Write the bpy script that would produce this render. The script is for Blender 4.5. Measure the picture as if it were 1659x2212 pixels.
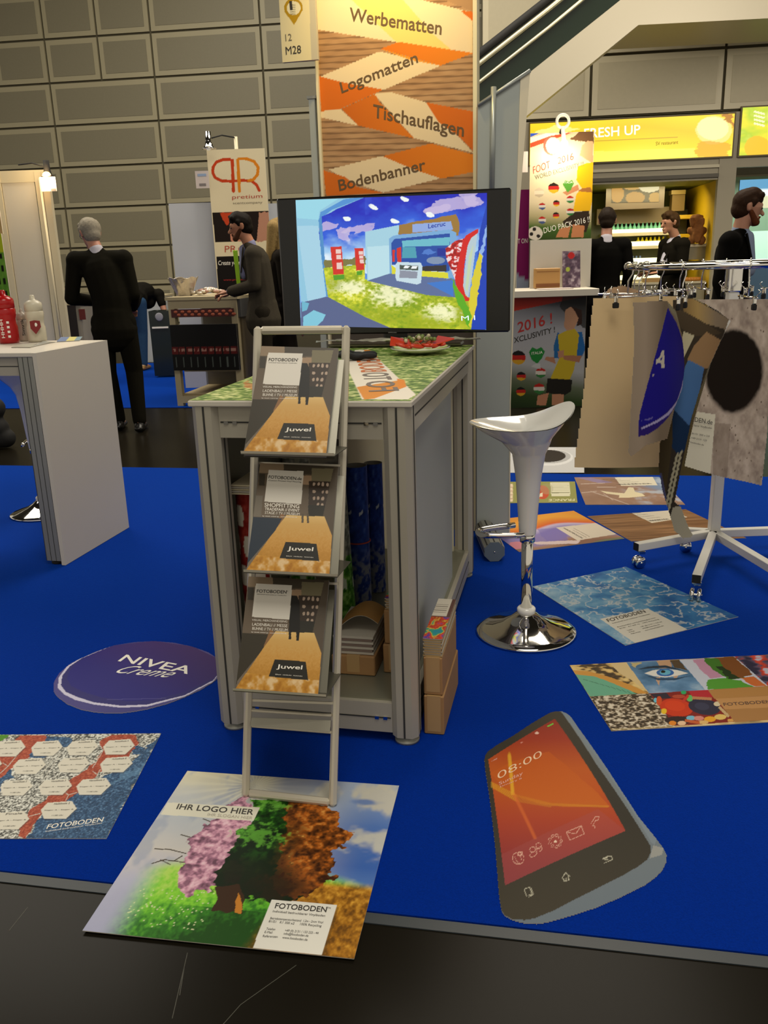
import bpy, math, random
import numpy as np
from mathutils import Vector
random.seed(7); rng = np.random.RandomState(7)
scene = bpy.context.scene
for o in list(bpy.data.objects): bpy.data.objects.remove(o)
col = scene.collection

# ------------------------------------------------------------------ camera
F_PX, PITCH, ROLL, CAM_H = 1875.0, 0.283, 0.0318, 1.348
CX, CY = 829.5, 1106.0
_F = np.array([0, math.cos(PITCH), -math.sin(PITCH)]); _U0 = np.array([0, math.sin(PITCH), math.cos(PITCH)]); _R0 = np.array([1., 0, 0])
_R = math.cos(ROLL)*_R0 - math.sin(ROLL)*_U0
_U = math.sin(ROLL)*_R0 + math.cos(ROLL)*_U0
_C = np.array([0, 0, CAM_H])
cd = bpy.data.cameras.new('camera'); cam = bpy.data.objects.new('camera', cd); col.objects.link(cam)
cd.sensor_fit = 'VERTICAL'; cd.sensor_height = 36.0; cd.lens = 36.0*F_PX/2212.0; cd.clip_end = 200
from mathutils import Matrix
cam.matrix_world = Matrix(((_R[0], _U[0], -_F[0], 0), (_R[1], _U[1], -_F[1], 0), (_R[2], _U[2], -_F[2], CAM_H), (0, 0, 0, 1)))
scene.camera = cam

# ------------------------------------------------------------------ exposure, world, hall lights, added kiosk wall fill
vs = scene.view_settings; vs.view_transform = 'Standard'; vs.look = 'None'; vs.gamma = 1.0; vs.exposure = 0.0
vs.use_curve_mapping = False
w = bpy.data.worlds.new('hall_ambient'); scene.world = w; w.use_nodes = True
w.node_tree.nodes['Background'].inputs[0].default_value = (1.0, 0.91, 0.75, 1)
w.node_tree.nodes['Background'].inputs[1].default_value = 0.60

def area(name, loc, size, power, color=(1, .93, .8), target=None, sy=None):
    l = bpy.data.lights.new(name, 'AREA'); l.energy = power; l.color = color
    l.shape = 'RECTANGLE'; l.size = size; l.size_y = sy or size
    o = bpy.data.objects.new(name, l); o.location = loc; col.objects.link(o)
    if target is not None:
        d = Vector(target)-Vector(loc); o.rotation_euler = d.to_track_quat('-Z', 'Y').to_euler()
    return o
def spot(name, loc, target, power, color, angle=60, blend=.8, size=.05):
    l = bpy.data.lights.new(name, 'SPOT'); l.energy = power; l.color = color; l.spot_size = math.radians(angle); l.spot_blend = blend
    l.shadow_soft_size = size
    o = bpy.data.objects.new(name, l); o.location = loc; col.objects.link(o)
    d = Vector(target)-Vector(loc); o.rotation_euler = d.to_track_quat('-Z', 'Y').to_euler(); return o
area('hall_and_fill_light', (0.6, 0.2, 6.3), 3.0, 210, (1, .94, .82))
area('hall_and_fill_light', (1.5, 8.5, 7.0), 4.0, 520, (1, .9, .74))
area('hall_and_fill_light', (-5, 10, 7.0), 4.0, 480, (1, .92, .78))
area('hall_and_fill_light', (-2.5, 13, 8.5), 3.0, 260, (1, .93, .78), (-3.5, 18.5, 3))
area('hall_and_fill_light', (4.9, 6.6, 3.9), 1.6, 120, (1, .9, .75), (4.0, 13.3, 3.3))  # unseen fill lamp, added low to brighten the kiosk wall under the escalator

# ------------------------------------------------------------------ helpers
def V(*a): return np.array(a, float)
def ray(px, py): return _F + _R*(px-CX)/F_PX - _U*(py-CY)/F_PX
def fl(px, py, z=0.0):
    d = ray(px, py); return _C + d*((z-CAM_H)/d[2])
def atY(px, py, Y):
    d = ray(px, py); return _C + d*(Y/d[1])
def atD(px, py, D): return _C + ray(px, py)*D
def crop(x0, y0, s): return lambda x, y: (x/s+x0, y/s+y0)
def nrm(v): v = np.asarray(v, float); return v/(np.linalg.norm(v)+1e-12)

def lin(h):
    if not isinstance(h, str): return tuple(h)
    h = h.lstrip('#'); c = [int(h[i:i+2], 16)/255 for i in (0, 2, 4)]
    return tuple(x/12.92 if x <= .04045 else ((x+.055)/1.055)**2.4 for x in c)

_mats = {}
def M(name, colr='808080', rough=.6, metal=0, emit=0, noise=0, nscale=30, alpha=1, trans=0, spec=.5, bump=0, attr=False, sheen=0, coat=0):
    if name in _mats: return _mats[name]
    m = bpy.data.materials.new(name); m.use_nodes = True; nt = m.node_tree; b = nt.nodes['Principled BSDF']
    c = lin(colr); b.inputs['Roughness'].default_value = rough; b.inputs['Metallic'].default_value = metal
    b.inputs['Base Color'].default_value = (*c, 1)
    b.inputs['Specular IOR Level'].default_value = spec
    src = None
    if attr:
        a = nt.nodes.new('ShaderNodeAttribute'); a.attribute_name = 'Col'; src = a.outputs['Color']
        if not emit: nt.links.new(src, b.inputs['Base Color'])
    elif noise or bump:
        tc = nt.nodes.new('ShaderNodeTexCoord'); n = nt.nodes.new('ShaderNodeTexNoise'); n.inputs['Scale'].default_value = nscale; n.inputs['Detail'].default_value = 6
        nt.links.new(tc.outputs['Object'], n.inputs['Vector'])
        if noise:
            mx = nt.nodes.new('ShaderNodeMix'); mx.data_type = 'RGBA'
            mx.inputs['A'].default_value = (*[x*(1-noise) for x in c], 1); mx.inputs['B'].default_value = (*[min(1, x*(1+noise)) for x in c], 1)
            nt.links.new(n.outputs['Fac'], mx.inputs['Factor']); nt.links.new(mx.outputs['Result'], b.inputs['Base Color'])
        if bump:
            bp = nt.nodes.new('ShaderNodeBump'); bp.inputs['Strength'].default_value = bump; bp.inputs['Distance'].default_value = .01
            nt.links.new(n.outputs['Fac'], bp.inputs['Height']); nt.links.new(bp.outputs['Normal'], b.inputs['Normal'])
    if emit:
        b.inputs['Emission Strength'].default_value = emit
        if src is not None:
            nt.links.new(src, b.inputs['Emission Color']); b.inputs['Base Color'].default_value = (.02, .02, .02, 1)
        else: b.inputs['Emission Color'].default_value = (*c, 1)
    if trans: b.inputs['Transmission Weight'].default_value = trans; b.inputs['IOR'].default_value = 1.45
    if alpha < 1: b.inputs['Alpha'].default_value = alpha
    if sheen:
        b.inputs['Sheen Weight'].default_value = sheen; b.inputs['Sheen Tint'].default_value = (.02, .22, 1, 1); b.inputs['Sheen Roughness'].default_value = .35
    if coat: b.inputs['Coat Weight'].default_value = coat; b.inputs['Coat Roughness'].default_value = .05
    _mats[name] = m; return m

def acrylic(name, colr, k=.5):
    m = M(name, colr, .6); nt = m.node_tree; b = nt.nodes['Principled BSDF']; out = nt.nodes['Material Output']
    t = nt.nodes.new('ShaderNodeBsdfTranslucent'); t.inputs['Color'].default_value = (*lin(colr), 1); mx = nt.nodes.new('ShaderNodeMixShader'); mx.inputs[0].default_value = k
    nt.links.new(b.outputs[0], mx.inputs[1]); nt.links.new(t.outputs[0], mx.inputs[2]); nt.links.new(mx.outputs[0], out.inputs['Surface']); return m
PRINT = M('printed_vinyl', attr=True, rough=.5, spec=.12)
PAPER = M('printed_paper', attr=True, rough=.4, spec=.25)
SCREEN = M('screen_picture', attr=True, emit=1.0, rough=.3)
BACKLIT = M('backlit_print', attr=True, emit=1.35, rough=.4)
ALU = M('brushed_aluminium', '96968e', .38, .45, noise=.06, nscale=8)
ALUP = M('painted_aluminium', 'a8a293', .42, .15, noise=.04, nscale=6)
GROOVE = M('dark_groove', '2a2a26', .7)
WHITE = M('white_laminate', 'c9c2b4', .45, noise=.02, nscale=4)
WHITEC = acrylic('cool_white_panel', 'dfe2e0', .6)
CHROME = M('chrome', 'e0ddd6', .06, 1)
BLACK = M('black_plastic', '0b0b0a', .25)
MATT = M('matt_black', '0e0d0c', .8)
GLOSSW = M('glossy_white_plastic', 'e4e2da', .12, coat=.6)
CARD = M('cardboard', '9a7449', .8, noise=.12, nscale=14)
EDGE = M('paper_edge', 'b9b2a4', .7)
INK = M('dark_ink', '2b2620', .6)
WINK = M('white_ink', 'ece8dd', .6)
SKIN = M('skin', 'b07458', .55, noise=.08, nscale=20)

# ------------------------------------------------------------------ object tagging
def tag(o, label=None, cat=None, group=None, kind=None):
    if label: o['label'] = label
    if cat: o['category'] = cat
    if group: o['group'] = group
    if kind: o['kind'] = kind
    return o
def thing(name, loc, label, cat, group=None):
    o = bpy.data.objects.new(name, None); o.location = tuple(float(x) for x in loc); o.empty_display_size = .05; col.objects.link(o)
    return tag(o, label, cat, group)
def world_loc(o):
    v = np.zeros(3)
    while o is not None: v += np.array(o.location); o = o.parent
    return v

_tc = {}
def text_mesh(s, bold=.0, shear=0):
    bold = min(bold, .012) if 'M' not in s else 0
    k = (s, bold, shear)
    if k in _tc: return _tc[k]
    cu = bpy.data.curves.new('t', 'FONT'); cu.body = s; cu.size = 1; cu.offset = bold; cu.shear = shear; cu.resolution_u = 3
    ob = bpy.data.objects.new('t', cu); col.objects.link(ob)
    dg = bpy.context.evaluated_depsgraph_get(); dg.update()
    me = bpy.data.meshes.new_from_object(ob.evaluated_get(dg))
    vs_ = np.array([v.co[:2] for v in me.vertices]) if len(me.vertices) else np.zeros((0, 2)); fs = [tuple(p.vertices) for p in me.polygons]
    bpy.data.objects.remove(ob); bpy.data.curves.remove(cu); bpy.data.meshes.remove(me)
    if len(vs_):
        vs_[:, 0] -= vs_[:, 0].min(); wd = vs_[:, 0].max()
    else: wd = 1
    _tc[k] = (vs_, fs, wd); return _tc[k]

class B:
    """collects geometry and builds ONE mesh object"""
    def __init__(s): s.v = []; s.f = []; s.fm = []; s.mats = []; s.n = 0; s.sm = []; s.cols = {}
    def mi(s, m):
        if m not in s.mats: s.mats.append(m)
        return s.mats.index(m)
    def add(s, verts, faces, mat, smooth=False, cols=None):
        verts = np.asarray(verts, float).reshape(-1, 3); k = s.mi(mat)
        s.v.append(verts)
        if cols is not None: s.cols[s.n] = cols
        for f in faces: s.f.append(tuple(i+s.n for i in f)); s.fm.append(k); s.sm.append(smooth)
        s.n += len(verts); return s
    def box(s, c, size, mat, ax=None, bev=0):
        """c centre, size full, ax 3 axis vectors"""
        ax = ax if ax is not None else np.eye(3); h = np.array(size)/2
        if bev > 0:
            b = min(bev, *(h*.9)); pts = []
            for sx in (-1, 1):
                for sy in (-1, 1):
                    for sz in (-1, 1):
                        pts += [(sx*h[0], sy*(h[1]-b), sz*(h[2]-b)), (sx*(h[0]-b), sy*h[1], sz*(h[2]-b)), (sx*(h[0]-b), sy*(h[1]-b), sz*h[2])]
            P = np.array(pts); V_ = np.array(c)+P@np.array(ax)
            idx = lambda sx, sy, sz, k: ((sx*2+sy)*2+sz)*3+k
            fs = []
            for a in (0, 1):
                fs += [(idx(a, 0, 0, 0), idx(a, 1, 0, 0), idx(a, 1, 1, 0), idx(a, 0, 1, 0)), (idx(0, a, 0, 1), idx(1, a, 0, 1), idx(1, a, 1, 1), idx(0, a, 1, 1)), (idx(0, 0, a, 2), idx(1, 0, a, 2), idx(1, 1, a, 2), idx(0, 1, a, 2))]
                for b_ in (0, 1):
                    fs += [(idx(a, b_, 0, 0), idx(a, b_, 0, 1), idx(a, b_, 1, 1), idx(a, b_, 1, 0)), (idx(a, 0, b_, 0), idx(a, 0, b_, 2), idx(a, 1, b_, 2), idx(a, 1, b_, 0)), (idx(0, a, b_, 1), idx(0, a, b_, 2), idx(1, a, b_, 2), idx(1, a, b_, 1))]
                    for c_ in (0, 1): fs.append((idx(a, b_, c_, 0), idx(a, b_, c_, 1), idx(a, b_, c_, 2)))
            return s.add(V_, fs, mat)
        P = np.array([(x, y, z) for z in (-1, 1) for y in (-1, 1) for x in (-1, 1)])*h
        V_ = np.array(c)+P@np.array(ax)
        return s.add(V_, [(0, 2, 3, 1), (4, 5, 7, 6), (0, 1, 5, 4), (2, 6, 7, 3), (0, 4, 6, 2), (1, 3, 7, 5)], mat)
    def bar(s, p, q, w_, h_, mat, up=(0, 0, 1), bev=0):
        p, q = np.array(p, float), np.array(q, float); x = nrm(q-p); y = nrm(np.cross(up, x)); z = np.cross(x, y)
        return s.box((p+q)/2, (np.linalg.norm(q-p), w_, h_), mat, np.array([x, y, z]), bev)
    def tube(s, pts, r, mat, n=10, caps=True, closed=False):
        pts = [np.array(p, float) for p in pts]; rs = r if hasattr(r, '__len__') else [r]*len(pts)
        V_ = []; N = len(pts); up = None
        for i, p in enumerate(pts):
            a = pts[(i-1) % N] if (closed or i > 0) else p; b = pts[(i+1) % N] if (closed or i < N-1) else p
            t = nrm(b-a)
            if up is None:
                up = np.array([0, 0, 1.]) if abs(t[2]) < .9 else np.array([1., 0, 0])
            x = nrm(np.cross(up, t)); up = np.cross(t, x)
            for k in range(n):
                an = 2*math.pi*k/n; V_.append(p+rs[i]*(math.cos(an)*x+math.sin(an)*up))
        fs = []
        for i in range(N if closed else N-1):
            j = (i+1) % N
            for k in range(n): fs.append((i*n+k, i*n+(k+1) % n, j*n+(k+1) % n, j*n+k))
        if caps and not closed: fs += [tuple(reversed(range(n))), tuple(range((N-1)*n, N*n))]
        return s.add(V_, fs, mat, True)
    def lathe(s, prof, c, mat, n=32, ax=None, smooth=True):
        ax = ax if ax is not None else np.eye(3); V_ = []; fs = []
        for (r, z) in prof:
            for k in range(n):
                an = 2*math.pi*k/n; V_.append(np.array(c)+np.array([r*math.cos(an), r*math.sin(an), z])@np.array(ax))
        for i in range(len(prof)-1):
            for k in range(n): fs.append((i*n+k, i*n+(k+1) % n, (i+1)*n+(k+1) % n, (i+1)*n+k))
        return s.add(V_, fs, mat, smooth)
    def prism(s, poly, off, mat):
        """poly: list of 3D points, extruded by vector off"""
        P = np.array(poly, float); n = len(P); V_ = np.vstack([P, P+np.array(off)])
        fs = [tuple(range(n)), tuple(reversed(range(n, 2*n)))]+[(i, (i+1) % n, n+(i+1) % n, n+i) for i in range(n)]
        return s.add(V_, fs, mat)
    def ball(s, c, r, mat, n=12, ax=None):
        r = np.array(r if hasattr(r, '__len__') else (r, r, r), float); V_ = []; m = n//2
        for i in range(m+1):
            t = math.pi*i/m
            for k in range(n):
                a = 2*math.pi*k/n; V_.append(np.array([math.sin(t)*math.cos(a), math.sin(t)*math.sin(a), math.cos(t)])*r)
        V_ = np.array(V_)
        if ax is not None: V_ = V_@np.array(ax)
        fs = [(i*n+k, (i+1)*n+k, (i+1)*n+(k+1) % n, i*n+(k+1) % n) for i in range(m) for k in range(n)]
        return s.add(V_+np.array(c), fs, mat, True)
    def text(s, st, o, ex, ey, mat, bold=0, shear=0):
        """o origin; ex = vector of the whole width; ey = vector of capital height"""
        vs_, fs, wd = text_mesh(st, bold, shear)
        if not len(vs_): return s
        ex = np.array(ex, float)/wd; ey = np.array(ey, float)/.70
        return s.add(np.array(o)+vs_[:, :1]*ex+vs_[:, 1:]*ey, fs, mat)
    def qtext(s, q, st, pl, pr, pt, mat, bold=0, shear=0, lift=.0015):
        """text on quad q: baseline from photo point pl to pr, top of first letter at pt"""
        L, R_, T = q.hit(*pl), q.hit(*pr), q.hit(*pt)
        return s.text(st, L+q.n*lift, R_-L, T-L, mat, bold, shear)
    def utext(s, q, st, u, v, wu, hv, mat, bold=0, shear=0, lift=.0015):
        O = q.P(u, v); return s.text(st, O+q.n*lift, q.P(u+wu, v)-O, q.P(u, v+hv)-O, mat, bold, shear)
    def sheet(s, cv, fn, mat, nrm_=None, thick=0.0, edge=None, smooth=False, back=False):
        """cv canvas, fn(U,V)->xyz arrays"""
        P = fn(cv.U, cv.V); ny, nx = cv.U.shape; V_ = P.reshape(-1, 3)
        i = np.arange(ny*nx).reshape(ny, nx)
        F_ = np.stack([i[:-1, :-1], i[:-1, 1:], i[1:, 1:], i[1:, :-1]], -1).reshape(-1, 4)
        if cv.hole is not None:
            keep = ~(cv.hole[:-1, :-1] | cv.hole[:-1, 1:] | cv.hole[1:, 1:] | cv.hole[1:, :-1]).reshape(-1); F_ = F_[keep]
        s.add(V_, F_.tolist(), mat, smooth, cv.c.reshape(-1, 3))
        if thick:
            if back:   # whole rear skin, for curved or cut-out sheets
                du = np.gradient(P, axis=1); dv = np.gradient(P, axis=0); n_ = np.cross(du, dv); n_ /= (np.linalg.norm(n_, axis=2, keepdims=True)+1e-12)
                s.add((P-n_*thick).reshape(-1, 3), F_[:, ::-1].tolist(), edge or EDGE, smooth)
                # rim
                cnt = {}
                for a in F_:
                    for k in range(4):
                        e = (a[k], a[(k+1) % 4]); cnt[e] = 1
                rim = [e for e in cnt if (e[1], e[0]) not in cnt]
                ids = sorted({x for e in rim for x in e}); mp = {x: j for j, x in enumerate(ids)}
                A = V_[ids]; Bk = (P-n_*thick).reshape(-1, 3)[ids]; n1 = len(ids)
                s.add(np.vstack([A, Bk]), [(mp[b], mp[a], n1+mp[a], n1+mp[b]) for a, b in rim], edge or EDGE)
            else:
                C4 = np.array([P[0, 0], P[0, -1], P[-1, -1], P[-1, 0]]); o = -np.array(nrm_)*thick; e = np.array(nrm_)*-.0003
                s.add(np.vstack([C4+e, C4+o]), [(3, 2, 1, 0)[::-1], (4, 7, 6, 5), (0, 1, 5, 4)[::-1], (1, 2, 6, 5)[::-1], (2, 3, 7, 6)[::-1], (3, 0, 4, 7)[::-1]], edge or EDGE)
        return s
    def build(s, name, parent=None, label=None, cat=None, group=None, kind=None):
        me = bpy.data.meshes.new(name); V_ = np.vstack(s.v)
        if parent is not None: base = world_loc(parent); loc = (0, 0, 0)
        else:
            base = np.array([(V_[:, 0].min()+V_[:, 0].max())/2, (V_[:, 1].min()+V_[:, 1].max())/2, V_[:, 2].min()]); loc = tuple(float(x) for x in base)
        me.from_pydata((V_-base).tolist(), [], s.f)
        for m in s.mats: me.materials.append(m)
        me.polygons.foreach_set('material_index', s.fm); me.polygons.foreach_set('use_smooth', s.sm)
        if s.cols:
            ca = me.color_attributes.new('Col', 'FLOAT_COLOR', 'POINT'); arr = np.ones((len(V_), 4), np.float32)
            for st, c in s.cols.items(): arr[st:st+len(c), :3] = c
            ca.data.foreach_set('color', arr.reshape(-1))
        me.validate(); me.update()
        ob = bpy.data.objects.new(name, me); col.objects.link(ob); ob.location = loc
        if parent is not None: ob.parent = parent
        return tag(ob, label, cat, group, kind)

class Quad:
    """planar-ish quad in the place; hit() = where a line of sight meets its plane"""
    def __init__(s, bl, br, tr, tl):
        s.c = [np.array(x, float) for x in (bl, br, tr, tl)]
        s.n = nrm(np.cross(s.c[1]-s.c[0], s.c[3]-s.c[0])); s.o = s.c[0]
        if s.n@(_C-s.o) < 0: s.n = -s.n
    def P(s, u, v):
        a, b, c, d = s.c; return a*(1-u)*(1-v)+b*u*(1-v)+c*u*v+d*(1-u)*v
    def fn(s, U, V_):
        U = U[..., None]; V_ = V_[..., None]; a, b, c, d = s.c; return a*(1-U)*(1-V_)+b*U*(1-V_)+c*U*V_+d*(1-U)*V_
    def hit(s, px, py):
        d = ray(px, py); return _C+d*(((s.o-_C)@s.n)/(d@s.n))
    def uv(s, px, py):
        X = s.hit(px, py); u = v = .5
        for _ in range(8):
            P = s.P(u, v); a, b, c, d = s.c
            du = (b-a)*(1-v)+(c-d)*v; dv = (d-a)*(1-u)+(c-b)*u
            sol = np.linalg.lstsq(np.stack([du, dv], 1), X-P, rcond=None)[0]; u += sol[0]; v += sol[1]
        return u, v
    def dims(s): return np.linalg.norm(s.c[1]-s.c[0]), np.linalg.norm(s.c[3]-s.c[0])
def fquad(bl, br, tr, tl, z=.0): return Quad(fl(*bl, z), fl(*br, z), fl(*tr, z), fl(*tl, z))
def yquad(x0, y0, x1, y1, Y0, Y1=None):
    """upright rectangle from photo corners (x0,y0 top left; x1,y1 bottom right) at depths Y0 (left) Y1 (right)"""
    Y1 = Y1 or Y0; a = atY(x0, y0, Y0); b = atY(x1, y1, Y1)
    return Quad((a[0], a[1], b[2]), b, (b[0], b[1], a[2]), a)

_perm = {}
def vnoise(U, V_, fu, fv, seed=0):
    k = seed
    if k not in _perm: _perm[k] = np.random.RandomState(seed+11).rand(97, 97)
    T = _perm[k]; x = U*fu+seed*.37; y = V_*fv+seed*.71; xi = np.floor(x).astype(int); yi = np.floor(y).astype(int); a = x-xi; b = y-yi
    a = a*a*(3-2*a); b = b*b*(3-2*b); g = lambda i, j: T[i % 97, j % 97]
    return g(xi, yi)*(1-a)*(1-b)+g(xi+1, yi)*a*(1-b)+g(xi, yi+1)*(1-a)*b+g(xi+1, yi+1)*a*b
def fbm(U, V_, fu, fv, seed=0, oc=4):
    t = 0; a = .5; s_ = 0
    for i in range(oc): t = t+a*vnoise(U, V_, fu*2**i, fv*2**i, seed+i); s_ += a; a *= .55
    return t/s_
class Canvas:
    def __init__(s, nx, ny, base='ffffff', q=None):
        s.U, s.V = np.meshgrid(np.linspace(0, 1, nx), np.linspace(0, 1, ny)); s.q = q; s.hole = None
        s.c = np.zeros((ny, nx, 3)); s.c[:] = lin(base)
    def pt(s, p, px): return s.q.uv(*p) if px else p
    def mask(s, pts, px=True, wob=0, seed=1, wf=20):
        P = [s.pt(p, px) for p in pts]; U, V_ = s.U, s.V
        if wob:
            U = U+(fbm(s.U, s.V, wf, wf, seed, 3)-.5)*wob*2; V_ = V_+(fbm(s.U, s.V, wf, wf, seed+5, 3)-.5)*wob*2
        m = np.zeros(U.shape, bool); j = len(P)-1
        for i in range(len(P)):
            (xi, yi), (xj, yj) = P[i], P[j]
            if abs(yj-yi) > 1e-12: m ^= ((yi > V_) != (yj > V_)) & (U < (xj-xi)*(V_-yi)/(yj-yi)+xi)
            j = i
        return m
    def put(s, m, colr, a=1.0):
        c = np.array(lin(colr)) if isinstance(colr, str) else colr
        A = (m.astype(float)*a)[..., None]; s.c = s.c*(1-A)+c*A; return s
    def poly(s, pts, colr, px=True, wob=0, seed=1, a=1.0, wf=20): return s.put(s.mask(pts, px, wob, seed, wf), colr, a)
    def ell(s, c, rx, ry, colr, px=True, ang=0, wob=0, a=1.0, seed=1, n=36):
        ca, sa = math.cos(ang), math.sin(ang)
        return s.poly([(c[0]+rx*math.cos(t)*ca-ry*math.sin(t)*sa, c[1]+rx*math.cos(t)*sa+ry*math.sin(t)*ca) for t in np.linspace(0, 2*math.pi, n, endpoint=False)], colr, px, wob, seed, a)
    def line(s, p, q, w_, colr, px=True, a=1.0):
        """w_: half width in px (photo) or uv"""
        p, q = np.array(p, float), np.array(q, float); d = nrm(q-p); n_ = np.array([-d[1], d[0]])*w_
        return s.poly([tuple(p+n_), tuple(q+n_), tuple(q-n_), tuple(p-n_)], colr, px, a=a)
    def mix(s, c1, c2, t):
        t = np.clip(t, 0, 1)[..., None]; return np.array(lin(c1))*(1-t)+np.array(lin(c2))*t
    def grad(s, stops, t):
        out = np.zeros(t.shape+(3,)); xs = [a for a, _ in stops]; cs = np.array([lin(c) for _, c in stops])
        for k in range(3): out[..., k] = np.interp(t, xs, cs[:, k])
        return out
ORD = ('leftmost', 'second from the left', 'third from the left', 'fourth from the left', 'fifth from the left', 'sixth from the left', 'seventh from the left', 'eighth from the left', 'ninth from the left', 'tenth from the left', 'eleventh from the left', 'rightmost')
def smooth01(t): t = np.clip(t, 0, 1); return t*t*(3-2*t)

def remesh(name, bld, mat, voxel, parent, sm=3, label=None):
    """one continuous skin over overlapping closed shapes"""
    ob = bld.build('tmp')
    md = ob.modifiers.new('r', 'REMESH'); md.mode = 'VOXEL'; md.voxel_size = voxel; md.use_smooth_shade = True
    if sm:
        m2 = ob.modifiers.new('s', 'SMOOTH'); m2.iterations = sm; m2.factor = .5
    dg = bpy.context.evaluated_depsgraph_get(); dg.update()
    me = bpy.data.meshes.new_from_object(ob.evaluated_get(dg)); me.name = name
    base = np.array(ob.location)-(world_loc(parent) if parent else 0)
    old = ob.data; bpy.data.objects.remove(ob); bpy.data.meshes.remove(old)
    me.materials.clear(); me.materials.append(mat)
    for p in me.polygons: p.use_smooth = True; p.material_index = 0
    o2 = bpy.data.objects.new(name, me); o2.location = tuple(float(x) for x in base); col.objects.link(o2)
    if parent: o2.parent = parent
    if label: o2['label'] = label
    return o2

# ================================================================== SETTING
YAW = -0.218
bx, by = math.cos(YAW), math.sin(YAW)
EU = V(bx, by, 0); EV = V(-by, bx, 0); EZ = V(0, 0, 1); AX = np.array([EU, EV, EZ])      # booth axes
FLOORM = M('polished_dark_floor', '191610', .25, noise=.3, nscale=1.3, spec=.035)
b = B(); b.box((0, 9, -.055), (44, 26, .1), FLOORM)
b.build('floor', kind='structure')
b = B(); b.box((0, 9, 9.1), (44, 26, .1), M('dark_ceiling', '3a372e', .9)); b.build('ceiling', kind='structure')
# scratches on the floor
b = B()
for p, q in (((405, 2058), (372, 2200)), ((398, 2090), (388, 2150)), ((640, 2085), (520, 2170)), ((520, 2170), (440, 2260)), ((60, 1960), (20, 2010))):
    a, c = fl(*p, -.0048), fl(*q, -.0048); b.bar(a, c, .0014, .0004, M('scratch', '3c3a2c', .5))
b.build('trim_1', kind='structure')

CARPET = M('blue_carpet', '002888', .95, noise=.35, nscale=300, bump=.25, sheen=.6, spec=.05)
def nearedge(x): return 1.729+(-.196)*(x+.927)
def faredge(x): return 5.95-.2*(x+1.7)
def slab(poly, z0, z1, mat, name, **k):
    b = B(); b.prism([(x, y, z1) for x, y in poly][::-1], (0, 0, z0-z1), mat); return b.build(name, **k)
slab([(-6, nearedge(-6)), (3.4, nearedge(3.4)), (3.4, faredge(3.4)), (-6, faredge(-6))], -.0049, 0, CARPET, 'carpet',
     label='blue exhibition carpet under the grass-topped counter and floor posters', cat='carpet')
slab([(-9, 8.575-.165*(-9+1.94)), (-.4, 8.575-.165*1.54), (.1, 12.3), (-9, 13.7)], -.0049, 0, CARPET, 'carpet',
     label='blue carpet of the farther stand beyond the dark aisle', cat='carpet')
# dark edging tape along the carpet
b = B()
for x0, x1 in ((-6, 3.4),):
    b.bar((x0, nearedge(x0)-.018, -.0035), (x1, nearedge(x1)-.018, -.0035), .03, .0026, M('edge_tape', '2c3338', .5))
b.build('carpet_tape', label='dark tape strip along the near edge of the blue carpet', cat='tape')

PANF = M('wall_panel_frame', '9a9174', .45, noise=.05, nscale=2)
PANC = M('wall_panel_mesh', '78715a', .5, noise=.07, nscale=40)
PANG = M('wall_panel_gap', '4c4632', .8)
def panels(name, P0, yaw, us, zs, frame=.09, split=None, m1=PANF, m2=PANC):
    ux = V(math.cos(yaw), math.sin(yaw), 0); uy = V(-math.sin(yaw), math.cos(yaw), 0); ax = np.array([ux, uy, EZ])
    b = B(); o = np.array(P0, float)
    b.box(o+ux*(us[0]+us[-1])/2+uy*.1+EZ*(zs[0]+zs[-1])/2, (us[-1]-us[0], .12, zs[-1]-zs[0]), PANG, ax)
    for i in range(len(us)-1):
        for j in range(len(zs)-1):
            parts = [(us[i], us[i+1])]
            if split and split(i, j): mid = (us[i]+us[i+1])/2; parts = [(us[i], mid), (mid, us[i+1])]
            for a, c in parts:
                g = .02; w_ = c-a-2*g; h_ = zs[j+1]-zs[j]-2*g
                ce = o+ux*(a+c)/2+EZ*(zs[j]+zs[j+1])/2
                b.box(ce+uy*.02, (w_, .05, h_), m1, ax); b.box(ce-uy*.008, (w_-2*frame, .01, h_-2*frame), m2, ax)
    return b.build(name, kind='structure')
panels('wall_back', (0, 18.5-.13*-0-.546, 0), -.13, [-14.95+2.15*k for k in range(0, 12)], [-.01, .215]+[.99+.775*k for k in range(0, 9)],
       split=lambda i, j: i in (3, 4) and j >= 7)
KY = 13.84
def kwall(px, py):
    ux = V(math.cos(-.13), math.sin(-.13), 0); n = V(-ux[1], ux[0], 0); d = ray(px, py); return _C+d*(((V(0, KY, 0)-_C)@n)/(d@n))
KX = V(math.cos(-.13), math.sin(-.13), 0); KN = V(math.sin(-.13), -math.cos(-.13), 0)   # KN faces the camera
KAX = np.array([KX, -KN, EZ])
def K(x, z, off=0): return V(0, KY, 0)+KX*(x/KX[0])+EZ*z+KN*off
PANK = M('kiosk_panel', 'b5ab8e', .5, noise=.05, nscale=20); PANKF = M('kiosk_frame', 'c6bc9e', .45)
panels('wall_right', K(0, 0), -.13, [1.6, 3.14, 4.95, 6.9, 8.8], [3.2, 4.0, 4.9, 5.8], .08, m1=PANKF, m2=PANK)
b = B()
GREYW = M('kiosk_grey_wall', 'a39a84', .55, noise=.04, nscale=2)
def kbox(x0, x1, z0, z1, d0, d1, mat, bb=None):
    bb = bb or b; c = (K(x0, z0, d0)+K(x1, z1, d1))/2; bb.box(c, (abs(x1-x0)/KX[0], abs(d1-d0), abs(z1-z0)), mat, KAX); return bb
kbox(1.6, 3.1, 0, 3.18, -.1, 0, GREYW); kbox(4.92, 5.16, 0, 3.18, -.1, .02, GREYW); kbox(3.1, 4.92, 2.3, 3.18, -.1, 0, GREYW); kbox(5.16, 8.8, 2.45, 3.18, -.1, 0, GREYW)
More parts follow.
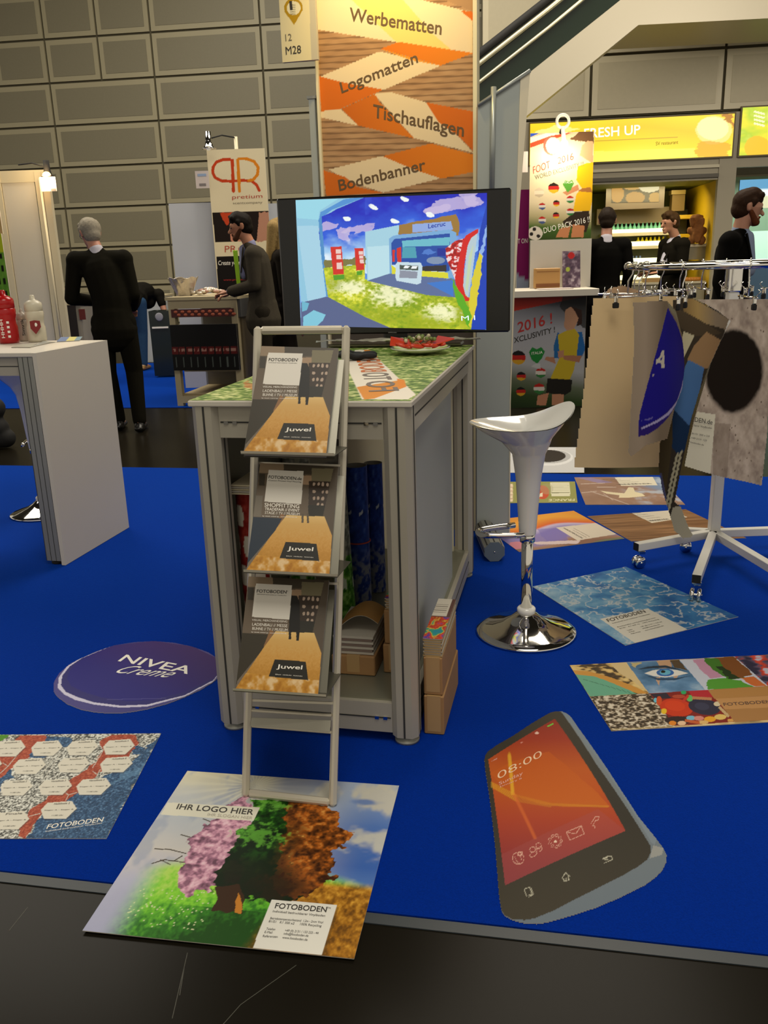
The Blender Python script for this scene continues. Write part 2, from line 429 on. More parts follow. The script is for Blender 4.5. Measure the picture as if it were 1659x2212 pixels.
kbox(3.1, 4.92, 2.33, 2.38, 0, .05, M('lintel_dark', '4d4636', .5)); kbox(3.1, 4.92, 2.46, 2.5, 0, .04, PANKF)
b.build('wall_right', kind='structure')

# ------------------------------------------------------------------ escalator
ES = M('escalator_cladding', 'a69e8a', .4, .1); EGL = M('green_glass', '1e2a20', .06, trans=.25, spec=.6); ERL = M('escalator_rail', 'b8b295', .3, .6)
def at(Y, pts): return [atY(x, y, Y) for x, y in pts]
es = thing('escalator', (atY(1145, 200, 11.2)[0], 11.6, 0), 'grey clad escalator truss with green glass sides rising to the upper right', 'escalator')
b = B(); b.prism(at(11.0, [(900, 446), (1000, 363), (1143, 246), (1379, 54), (1900, 27), (1900, -420), (1860, -420), (1340, 0), (1147, 154), (1000, 271), (900, 351)]), (0, 1.2, 0), ES); b.build('truss', es)
for Y, nm in ((11.05, 0), (12.15, 1)):
    b = B(); b.prism(at(Y, [(900, 351), (1000, 271), (1147, 154), (1340, 0), (1860, -420), (1690, -420), (1185, 0), (1031, 122), (900, 224)]), (0, .02, 0), EGL); b.build('glass_balustrade', es)
    b = B(); b.tube(at(Y, [(900, 222), (1031, 119), (1185, -2), (1690, -422)]), .045, MATT, 8); b.build('handrail', es)
    b = B()
    for k, r in ((22, .03), (62, .022)):
        b.tube(at(Y-.03, [(900, 222+k), (1031, 119+k), (1185, -2+k), (1690, -422+k)]), r, ERL, 6)
    b.build('skirting_line', es)

# ================================================================== MAIN COUNTER
CW, CD, CH = .607, 1.455, 1.0
C0 = V(-.5165, 2.337, 0)
def cp(u, v, z): return C0+EU*u+EV*v+EZ*z
def cbox(bb, u0, u1, v0, v1, z0, z1, mat, bev=0): return bb.box(cp((u0+u1)/2, (v0+v1)/2, (z0+z1)/2), (u1-u0, v1-v0, z1-z0), mat, AX, bev)
mc = thing('display_counter', cp(CW/2, CD/2, 0), 'grey aluminium-framed counter with grass-print top, television standing at its rear', 'counter')
PS = .076
def post(u, v):
    bb = B(); c0, c1 = .024, .982; ch = .016
    poly = [(ch, 0), (PS-ch, 0), (PS, ch), (PS, PS-ch), (PS-ch, PS), (ch, PS), (0, PS-ch), (0, ch)]
    bb.prism([cp(u+x, v+y, c0) for x, y in poly][::-1], EZ*(c1-c0), ALUP)
    for (gu, gv, su, sv) in ((PS/2, -.0006, .005, .002), (PS/2, PS+.0006, .005, .002), (-.0006, PS/2, .002, .005), (PS+.0006, PS/2, .002, .005)):
        cbox(bb, u+gu-su/2, u+gu+su/2, v+gv-sv/2, v+gv+sv/2, c0, c1, GROOVE)
    bb.build('post', mc)
    f = B(); f.lathe([(.0, 0.0005), (.036, .0005), (.036, .008), (.012, .012), (.012, .026), (0, .026)], cp(u+PS/2, v+PS/2, 0), ALU, 20); f.build('levelling_foot', mc)
for u in (0, CW-PS):
    for v in (0, CD-PS): post(u, v)
b = B(); cbox(b, -.004, CW+.004, -.004, CD+.004, .982, .9985, WHITE, .003); b.build('top_slab', mc)
def rail(u0, u1, v0, v1, z0, z1, ax_):
    bb = B(); cbox(bb, u0, u1, v0, v1, z0, z1, ALUP); zm = (z0+z1)/2
    if ax_ == 'u':
        for e in (v0-.0006, v1+.0006): cbox(bb, u0+.004, u1-.004, e-.001, e+.001, zm-.002, zm+.002, GROOVE)
        for e in (u0+.02, u0+.045, u1-.045, u1-.02): cbox(bb, e-.006, e+.006, v0-.003, v0, zm-.006, zm+.004, CHROME)
    else:
        for e in (u0-.0006, u1+.0006): cbox(bb, e-.001, e+.001, v0+.004, v1-.004, zm-.002, zm+.002, GROOVE)
    bb.build('rail', mc)
for z0, z1 in ((.895, .981), (.032, .125)):
    rail(PS, CW-PS, .014, .062, z0, z1, 'u'); rail(PS, CW-PS, CD-.062, CD-.014, z0, z1, 'u')
    rail(.014, .062, PS, CD-PS, z0, z1, 'v'); rail(CW-.062, CW-.014, PS, CD-PS, z0, z1, 'v')
b = B(); cbox(b, .03, CW-.03, .03, CD-.03, .115, .13, M('shelf_metal', '8b8a78', .35, .5)); b.build('shelf', mc)
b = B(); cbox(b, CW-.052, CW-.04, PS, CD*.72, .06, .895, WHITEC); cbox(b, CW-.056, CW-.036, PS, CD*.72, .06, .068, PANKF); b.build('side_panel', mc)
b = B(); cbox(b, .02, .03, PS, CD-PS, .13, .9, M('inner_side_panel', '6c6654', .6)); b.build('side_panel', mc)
b = B(); cbox(b, PS, CW-PS, CD-.1, CD-.09, .13, .9, acrylic('inner_panel', 'f2eedc', .75)); b.build('back_panel', mc)
# printed top
q = Quad(cp(0, 0, .9995), cp(CW, 0, .9995), cp(CW, CD, .9995), cp(0, CD, .9995))
cv = Canvas(220, 330, '7f9a45', q); T = crop(590, 690, 3.386)
n = fbm(cv.U, cv.V, 40, 120, 3); n2 = fbm(cv.U, cv.V, 6, 10, 9)
cv.c[:] = cv.grad([(0, '3d5a24'), (.42, '6d8a3c'), (.55, '8aa352'), (.7, 'bcc47c'), (1, 'd9dc9c')], .5+(n-.5)*1.8+(n2-.5)*.5)
cv.poly([T(0, 390), T(0, 500), T(110, 505), T(180, 470), T(130, 410)], 'b06a3c', wob=.03, a=.75); cv.poly([(536, 820), (560, 832), (548, 850), (528, 838)], 'c0703c', wob=.03, a=.7)
WB = [T(560, 395), T(545, 290), T(600, 225), T(695, 218), T(1045, 550), T(985, 585), T(650, 585)]
cv.poly(WB, 'e5dccb'); cv.poly([T(610, 495), T(960, 440), T(975, 492), T(735, 580), T(665, 586)], 'd88a2e'); cv.poly([T(905, 432), T(950, 440), T(975, 490), T(920, 505)], 'dd8420')
cv.poly([T(660, 222), T(705, 222), T(765, 275), T(715, 285)], 'e08a28')
b = B(); b.sheet(cv, q.fn, PRINT, EZ, .001)
DOR = M('orange_print_ink', 'c8641e', .5); GRY = M('grey_print_ink', '6b5b50', .5)
# FOTOBODEN runs away from the viewer, first letters nearest
def rtext(st, p0, p1, pt, mat, bold=.02):
    L, R_, T_ = q.hit(*p0), q.hit(*p1), q.hit(*pt); b.text(st, L+EZ*.0006, R_-L, T_-L, mat, bold)
def row(v0, v1, st, mat):
    pass
A0, A1, B1 = T(705, 530), T(605, 282), T(940, 518)      # start, end of baseline side, cap side
L0, L1, Tp = q.hit(*A0), q.hit(*A1), q.hit(*B1)
dirv = (L1-L0); cap = (Tp-L0)*.93; cap = cap-nrm(dirv)*(cap@nrm(dirv))
b.text('FO', L0+EZ*.0008, dirv*.24, cap, GRY, .03); b.text('TO', L0+dirv*.27+EZ*.0008, dirv*.2, cap, GRY, .03)
b.text('BODEN', L0+dirv*.5+EZ*.0008, dirv*.5, cap, DOR, .03)
b.build('printed_top', mc, label='printed grass cover with an orange lettered band')

# ================================================================== TELEVISION
TV = Quad(atY(612, 722, 3.74), atY(1095, 720, 3.54), atY(1110, 406, 3.54), atY(598, 428, 3.74))
a, c = atY(605, 575, 3.74), atY(1102, 563, 3.54)
zt = (TV.c[2][2]+TV.c[3][2])/2; zb = (TV.c[0][2]+TV.c[1][2])/2
TV = Quad((a[0], a[1], zb), (c[0], c[1], zb), (c[0], c[1], zt), (a[0], a[1], zt))
tw, th = TV.dims(); tx = nrm(TV.c[1]-TV.c[0]); tn = TV.n; tax = np.array([tx, -tn, EZ]); tc_ = (TV.c[0]+TV.c[2])/2
tv = thing('television', (tc_[0]-tn[0]*.05, tc_[1]-tn[1]*.05, 1.0), 'flat screen television showing a bright showroom picture of grass and sky', 'television')
b = B(); b.box(tc_-tn*.022, (tw, .04, th), BLACK, tax, .006); b.box(tc_-tn*.06, (tw*.6, .05, th*.6), MATT, tax, .01)
b.build('housing', tv)
T = crop(580, 390, 3.072)
S = [T(215, 965), T(1445, 990), T(1450, 82), T(180, 130)]
hq = Quad(*[TV.hit(*p)+tn*.001 for p in S])
SQ = hq
cv = Canvas(430, 300, '10207a', SQ)
U, V_ = cv.U, cv.V
cl = fbm(U, V_, 5, 6, 21, 5)
sky = cv.grad([(0, '8ab4e0'), (.35, '4a86dc'), (.6, '1636c4'), (1, '0a12a8')], V_*.9-.05); cv.c[:] = sky
def P(*pts): return [T(*p) for p in pts]
cn = fbm(U, V_, 9, 8, 29, 4)
# room wall at left, ceiling
cv.poly(P((150, 110), (640, 110), (450, 190), (340, 260), (330, 420), (390, 760), (250, 810), (215, 800)), '8ec4dc'); cv.poly(P((180, 110), (480, 110), (340, 200), (330, 260), (190, 250)), '98d4e4')
cv.poly(P((190, 300), (330, 300), (380, 770), (260, 805)), 'a4cfe2'); cv.poly(P((600, 110), (640, 110), (420, 195), (335, 260), (345, 210), (500, 125)), '4f8fd0')
# sky inside first portal
m = cv.mask(P((350, 240), (640, 115), (1460, 70), (1460, 420), (1100, 650), (700, 620), (360, 600)))
cv.put(m, cv.grad([(0, 'd8ecf8'), (.3, '9cc8ee'), (.5, '2a5ed8'), (.75, '1020b8'), (1, '0c10a0')], (V_-.42)*1.5+(cl-.5)*.55))
for c_, rx, ry in (((1230, 160), 190, 45), ((1120, 190), 90, 25), ((600, 315), 120, 22), ((400, 300), 60, 30), ((500, 350), 45, 55), ((1330, 110), 60, 60)):
    cv.ell(T(*c_), rx/3.07, ry/3.07, 'c8b8dc', wob=.03, a=.75, ang=-.15)
for c_ in ((695, 175), (520, 255), (840, 272), (1075, 225), (905, 122)): cv.ell(T(*c_), 9, 5, 'eef4f2', wob=.01, ang=.3)
m = cv.mask(P((345, 300), (640, 330), (640, 570), (360, 600))); cv.put(m*smooth01((cn-.42+(.62-V_)*1.1)*3.2), 'e4f0f8', .9)
m = cv.mask(P((640, 110), (1300, 90), (1300, 230), (860, 300), (640, 330))); cv.put(m*smooth01((cn-.58)*6), '3050d0', .6)
cv.poly(P((332, 262), (352, 236), (372, 500), (398, 765), (385, 768), (350, 500)), '4c8cc4')
cv.poly(P((365, 535), (640, 500), (640, 560), (370, 585)), '7a7440', wob=.02)
# meadow
g = fbm(U, V_, 60, 60, 5, 3); g2 = fbm(U, V_, 5, 5, 8)
m = cv.mask(P((365, 580), (640, 555), (640, 655), (1100, 640), (1240, 700), (1340, 780), (1420, 995), (800, 1000), (395, 775)))
gr = cv.grad([(0, '7a9a10'), (.35, 'a9b820'), (.6, 'd6d830'), (.8, 'eeee80'), (1, 'fbf8b8')], .35+(g-.5)*.9+(g2-.5)*1.0)
cv.put(m, gr); 
for c_, rx, ry in (((540, 710), .13, .06), ((820, 760), .13, .10), ((1150, 880), .1, .08)):
    k_ = SQ.uv(*T(*c_)); dd = np.hypot((U-k_[0])/rx, (V_-k_[1])/ry); cv.put(m*smooth01((1.1-dd+(g-.5)*1.5)*1.2), 'fcfad0', .8)
for c_, rx, ry in (((700, 900), .2, .06), ((1050, 950), .12, .06), ((1300, 870), .05, .12), ((430, 690), .05, .06)):
    k_ = SQ.uv(*T(*c_)); dd = np.hypot((U-k_[0])/rx, (V_-k_[1])/ry); cv.put(m*smooth01((1.1-dd+(g-.5)*2.2)*1.2), '8a9c10', .6)
# floor strip front, chair
cv.poly(P((215, 810), (390, 770), (640, 905), (860, 1000), (215, 1000)), '56628a'); cv.poly(P((230, 905), (300, 860), (380, 890), (360, 930), (310, 975), (230, 975)), '7fc4d8'); cv.poly(P((222, 800), (270, 815), (255, 860), (222, 870)), '6cb4cc')
# middle portal wall
cv.poly(P((640, 340), (865, 295), (865, 375), (800, 390), (805, 620), (655, 665)), 'a2cede'); cv.poly(P((655, 440), (800, 430), (803, 620), (660, 660)), 'b8dce6')
cv.poly(P((655, 665), (810, 615), (1180, 640), (1245, 660), (1240, 775), (1050, 760)), '5a6c98'); cv.poly(P((1050, 680), (1225, 660), (1225, 770)), '3a76c8')
cv.poly(P((865, 295), (1240, 225), (1270, 260), (1265, 360), (865, 360)), '9a7434', wob=.01); cv.poly(P((955, 290), (1210, 270), (1225, 325), (955, 345)), '8ea8dc')
cv.poly(P((800, 385), (830, 365), (1200, 325), (1245, 345), (1245, 640), (1180, 655), (1190, 610), (1205, 370), (830, 395), (815, 420), (815, 560), (860, 600), (805, 620)), '76a8d4')
cv.poly(P((815, 415), (835, 388), (1205, 350), (1200, 600), (1150, 600), (870, 560), (818, 560)), '1c4aa0'); cv.poly(P((885, 400), (1205, 375), (1200, 430), (890, 440)), '6ab8c8'); cv.poly(P((890, 440), (975, 440), (985, 515), (885, 515)), '4a9cb0')
cv.poly(P((1120, 450), (1180, 450), (1180, 500), (1120, 500)), '152a90'); cv.ell(T(1110, 530), 20, 8, '8a9cb0', a=.8); cv.poly(P((1010, 570), (1180, 560), (1180, 605), (1010, 600)), '2c2a30')
cv.poly(P((815, 560), (860, 590), (1190, 610), (1195, 650), (820, 620)), 'd8d430')
cv.poly(P((1060, 455), (1110, 470), (1060, 500), (1010, 490)), '4a78c8', wob=.02)
# red pillars
for p in (((410, 440), (485, 437), (500, 620), (430, 625)), ((570, 450), (628, 447), (636, 592), (582, 598)), ((822, 460), (838, 460), (838, 540), (824, 540)), ((850, 450), (880, 440), (882, 540), (855, 545))): cv.poly(P(*p), 'd02a20')
for p in (((430, 628), (502, 625), (502, 655), (432, 662)), ((584, 602), (624, 598), (622, 625), (586, 628))): cv.poly(P(*p), '4f9a20')
for (x, y, w_, h_) in ((445, 458, 35, 26), (450, 495, 32, 26), (452, 545, 35, 42), (598, 470, 28, 22), (602, 498, 26, 20), (606, 525, 26, 24)): cv.poly(P((x, y), (x+w_, y-2), (x+w_+2, y+h_), (x+2, y+h_)), 'e8c8c0')
# red arch at right
m = cv.mask(P((1175, 450), (1215, 420), (1240, 400), (1310, 380), (1300, 500), (1280, 660), (1245, 680), (1215, 600), (1180, 520))); rn = fbm(U, V_, 70, 60, 33, 2)
cv.put(m, cv.grad([(0, '801018'), (.45, 'c01818'), (.56, 'd02c28'), (.62, 'e8c8c8'), (1, 'f0e0e0')], .5+(rn-.5)*1.6))
cv.poly(P((1388, 345), (1345, 375), (1318, 440), (1290, 700), (1300, 745), (1325, 780), (1350, 640)), 'b4c8d0'); cv.poly(P((1360, 420), (1340, 600), (1320, 740), (1305, 720), (1330, 500)), 'c8d890', a=.6)
cv.poly(P((1392, 320), (1375, 326), (1310, 365), (1290, 400), (1255, 560), (1238, 640), (1243, 690), (1275, 760), (1300, 800), (1332, 800), (1336, 782), (1308, 765), (1292, 700), (1300, 560), (1322, 430), (1345, 380), (1390, 348)), 'd01c18')
cv.poly(P((1400, 340), (1450, 150), (1450, 990), (1345, 990), (1370, 760)), '0c3cb0'); cv.poly(P((1400, 470), (1430, 300), (1445, 320), (1410, 600)), '9cc0f0', wob=.02, a=.8); cv.poly(P((1365, 600), (1400, 480), (1420, 500), (1385, 800), (1340, 980), (1320, 900)), 'd8c830', wob=.01)
cv.poly(P((1210, 640), (1240, 690), (1310, 800), (1345, 900), (1330, 980), (1250, 800)), '5aa81c', wob=.01)
# small display table
cv.poly(P((855, 540), (1010, 545), (1022, 570), (1012, 680), (985, 690), (850, 665), (842, 640), (845, 555)), 'c4dae4'); cv.poly(P((872, 595), (990, 605), (985, 650), (868, 645)), '8a90a0'); cv.poly(P((870, 560), (995, 565), (995, 598), (872, 590)), '46524c')
cv.poly(P((905, 565), (938, 567), (925, 583), (895, 582)), 'f0f4f4'); cv.poly(P((955, 566), (990, 568), (980, 585), (945, 584)), 'f0f4f4')
b = B(); b.sheet(cv, SQ.fn, SCREEN, tn, .0005, BLACK)
b.qtext(SQ, 'M I', T(1280, 930), T(1372, 925), T(1278, 898), M('screen_white', 'd8e8f4', emit=.8), .03, lift=.0006)
b.qtext(SQ, 'Lecruc', T(1060, 318), T(1175, 300), T(1060, 288), M('screen_navy', '1430a0', emit=.5), .02, lift=.0006)
b.build('screen', tv)
b = B(); b.qtext(TV, 'SAMSUNG', T(795, 1012), T(850, 1012), T(795, 1004), M('grey_logo', '8a8a86', .4), lift=.0012); b.build('brand_mark', tv)
b = B(); cc = tc_.copy(); cc[2] = 1.0
b.box(cc-tn*.035+EZ*.042, (.10, .03, .05), BLACK, tax, .01); b.box(cc+tx*.0-tn*.03+EZ*.0085, (.56, .10, .012), M('stand_foot', '77705f', .15, .4), tax, .004); b.build('stand', tv)
# crumpled clear protective film on the front edge of the stand
def crumple(name, parent, p0, p1, w_, mat, amp=.006, nx=60, ny=8, label=None, hz=0):
    p0, p1 = np.array(p0), np.array(p1); d = p1-p0; s_ = nrm(np.cross(EZ, d))
    c_ = Canvas(nx, ny); Z = fbm(c_.U, c_.V, 14, 3, 40)*amp*2+hz
    fn = lambda U, V_: p0+U[..., None]*d+(V_[..., None]-.5)*s_*w_+Z[..., None]*EZ
    bb = B(); bb.sheet(c_, fn, mat, None, .0006, mat, True, True); return bb.build(name, parent, label)
FILM = M('clear_film', 'b9b4a4', .12, spec=.8, alpha=.75)
pA, pB = cc+tn*.03-tx*.32, cc+tn*.03+tx*.36
crumple('protective_film', tv, pA+EZ*.02, pB+EZ*.02, .05, FILM, .012)

# ================================================================== PRINTED FLOOR SAMPLES
PZ = .0022
def poster(cv, q, name, label, extra=None, cat='floor poster', group='printed vinyl floor samples', hole=False):
    b = B(); b.sheet(cv, q.fn, PRINT, EZ, .0018, EDGE, False, hole)
    if extra: extra(b)
    return b.build(name, None, label, cat, group)
def smalltext(b, q, lines, lift=.0006, mat=None):
    for st, pl, pr, h in lines:
        L, R_ = q.hit(*pl), q.hit(*pr); ey = nrm(np.cross(EZ, R_-L))*h
        b.text(st, L+EZ*lift, R_-L, ey, mat or INK, .0)

# --- four seasons tree
T = crop(160, 1640, 2.304)
q = fquad((178, 2010), (765, 2071), (862, 1697), (405, 1665), PZ)
cv = Canvas(330, 330, 'aab0cc', q); U, V_ = cv.U, cv.V
c1 = fbm(U, V_, 4, 5, 31, 5); c2 = fbm(U, V_, 9, 6, 35, 4)
left = cv.grad([(0, 'a9abc6'), (.25, 'b9bad0'), (.45, 'cfcac4'), (.7, 'b9bfc6'), (1, 'd9d2b4')], V_+.25*(c1-.5))
right = cv.grad([(0, 'a8c0d0'), (.3, '6f93c8'), (.55, '3d66b4'), (.8, '5478bc'), (1, '8aa2cc')], V_*1.0+.1)
tt = smooth01((U-.5)*2.2); cv.c[:] = left*(1-tt[..., None])+right*tt[..., None]
cv.put(smooth01((c1-.52)*6)*smooth01((U-.45)*3), 'd0cdbc', .85); cv.put(smooth01((c2-.56)*7)*(1-smooth01((U-.4)*4)), '8f9cb8', .5)
# sun rays around the upper middle
ctr = q.uv(*T(900, 130)); ang = np.arctan2(V_-ctr[1], U-ctr[0]); rad = np.hypot(V_-ctr[1], U-ctr[0])
cv.put(smooth01(np.sin(ang*26)*.5+.3)*np.clip(1-rad*2.6, 0, 1), 'f0ecd0', .6); cv.put(smooth01((V_-.8)*5)*smooth01((U-.38)*8)*smooth01((.8-U)*8), '3d64b0', .55)
cl_ = q.uv(*T(1470, 190)); dd = np.hypot((U-cl_[0])/.17, (V_-cl_[1])/.12); cv.put(smooth01((1.25-dd+(c2-.5)*2.6)*1.6), 'd2ccb8', .85); cl_ = q.uv(*T(1450, 215)); dd = np.hypot((U-cl_[0])/.08, (V_-cl_[1])/.03); cv.put(smooth01((1.2-dd+(c1-.5)*2)*1.5), '4a74ba', .8)
# ground
g = fbm(U, V_, 70, 50, 44, 3); gg = fbm(U, V_, 5, 5, 48)
m = smooth01((.36+.10*np.sin(U*3.1)-V_)*14)*smooth01((U-.05-.75*V_*0-.0)*7)
grass = cv.grad([(0, '1c4a10'), (.3, '357c20'), (.5, '5fb02a'), (.75, '8cd838'), (1, 'b8e060')], .28+V_*2.1+(g-.5)*.6-smooth01((U-.3)*3)*.3-.35*np.exp(-((U-.48)/.16)**2)*(V_ < .17))
cv.put(m, grass)
m = smooth01((.37-V_)*22)*smooth01((U-.665+.25*(.3-V_))*14)
cv.put(m, cv.grad([(0, '6a4410'), (.5, 'a8701c'), (1, 'd8a038')], .45+(g-.5)*1.6+(V_-.2)*1.2))
for _ in range(90):
    u_ = .12+rng.rand()*.3; v_ = .05+rng.rand()*.2; cv.ell((u_, v_), .0035, .0035, 'dfe4b0', px=False, n=8, a=.8)
# branches, trunk
for pts in (((385, 520), (450, 500)), ((450, 500), (560, 515)), ((400, 445), (480, 450)), ((480, 450), (560, 470)), ((530, 375), (620, 400)), ((640, 295), (700, 320)), ((430, 500), (480, 525)), ((500, 505), (540, 480))): cv.line(T(*pts[0]), T(*pts[1]), 1.1, '50483c')
cv.poly([T(705, 640), T(800, 620), T(850, 700), T(830, 770), T(800, 755), T(760, 770), T(735, 750), T(680, 755), T(715, 700)], '4a3018', wob=.01, seed=3); cv.poly([T(820, 665), T(845, 710), T(825, 775), T(795, 765), T(810, 700)], 'c8802a', wob=.012)
# crown
lf = fbm(U, V_, 48, 48, 52, 3); lf2 = fbm(U, V_, 12, 12, 57, 3)
pink = cv.grad([(0, '6e4a5c'), (.38, 'a8748c'), (.6, 'd49ab0'), (1, 'f0c8d4')], .5+(lf-.5)*1.7)
grn = cv.grad([(0, '0a2008'), (.4, '1c4a10'), (.65, '3f8424'), (1, '8acb50')], .30+(lf-.5)*1.1+(V_-.62)*1.35+(lf2-.5)*.8)
org = cv.grad([(0, '3a1c08'), (.4, '7c4416'), (.65, 'b4601c'), (1, 'e09a48')], .42+(lf-.5)*1.5+(V_-.6)*.6+(lf2-.5)*.6)
cv.put(cv.mask([T(860, 190), T(830, 190), T(760, 230), T(690, 300), T(600, 380), T(560, 460), T(530, 540), T(515, 610), T(540, 690), T(570, 680), T(620, 650), T(700, 640), T(780, 620), T(880, 400), T(900, 230)], True, .035, 61, 30), pink)
cv.put(cv.mask([T(880, 190), T(1150, 195), T(1200, 500), T(1150, 690), T(980, 715), T(900, 700), T(800, 670), T(700, 640), T(715, 560), T(780, 470), T(830, 350), T(880, 320)], True, .03, 66, 26), grn)
cv.put(cv.mask([T(1060, 200), T(1200, 205), T(1330, 270), T(1310, 330), T(1395, 375), T(1340, 430), T(1290, 470), T(1320, 510), T(1270, 560), T(1310, 600), T(1210, 640), T(1150, 690), T(1090, 695), T(980, 640), T(1010, 500), T(1050, 350)], True, .035, 71, 28), org)
for cx_, cy_, rx_, ry_, cc_, aa_ in ((900, 580, .17, .12, '14200a', .8), (1000, 640, .14, .08, '281c0a', .7), (830, 640, .12, .06, '141c0a', .7), (1060, 420, .06, .16, '3c2c10', .55), (790, 560, .05, .1, '201a10', .5)):
    k_ = q.uv(*T(cx_, cy_)); dd = np.hypot((U-k_[0])/rx_, (V_-k_[1])/ry_); crown = (cv.c.sum(-1) < 1.1); cv.put(smooth01((1.1-dd+(lf-.5)*1.4)*1.5)*crown, cc_, aa_)
k_ = q.uv(*T(930, 380)); dd = np.hypot((U-k_[0])/.1, (V_-k_[1])/.07); cv.put(smooth01((1-dd+(lf-.5)*2.5)*1.5), '6cb83c', .6); k_ = q.uv(*T(1000, 230)); dd = np.hypot((U-k_[0])/.09, (V_-k_[1])/.04); cv.put(smooth01((1-dd+(lf-.5)*2.5)*1.5), '74bc44', .6)
cv.poly([T(700, 640), T(820, 620), T(850, 700), T(830, 770), T(800, 755), T(760, 770), T(735, 750), T(680, 755), T(715, 700)], '3c2614', wob=.01, seed=3); cv.poly([T(820, 665), T(842, 710), T(825, 775), T(795, 765), T(810, 700)], 'c8802a', wob=.01)
# white name strip and card
STR = [T(465, 215), T(925, 240), T(893, 308), T(432, 275)]; cv.poly(STR, 'e0dcc8')
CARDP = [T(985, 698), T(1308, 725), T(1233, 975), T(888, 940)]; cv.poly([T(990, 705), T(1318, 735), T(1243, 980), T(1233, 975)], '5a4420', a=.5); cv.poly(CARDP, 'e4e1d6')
def ex(b):
    b.qtext(q, 'IHR LOGO HIER', T(508, 248), T(890, 277), T(520, 222), INK, .02, lift=.0006)
    b.qtext(q, 'IHR SLOGAN HIER', T(662, 282), T(885, 300), T(668, 268), M('pale_ink', 'b0a898', .6), 0, lift=.0006)
    b.qtext(q, 'FOTOBODEN', T(998, 742), T(1255, 762), T(1006, 716), INK, .035, lift=.0006); b.qtext(q, 'TM', T(1257, 745), T(1276, 747), T(1259, 736), INK, 0, lift=.0006)
    for st, x0, y0, x1, y1 in (('Individuell bedruckbarer Vinylboden', 988, 762, 1248, 785), ('Betriebstemperaturbestand  1,2m - 2mm Vinyl', 975, 797, 1238, 818), ('B1/S1   K1 300 x2     100% Recycling', 968, 812, 1230, 836), ('Telefon', 955, 850, 1000, 853), ('+49 (0) 2131 / 133 233 - 44', 1048, 858, 1215, 872), ('E-Mail', 947, 866, 985, 869), ('info@fotoboden.de', 1042, 874, 1165, 885), ('Referenzen', 938, 886, 1012, 890), ('www.fotoboden.de', 1035, 893, 1160, 905)):
        smalltext(b, q, [(st, T(x0, y0), T(x1, y1), .0065)])
poster(cv, q, 'floor_poster', 'floor poster of a four-season tree with pink, green and orange leaves under the brochure stand', ex)

# --- hexagon tournament plan
T = crop(0, 1370, 3.456)
q = fquad((-370, 1811), (230, 1811), (348, 1584), (-252, 1589), PZ)
cv = Canvas(400, 230, '9a9a94', q); U, V_ = cv.U, cv.V
g = fbm(U, V_, 220, 120, 81, 2); cv.c[:] = cv.grad([(0, '3c3c38'), (.45, '8c8c84'), (.55, 'b4b4aa'), (1, 'e8e8e0')], .5+(g-.5)*2.2)
bl = cv.grad([(0, '1c3450'), (.5, '33587f'), (1, '7aa0c4')], .4+(g-.5)*1.2); rd = cv.grad([(0, '6a2214'), (.5, 'a84830'), (1, 'cc7858')], .5+(g-.5)*.9)
for pts in ([T(340, 755), T(520, 770), T(545, 820), T(420, 870), T(330, 930), T(180, 920), T(230, 840)], [T(1010, 940), T(1205, 740), T(790, 1530), T(210, 1530), T(240, 1400), T(500, 1230), T(700, 1110)], [T(60, 960), T(100, 1060), T(0, 1120), T(0, 1180), T(-200, 1200)], [T(980, 830), T(1080, 840), T(1090, 890), T(1000, 900)]): cv.put(cv.mask(pts, True, .02, 83, 20), bl)
for pts in ([T(150, 755), T(340, 755), T(340, 790), T(200, 930), T(100, 1000), T(0, 1080), T(-60, 1000), T(0, 900), T(60, 860)], [T(830, 750), T(1000, 752), T(1030, 810), T(960, 910), T(900, 950), T(740, 1040), T(640, 1130), T(520, 1230), T(330, 1330), T(250, 1420), T(200, 1530), T(150, 1500), T(130, 1420), T(250, 1290), T(420, 1180), T(560, 1070), T(700, 960), T(770, 880), T(740, 800)]): cv.put(cv.mask(pts, True, .012, 85, 24), rd)
cv.poly([T(700, 1200), T(1150, 900), T(1205, 740), T(1120, 1000)], '6f9cc0', wob=.04, a=.35)
cv.poly([T(-10, 755), T(60, 755), T(20, 785), T(-40, 790)], '4c8a1c', wob=.02)
HEX = [(-60, 790, 250), (232, 792, 235), (497, 788, 235), (770, 782, 235), (-185, 925, 200), (97, 923, 245), (430, 915, 240), (747, 912, 243), (2, 1085, 243), (290, 1078, 248), (570, 1072, 258), (305, 1245, 268), (-60, 1320, 280)]
WLN = 'c8c4b8'
for a_, c_ in (((155, 870), (60, 985)), ((60, 985), (0, 1040)), ((60, 985), (20, 960)), ((430, 880), (290, 1080)), ((460, 880), (310, 1110)), ((770, 870), (690, 1000)), ((750, 1010), (715, 1070)), ((690, 1020), (720, 1045)), ((480, 1175), (510, 1200)), ((510, 1200), (575, 1180)), ((510, 1200), (490, 1240)), ((215, 1360), (300, 1338))): cv.line(T(*a_), T(*c_), .7, WLN)
def hexp(x, y, w_): h = 118*w_/240; return [T(x+w_*.18+2, y+h*.1), T(x+w_*.86, y), T(x+w_, y+h*.42), T(x+w_*.70, y+h), T(x+w_*.08, y+h), T(x, y+h*.5)]
for x, y, w_ in HEX: cv.poly([(a_+1.5, b_+2) for a_, b_ in hexp(x, y, w_)], '4a4640', a=.5); cv.poly(hexp(x, y, w_), 'd9d4c4')
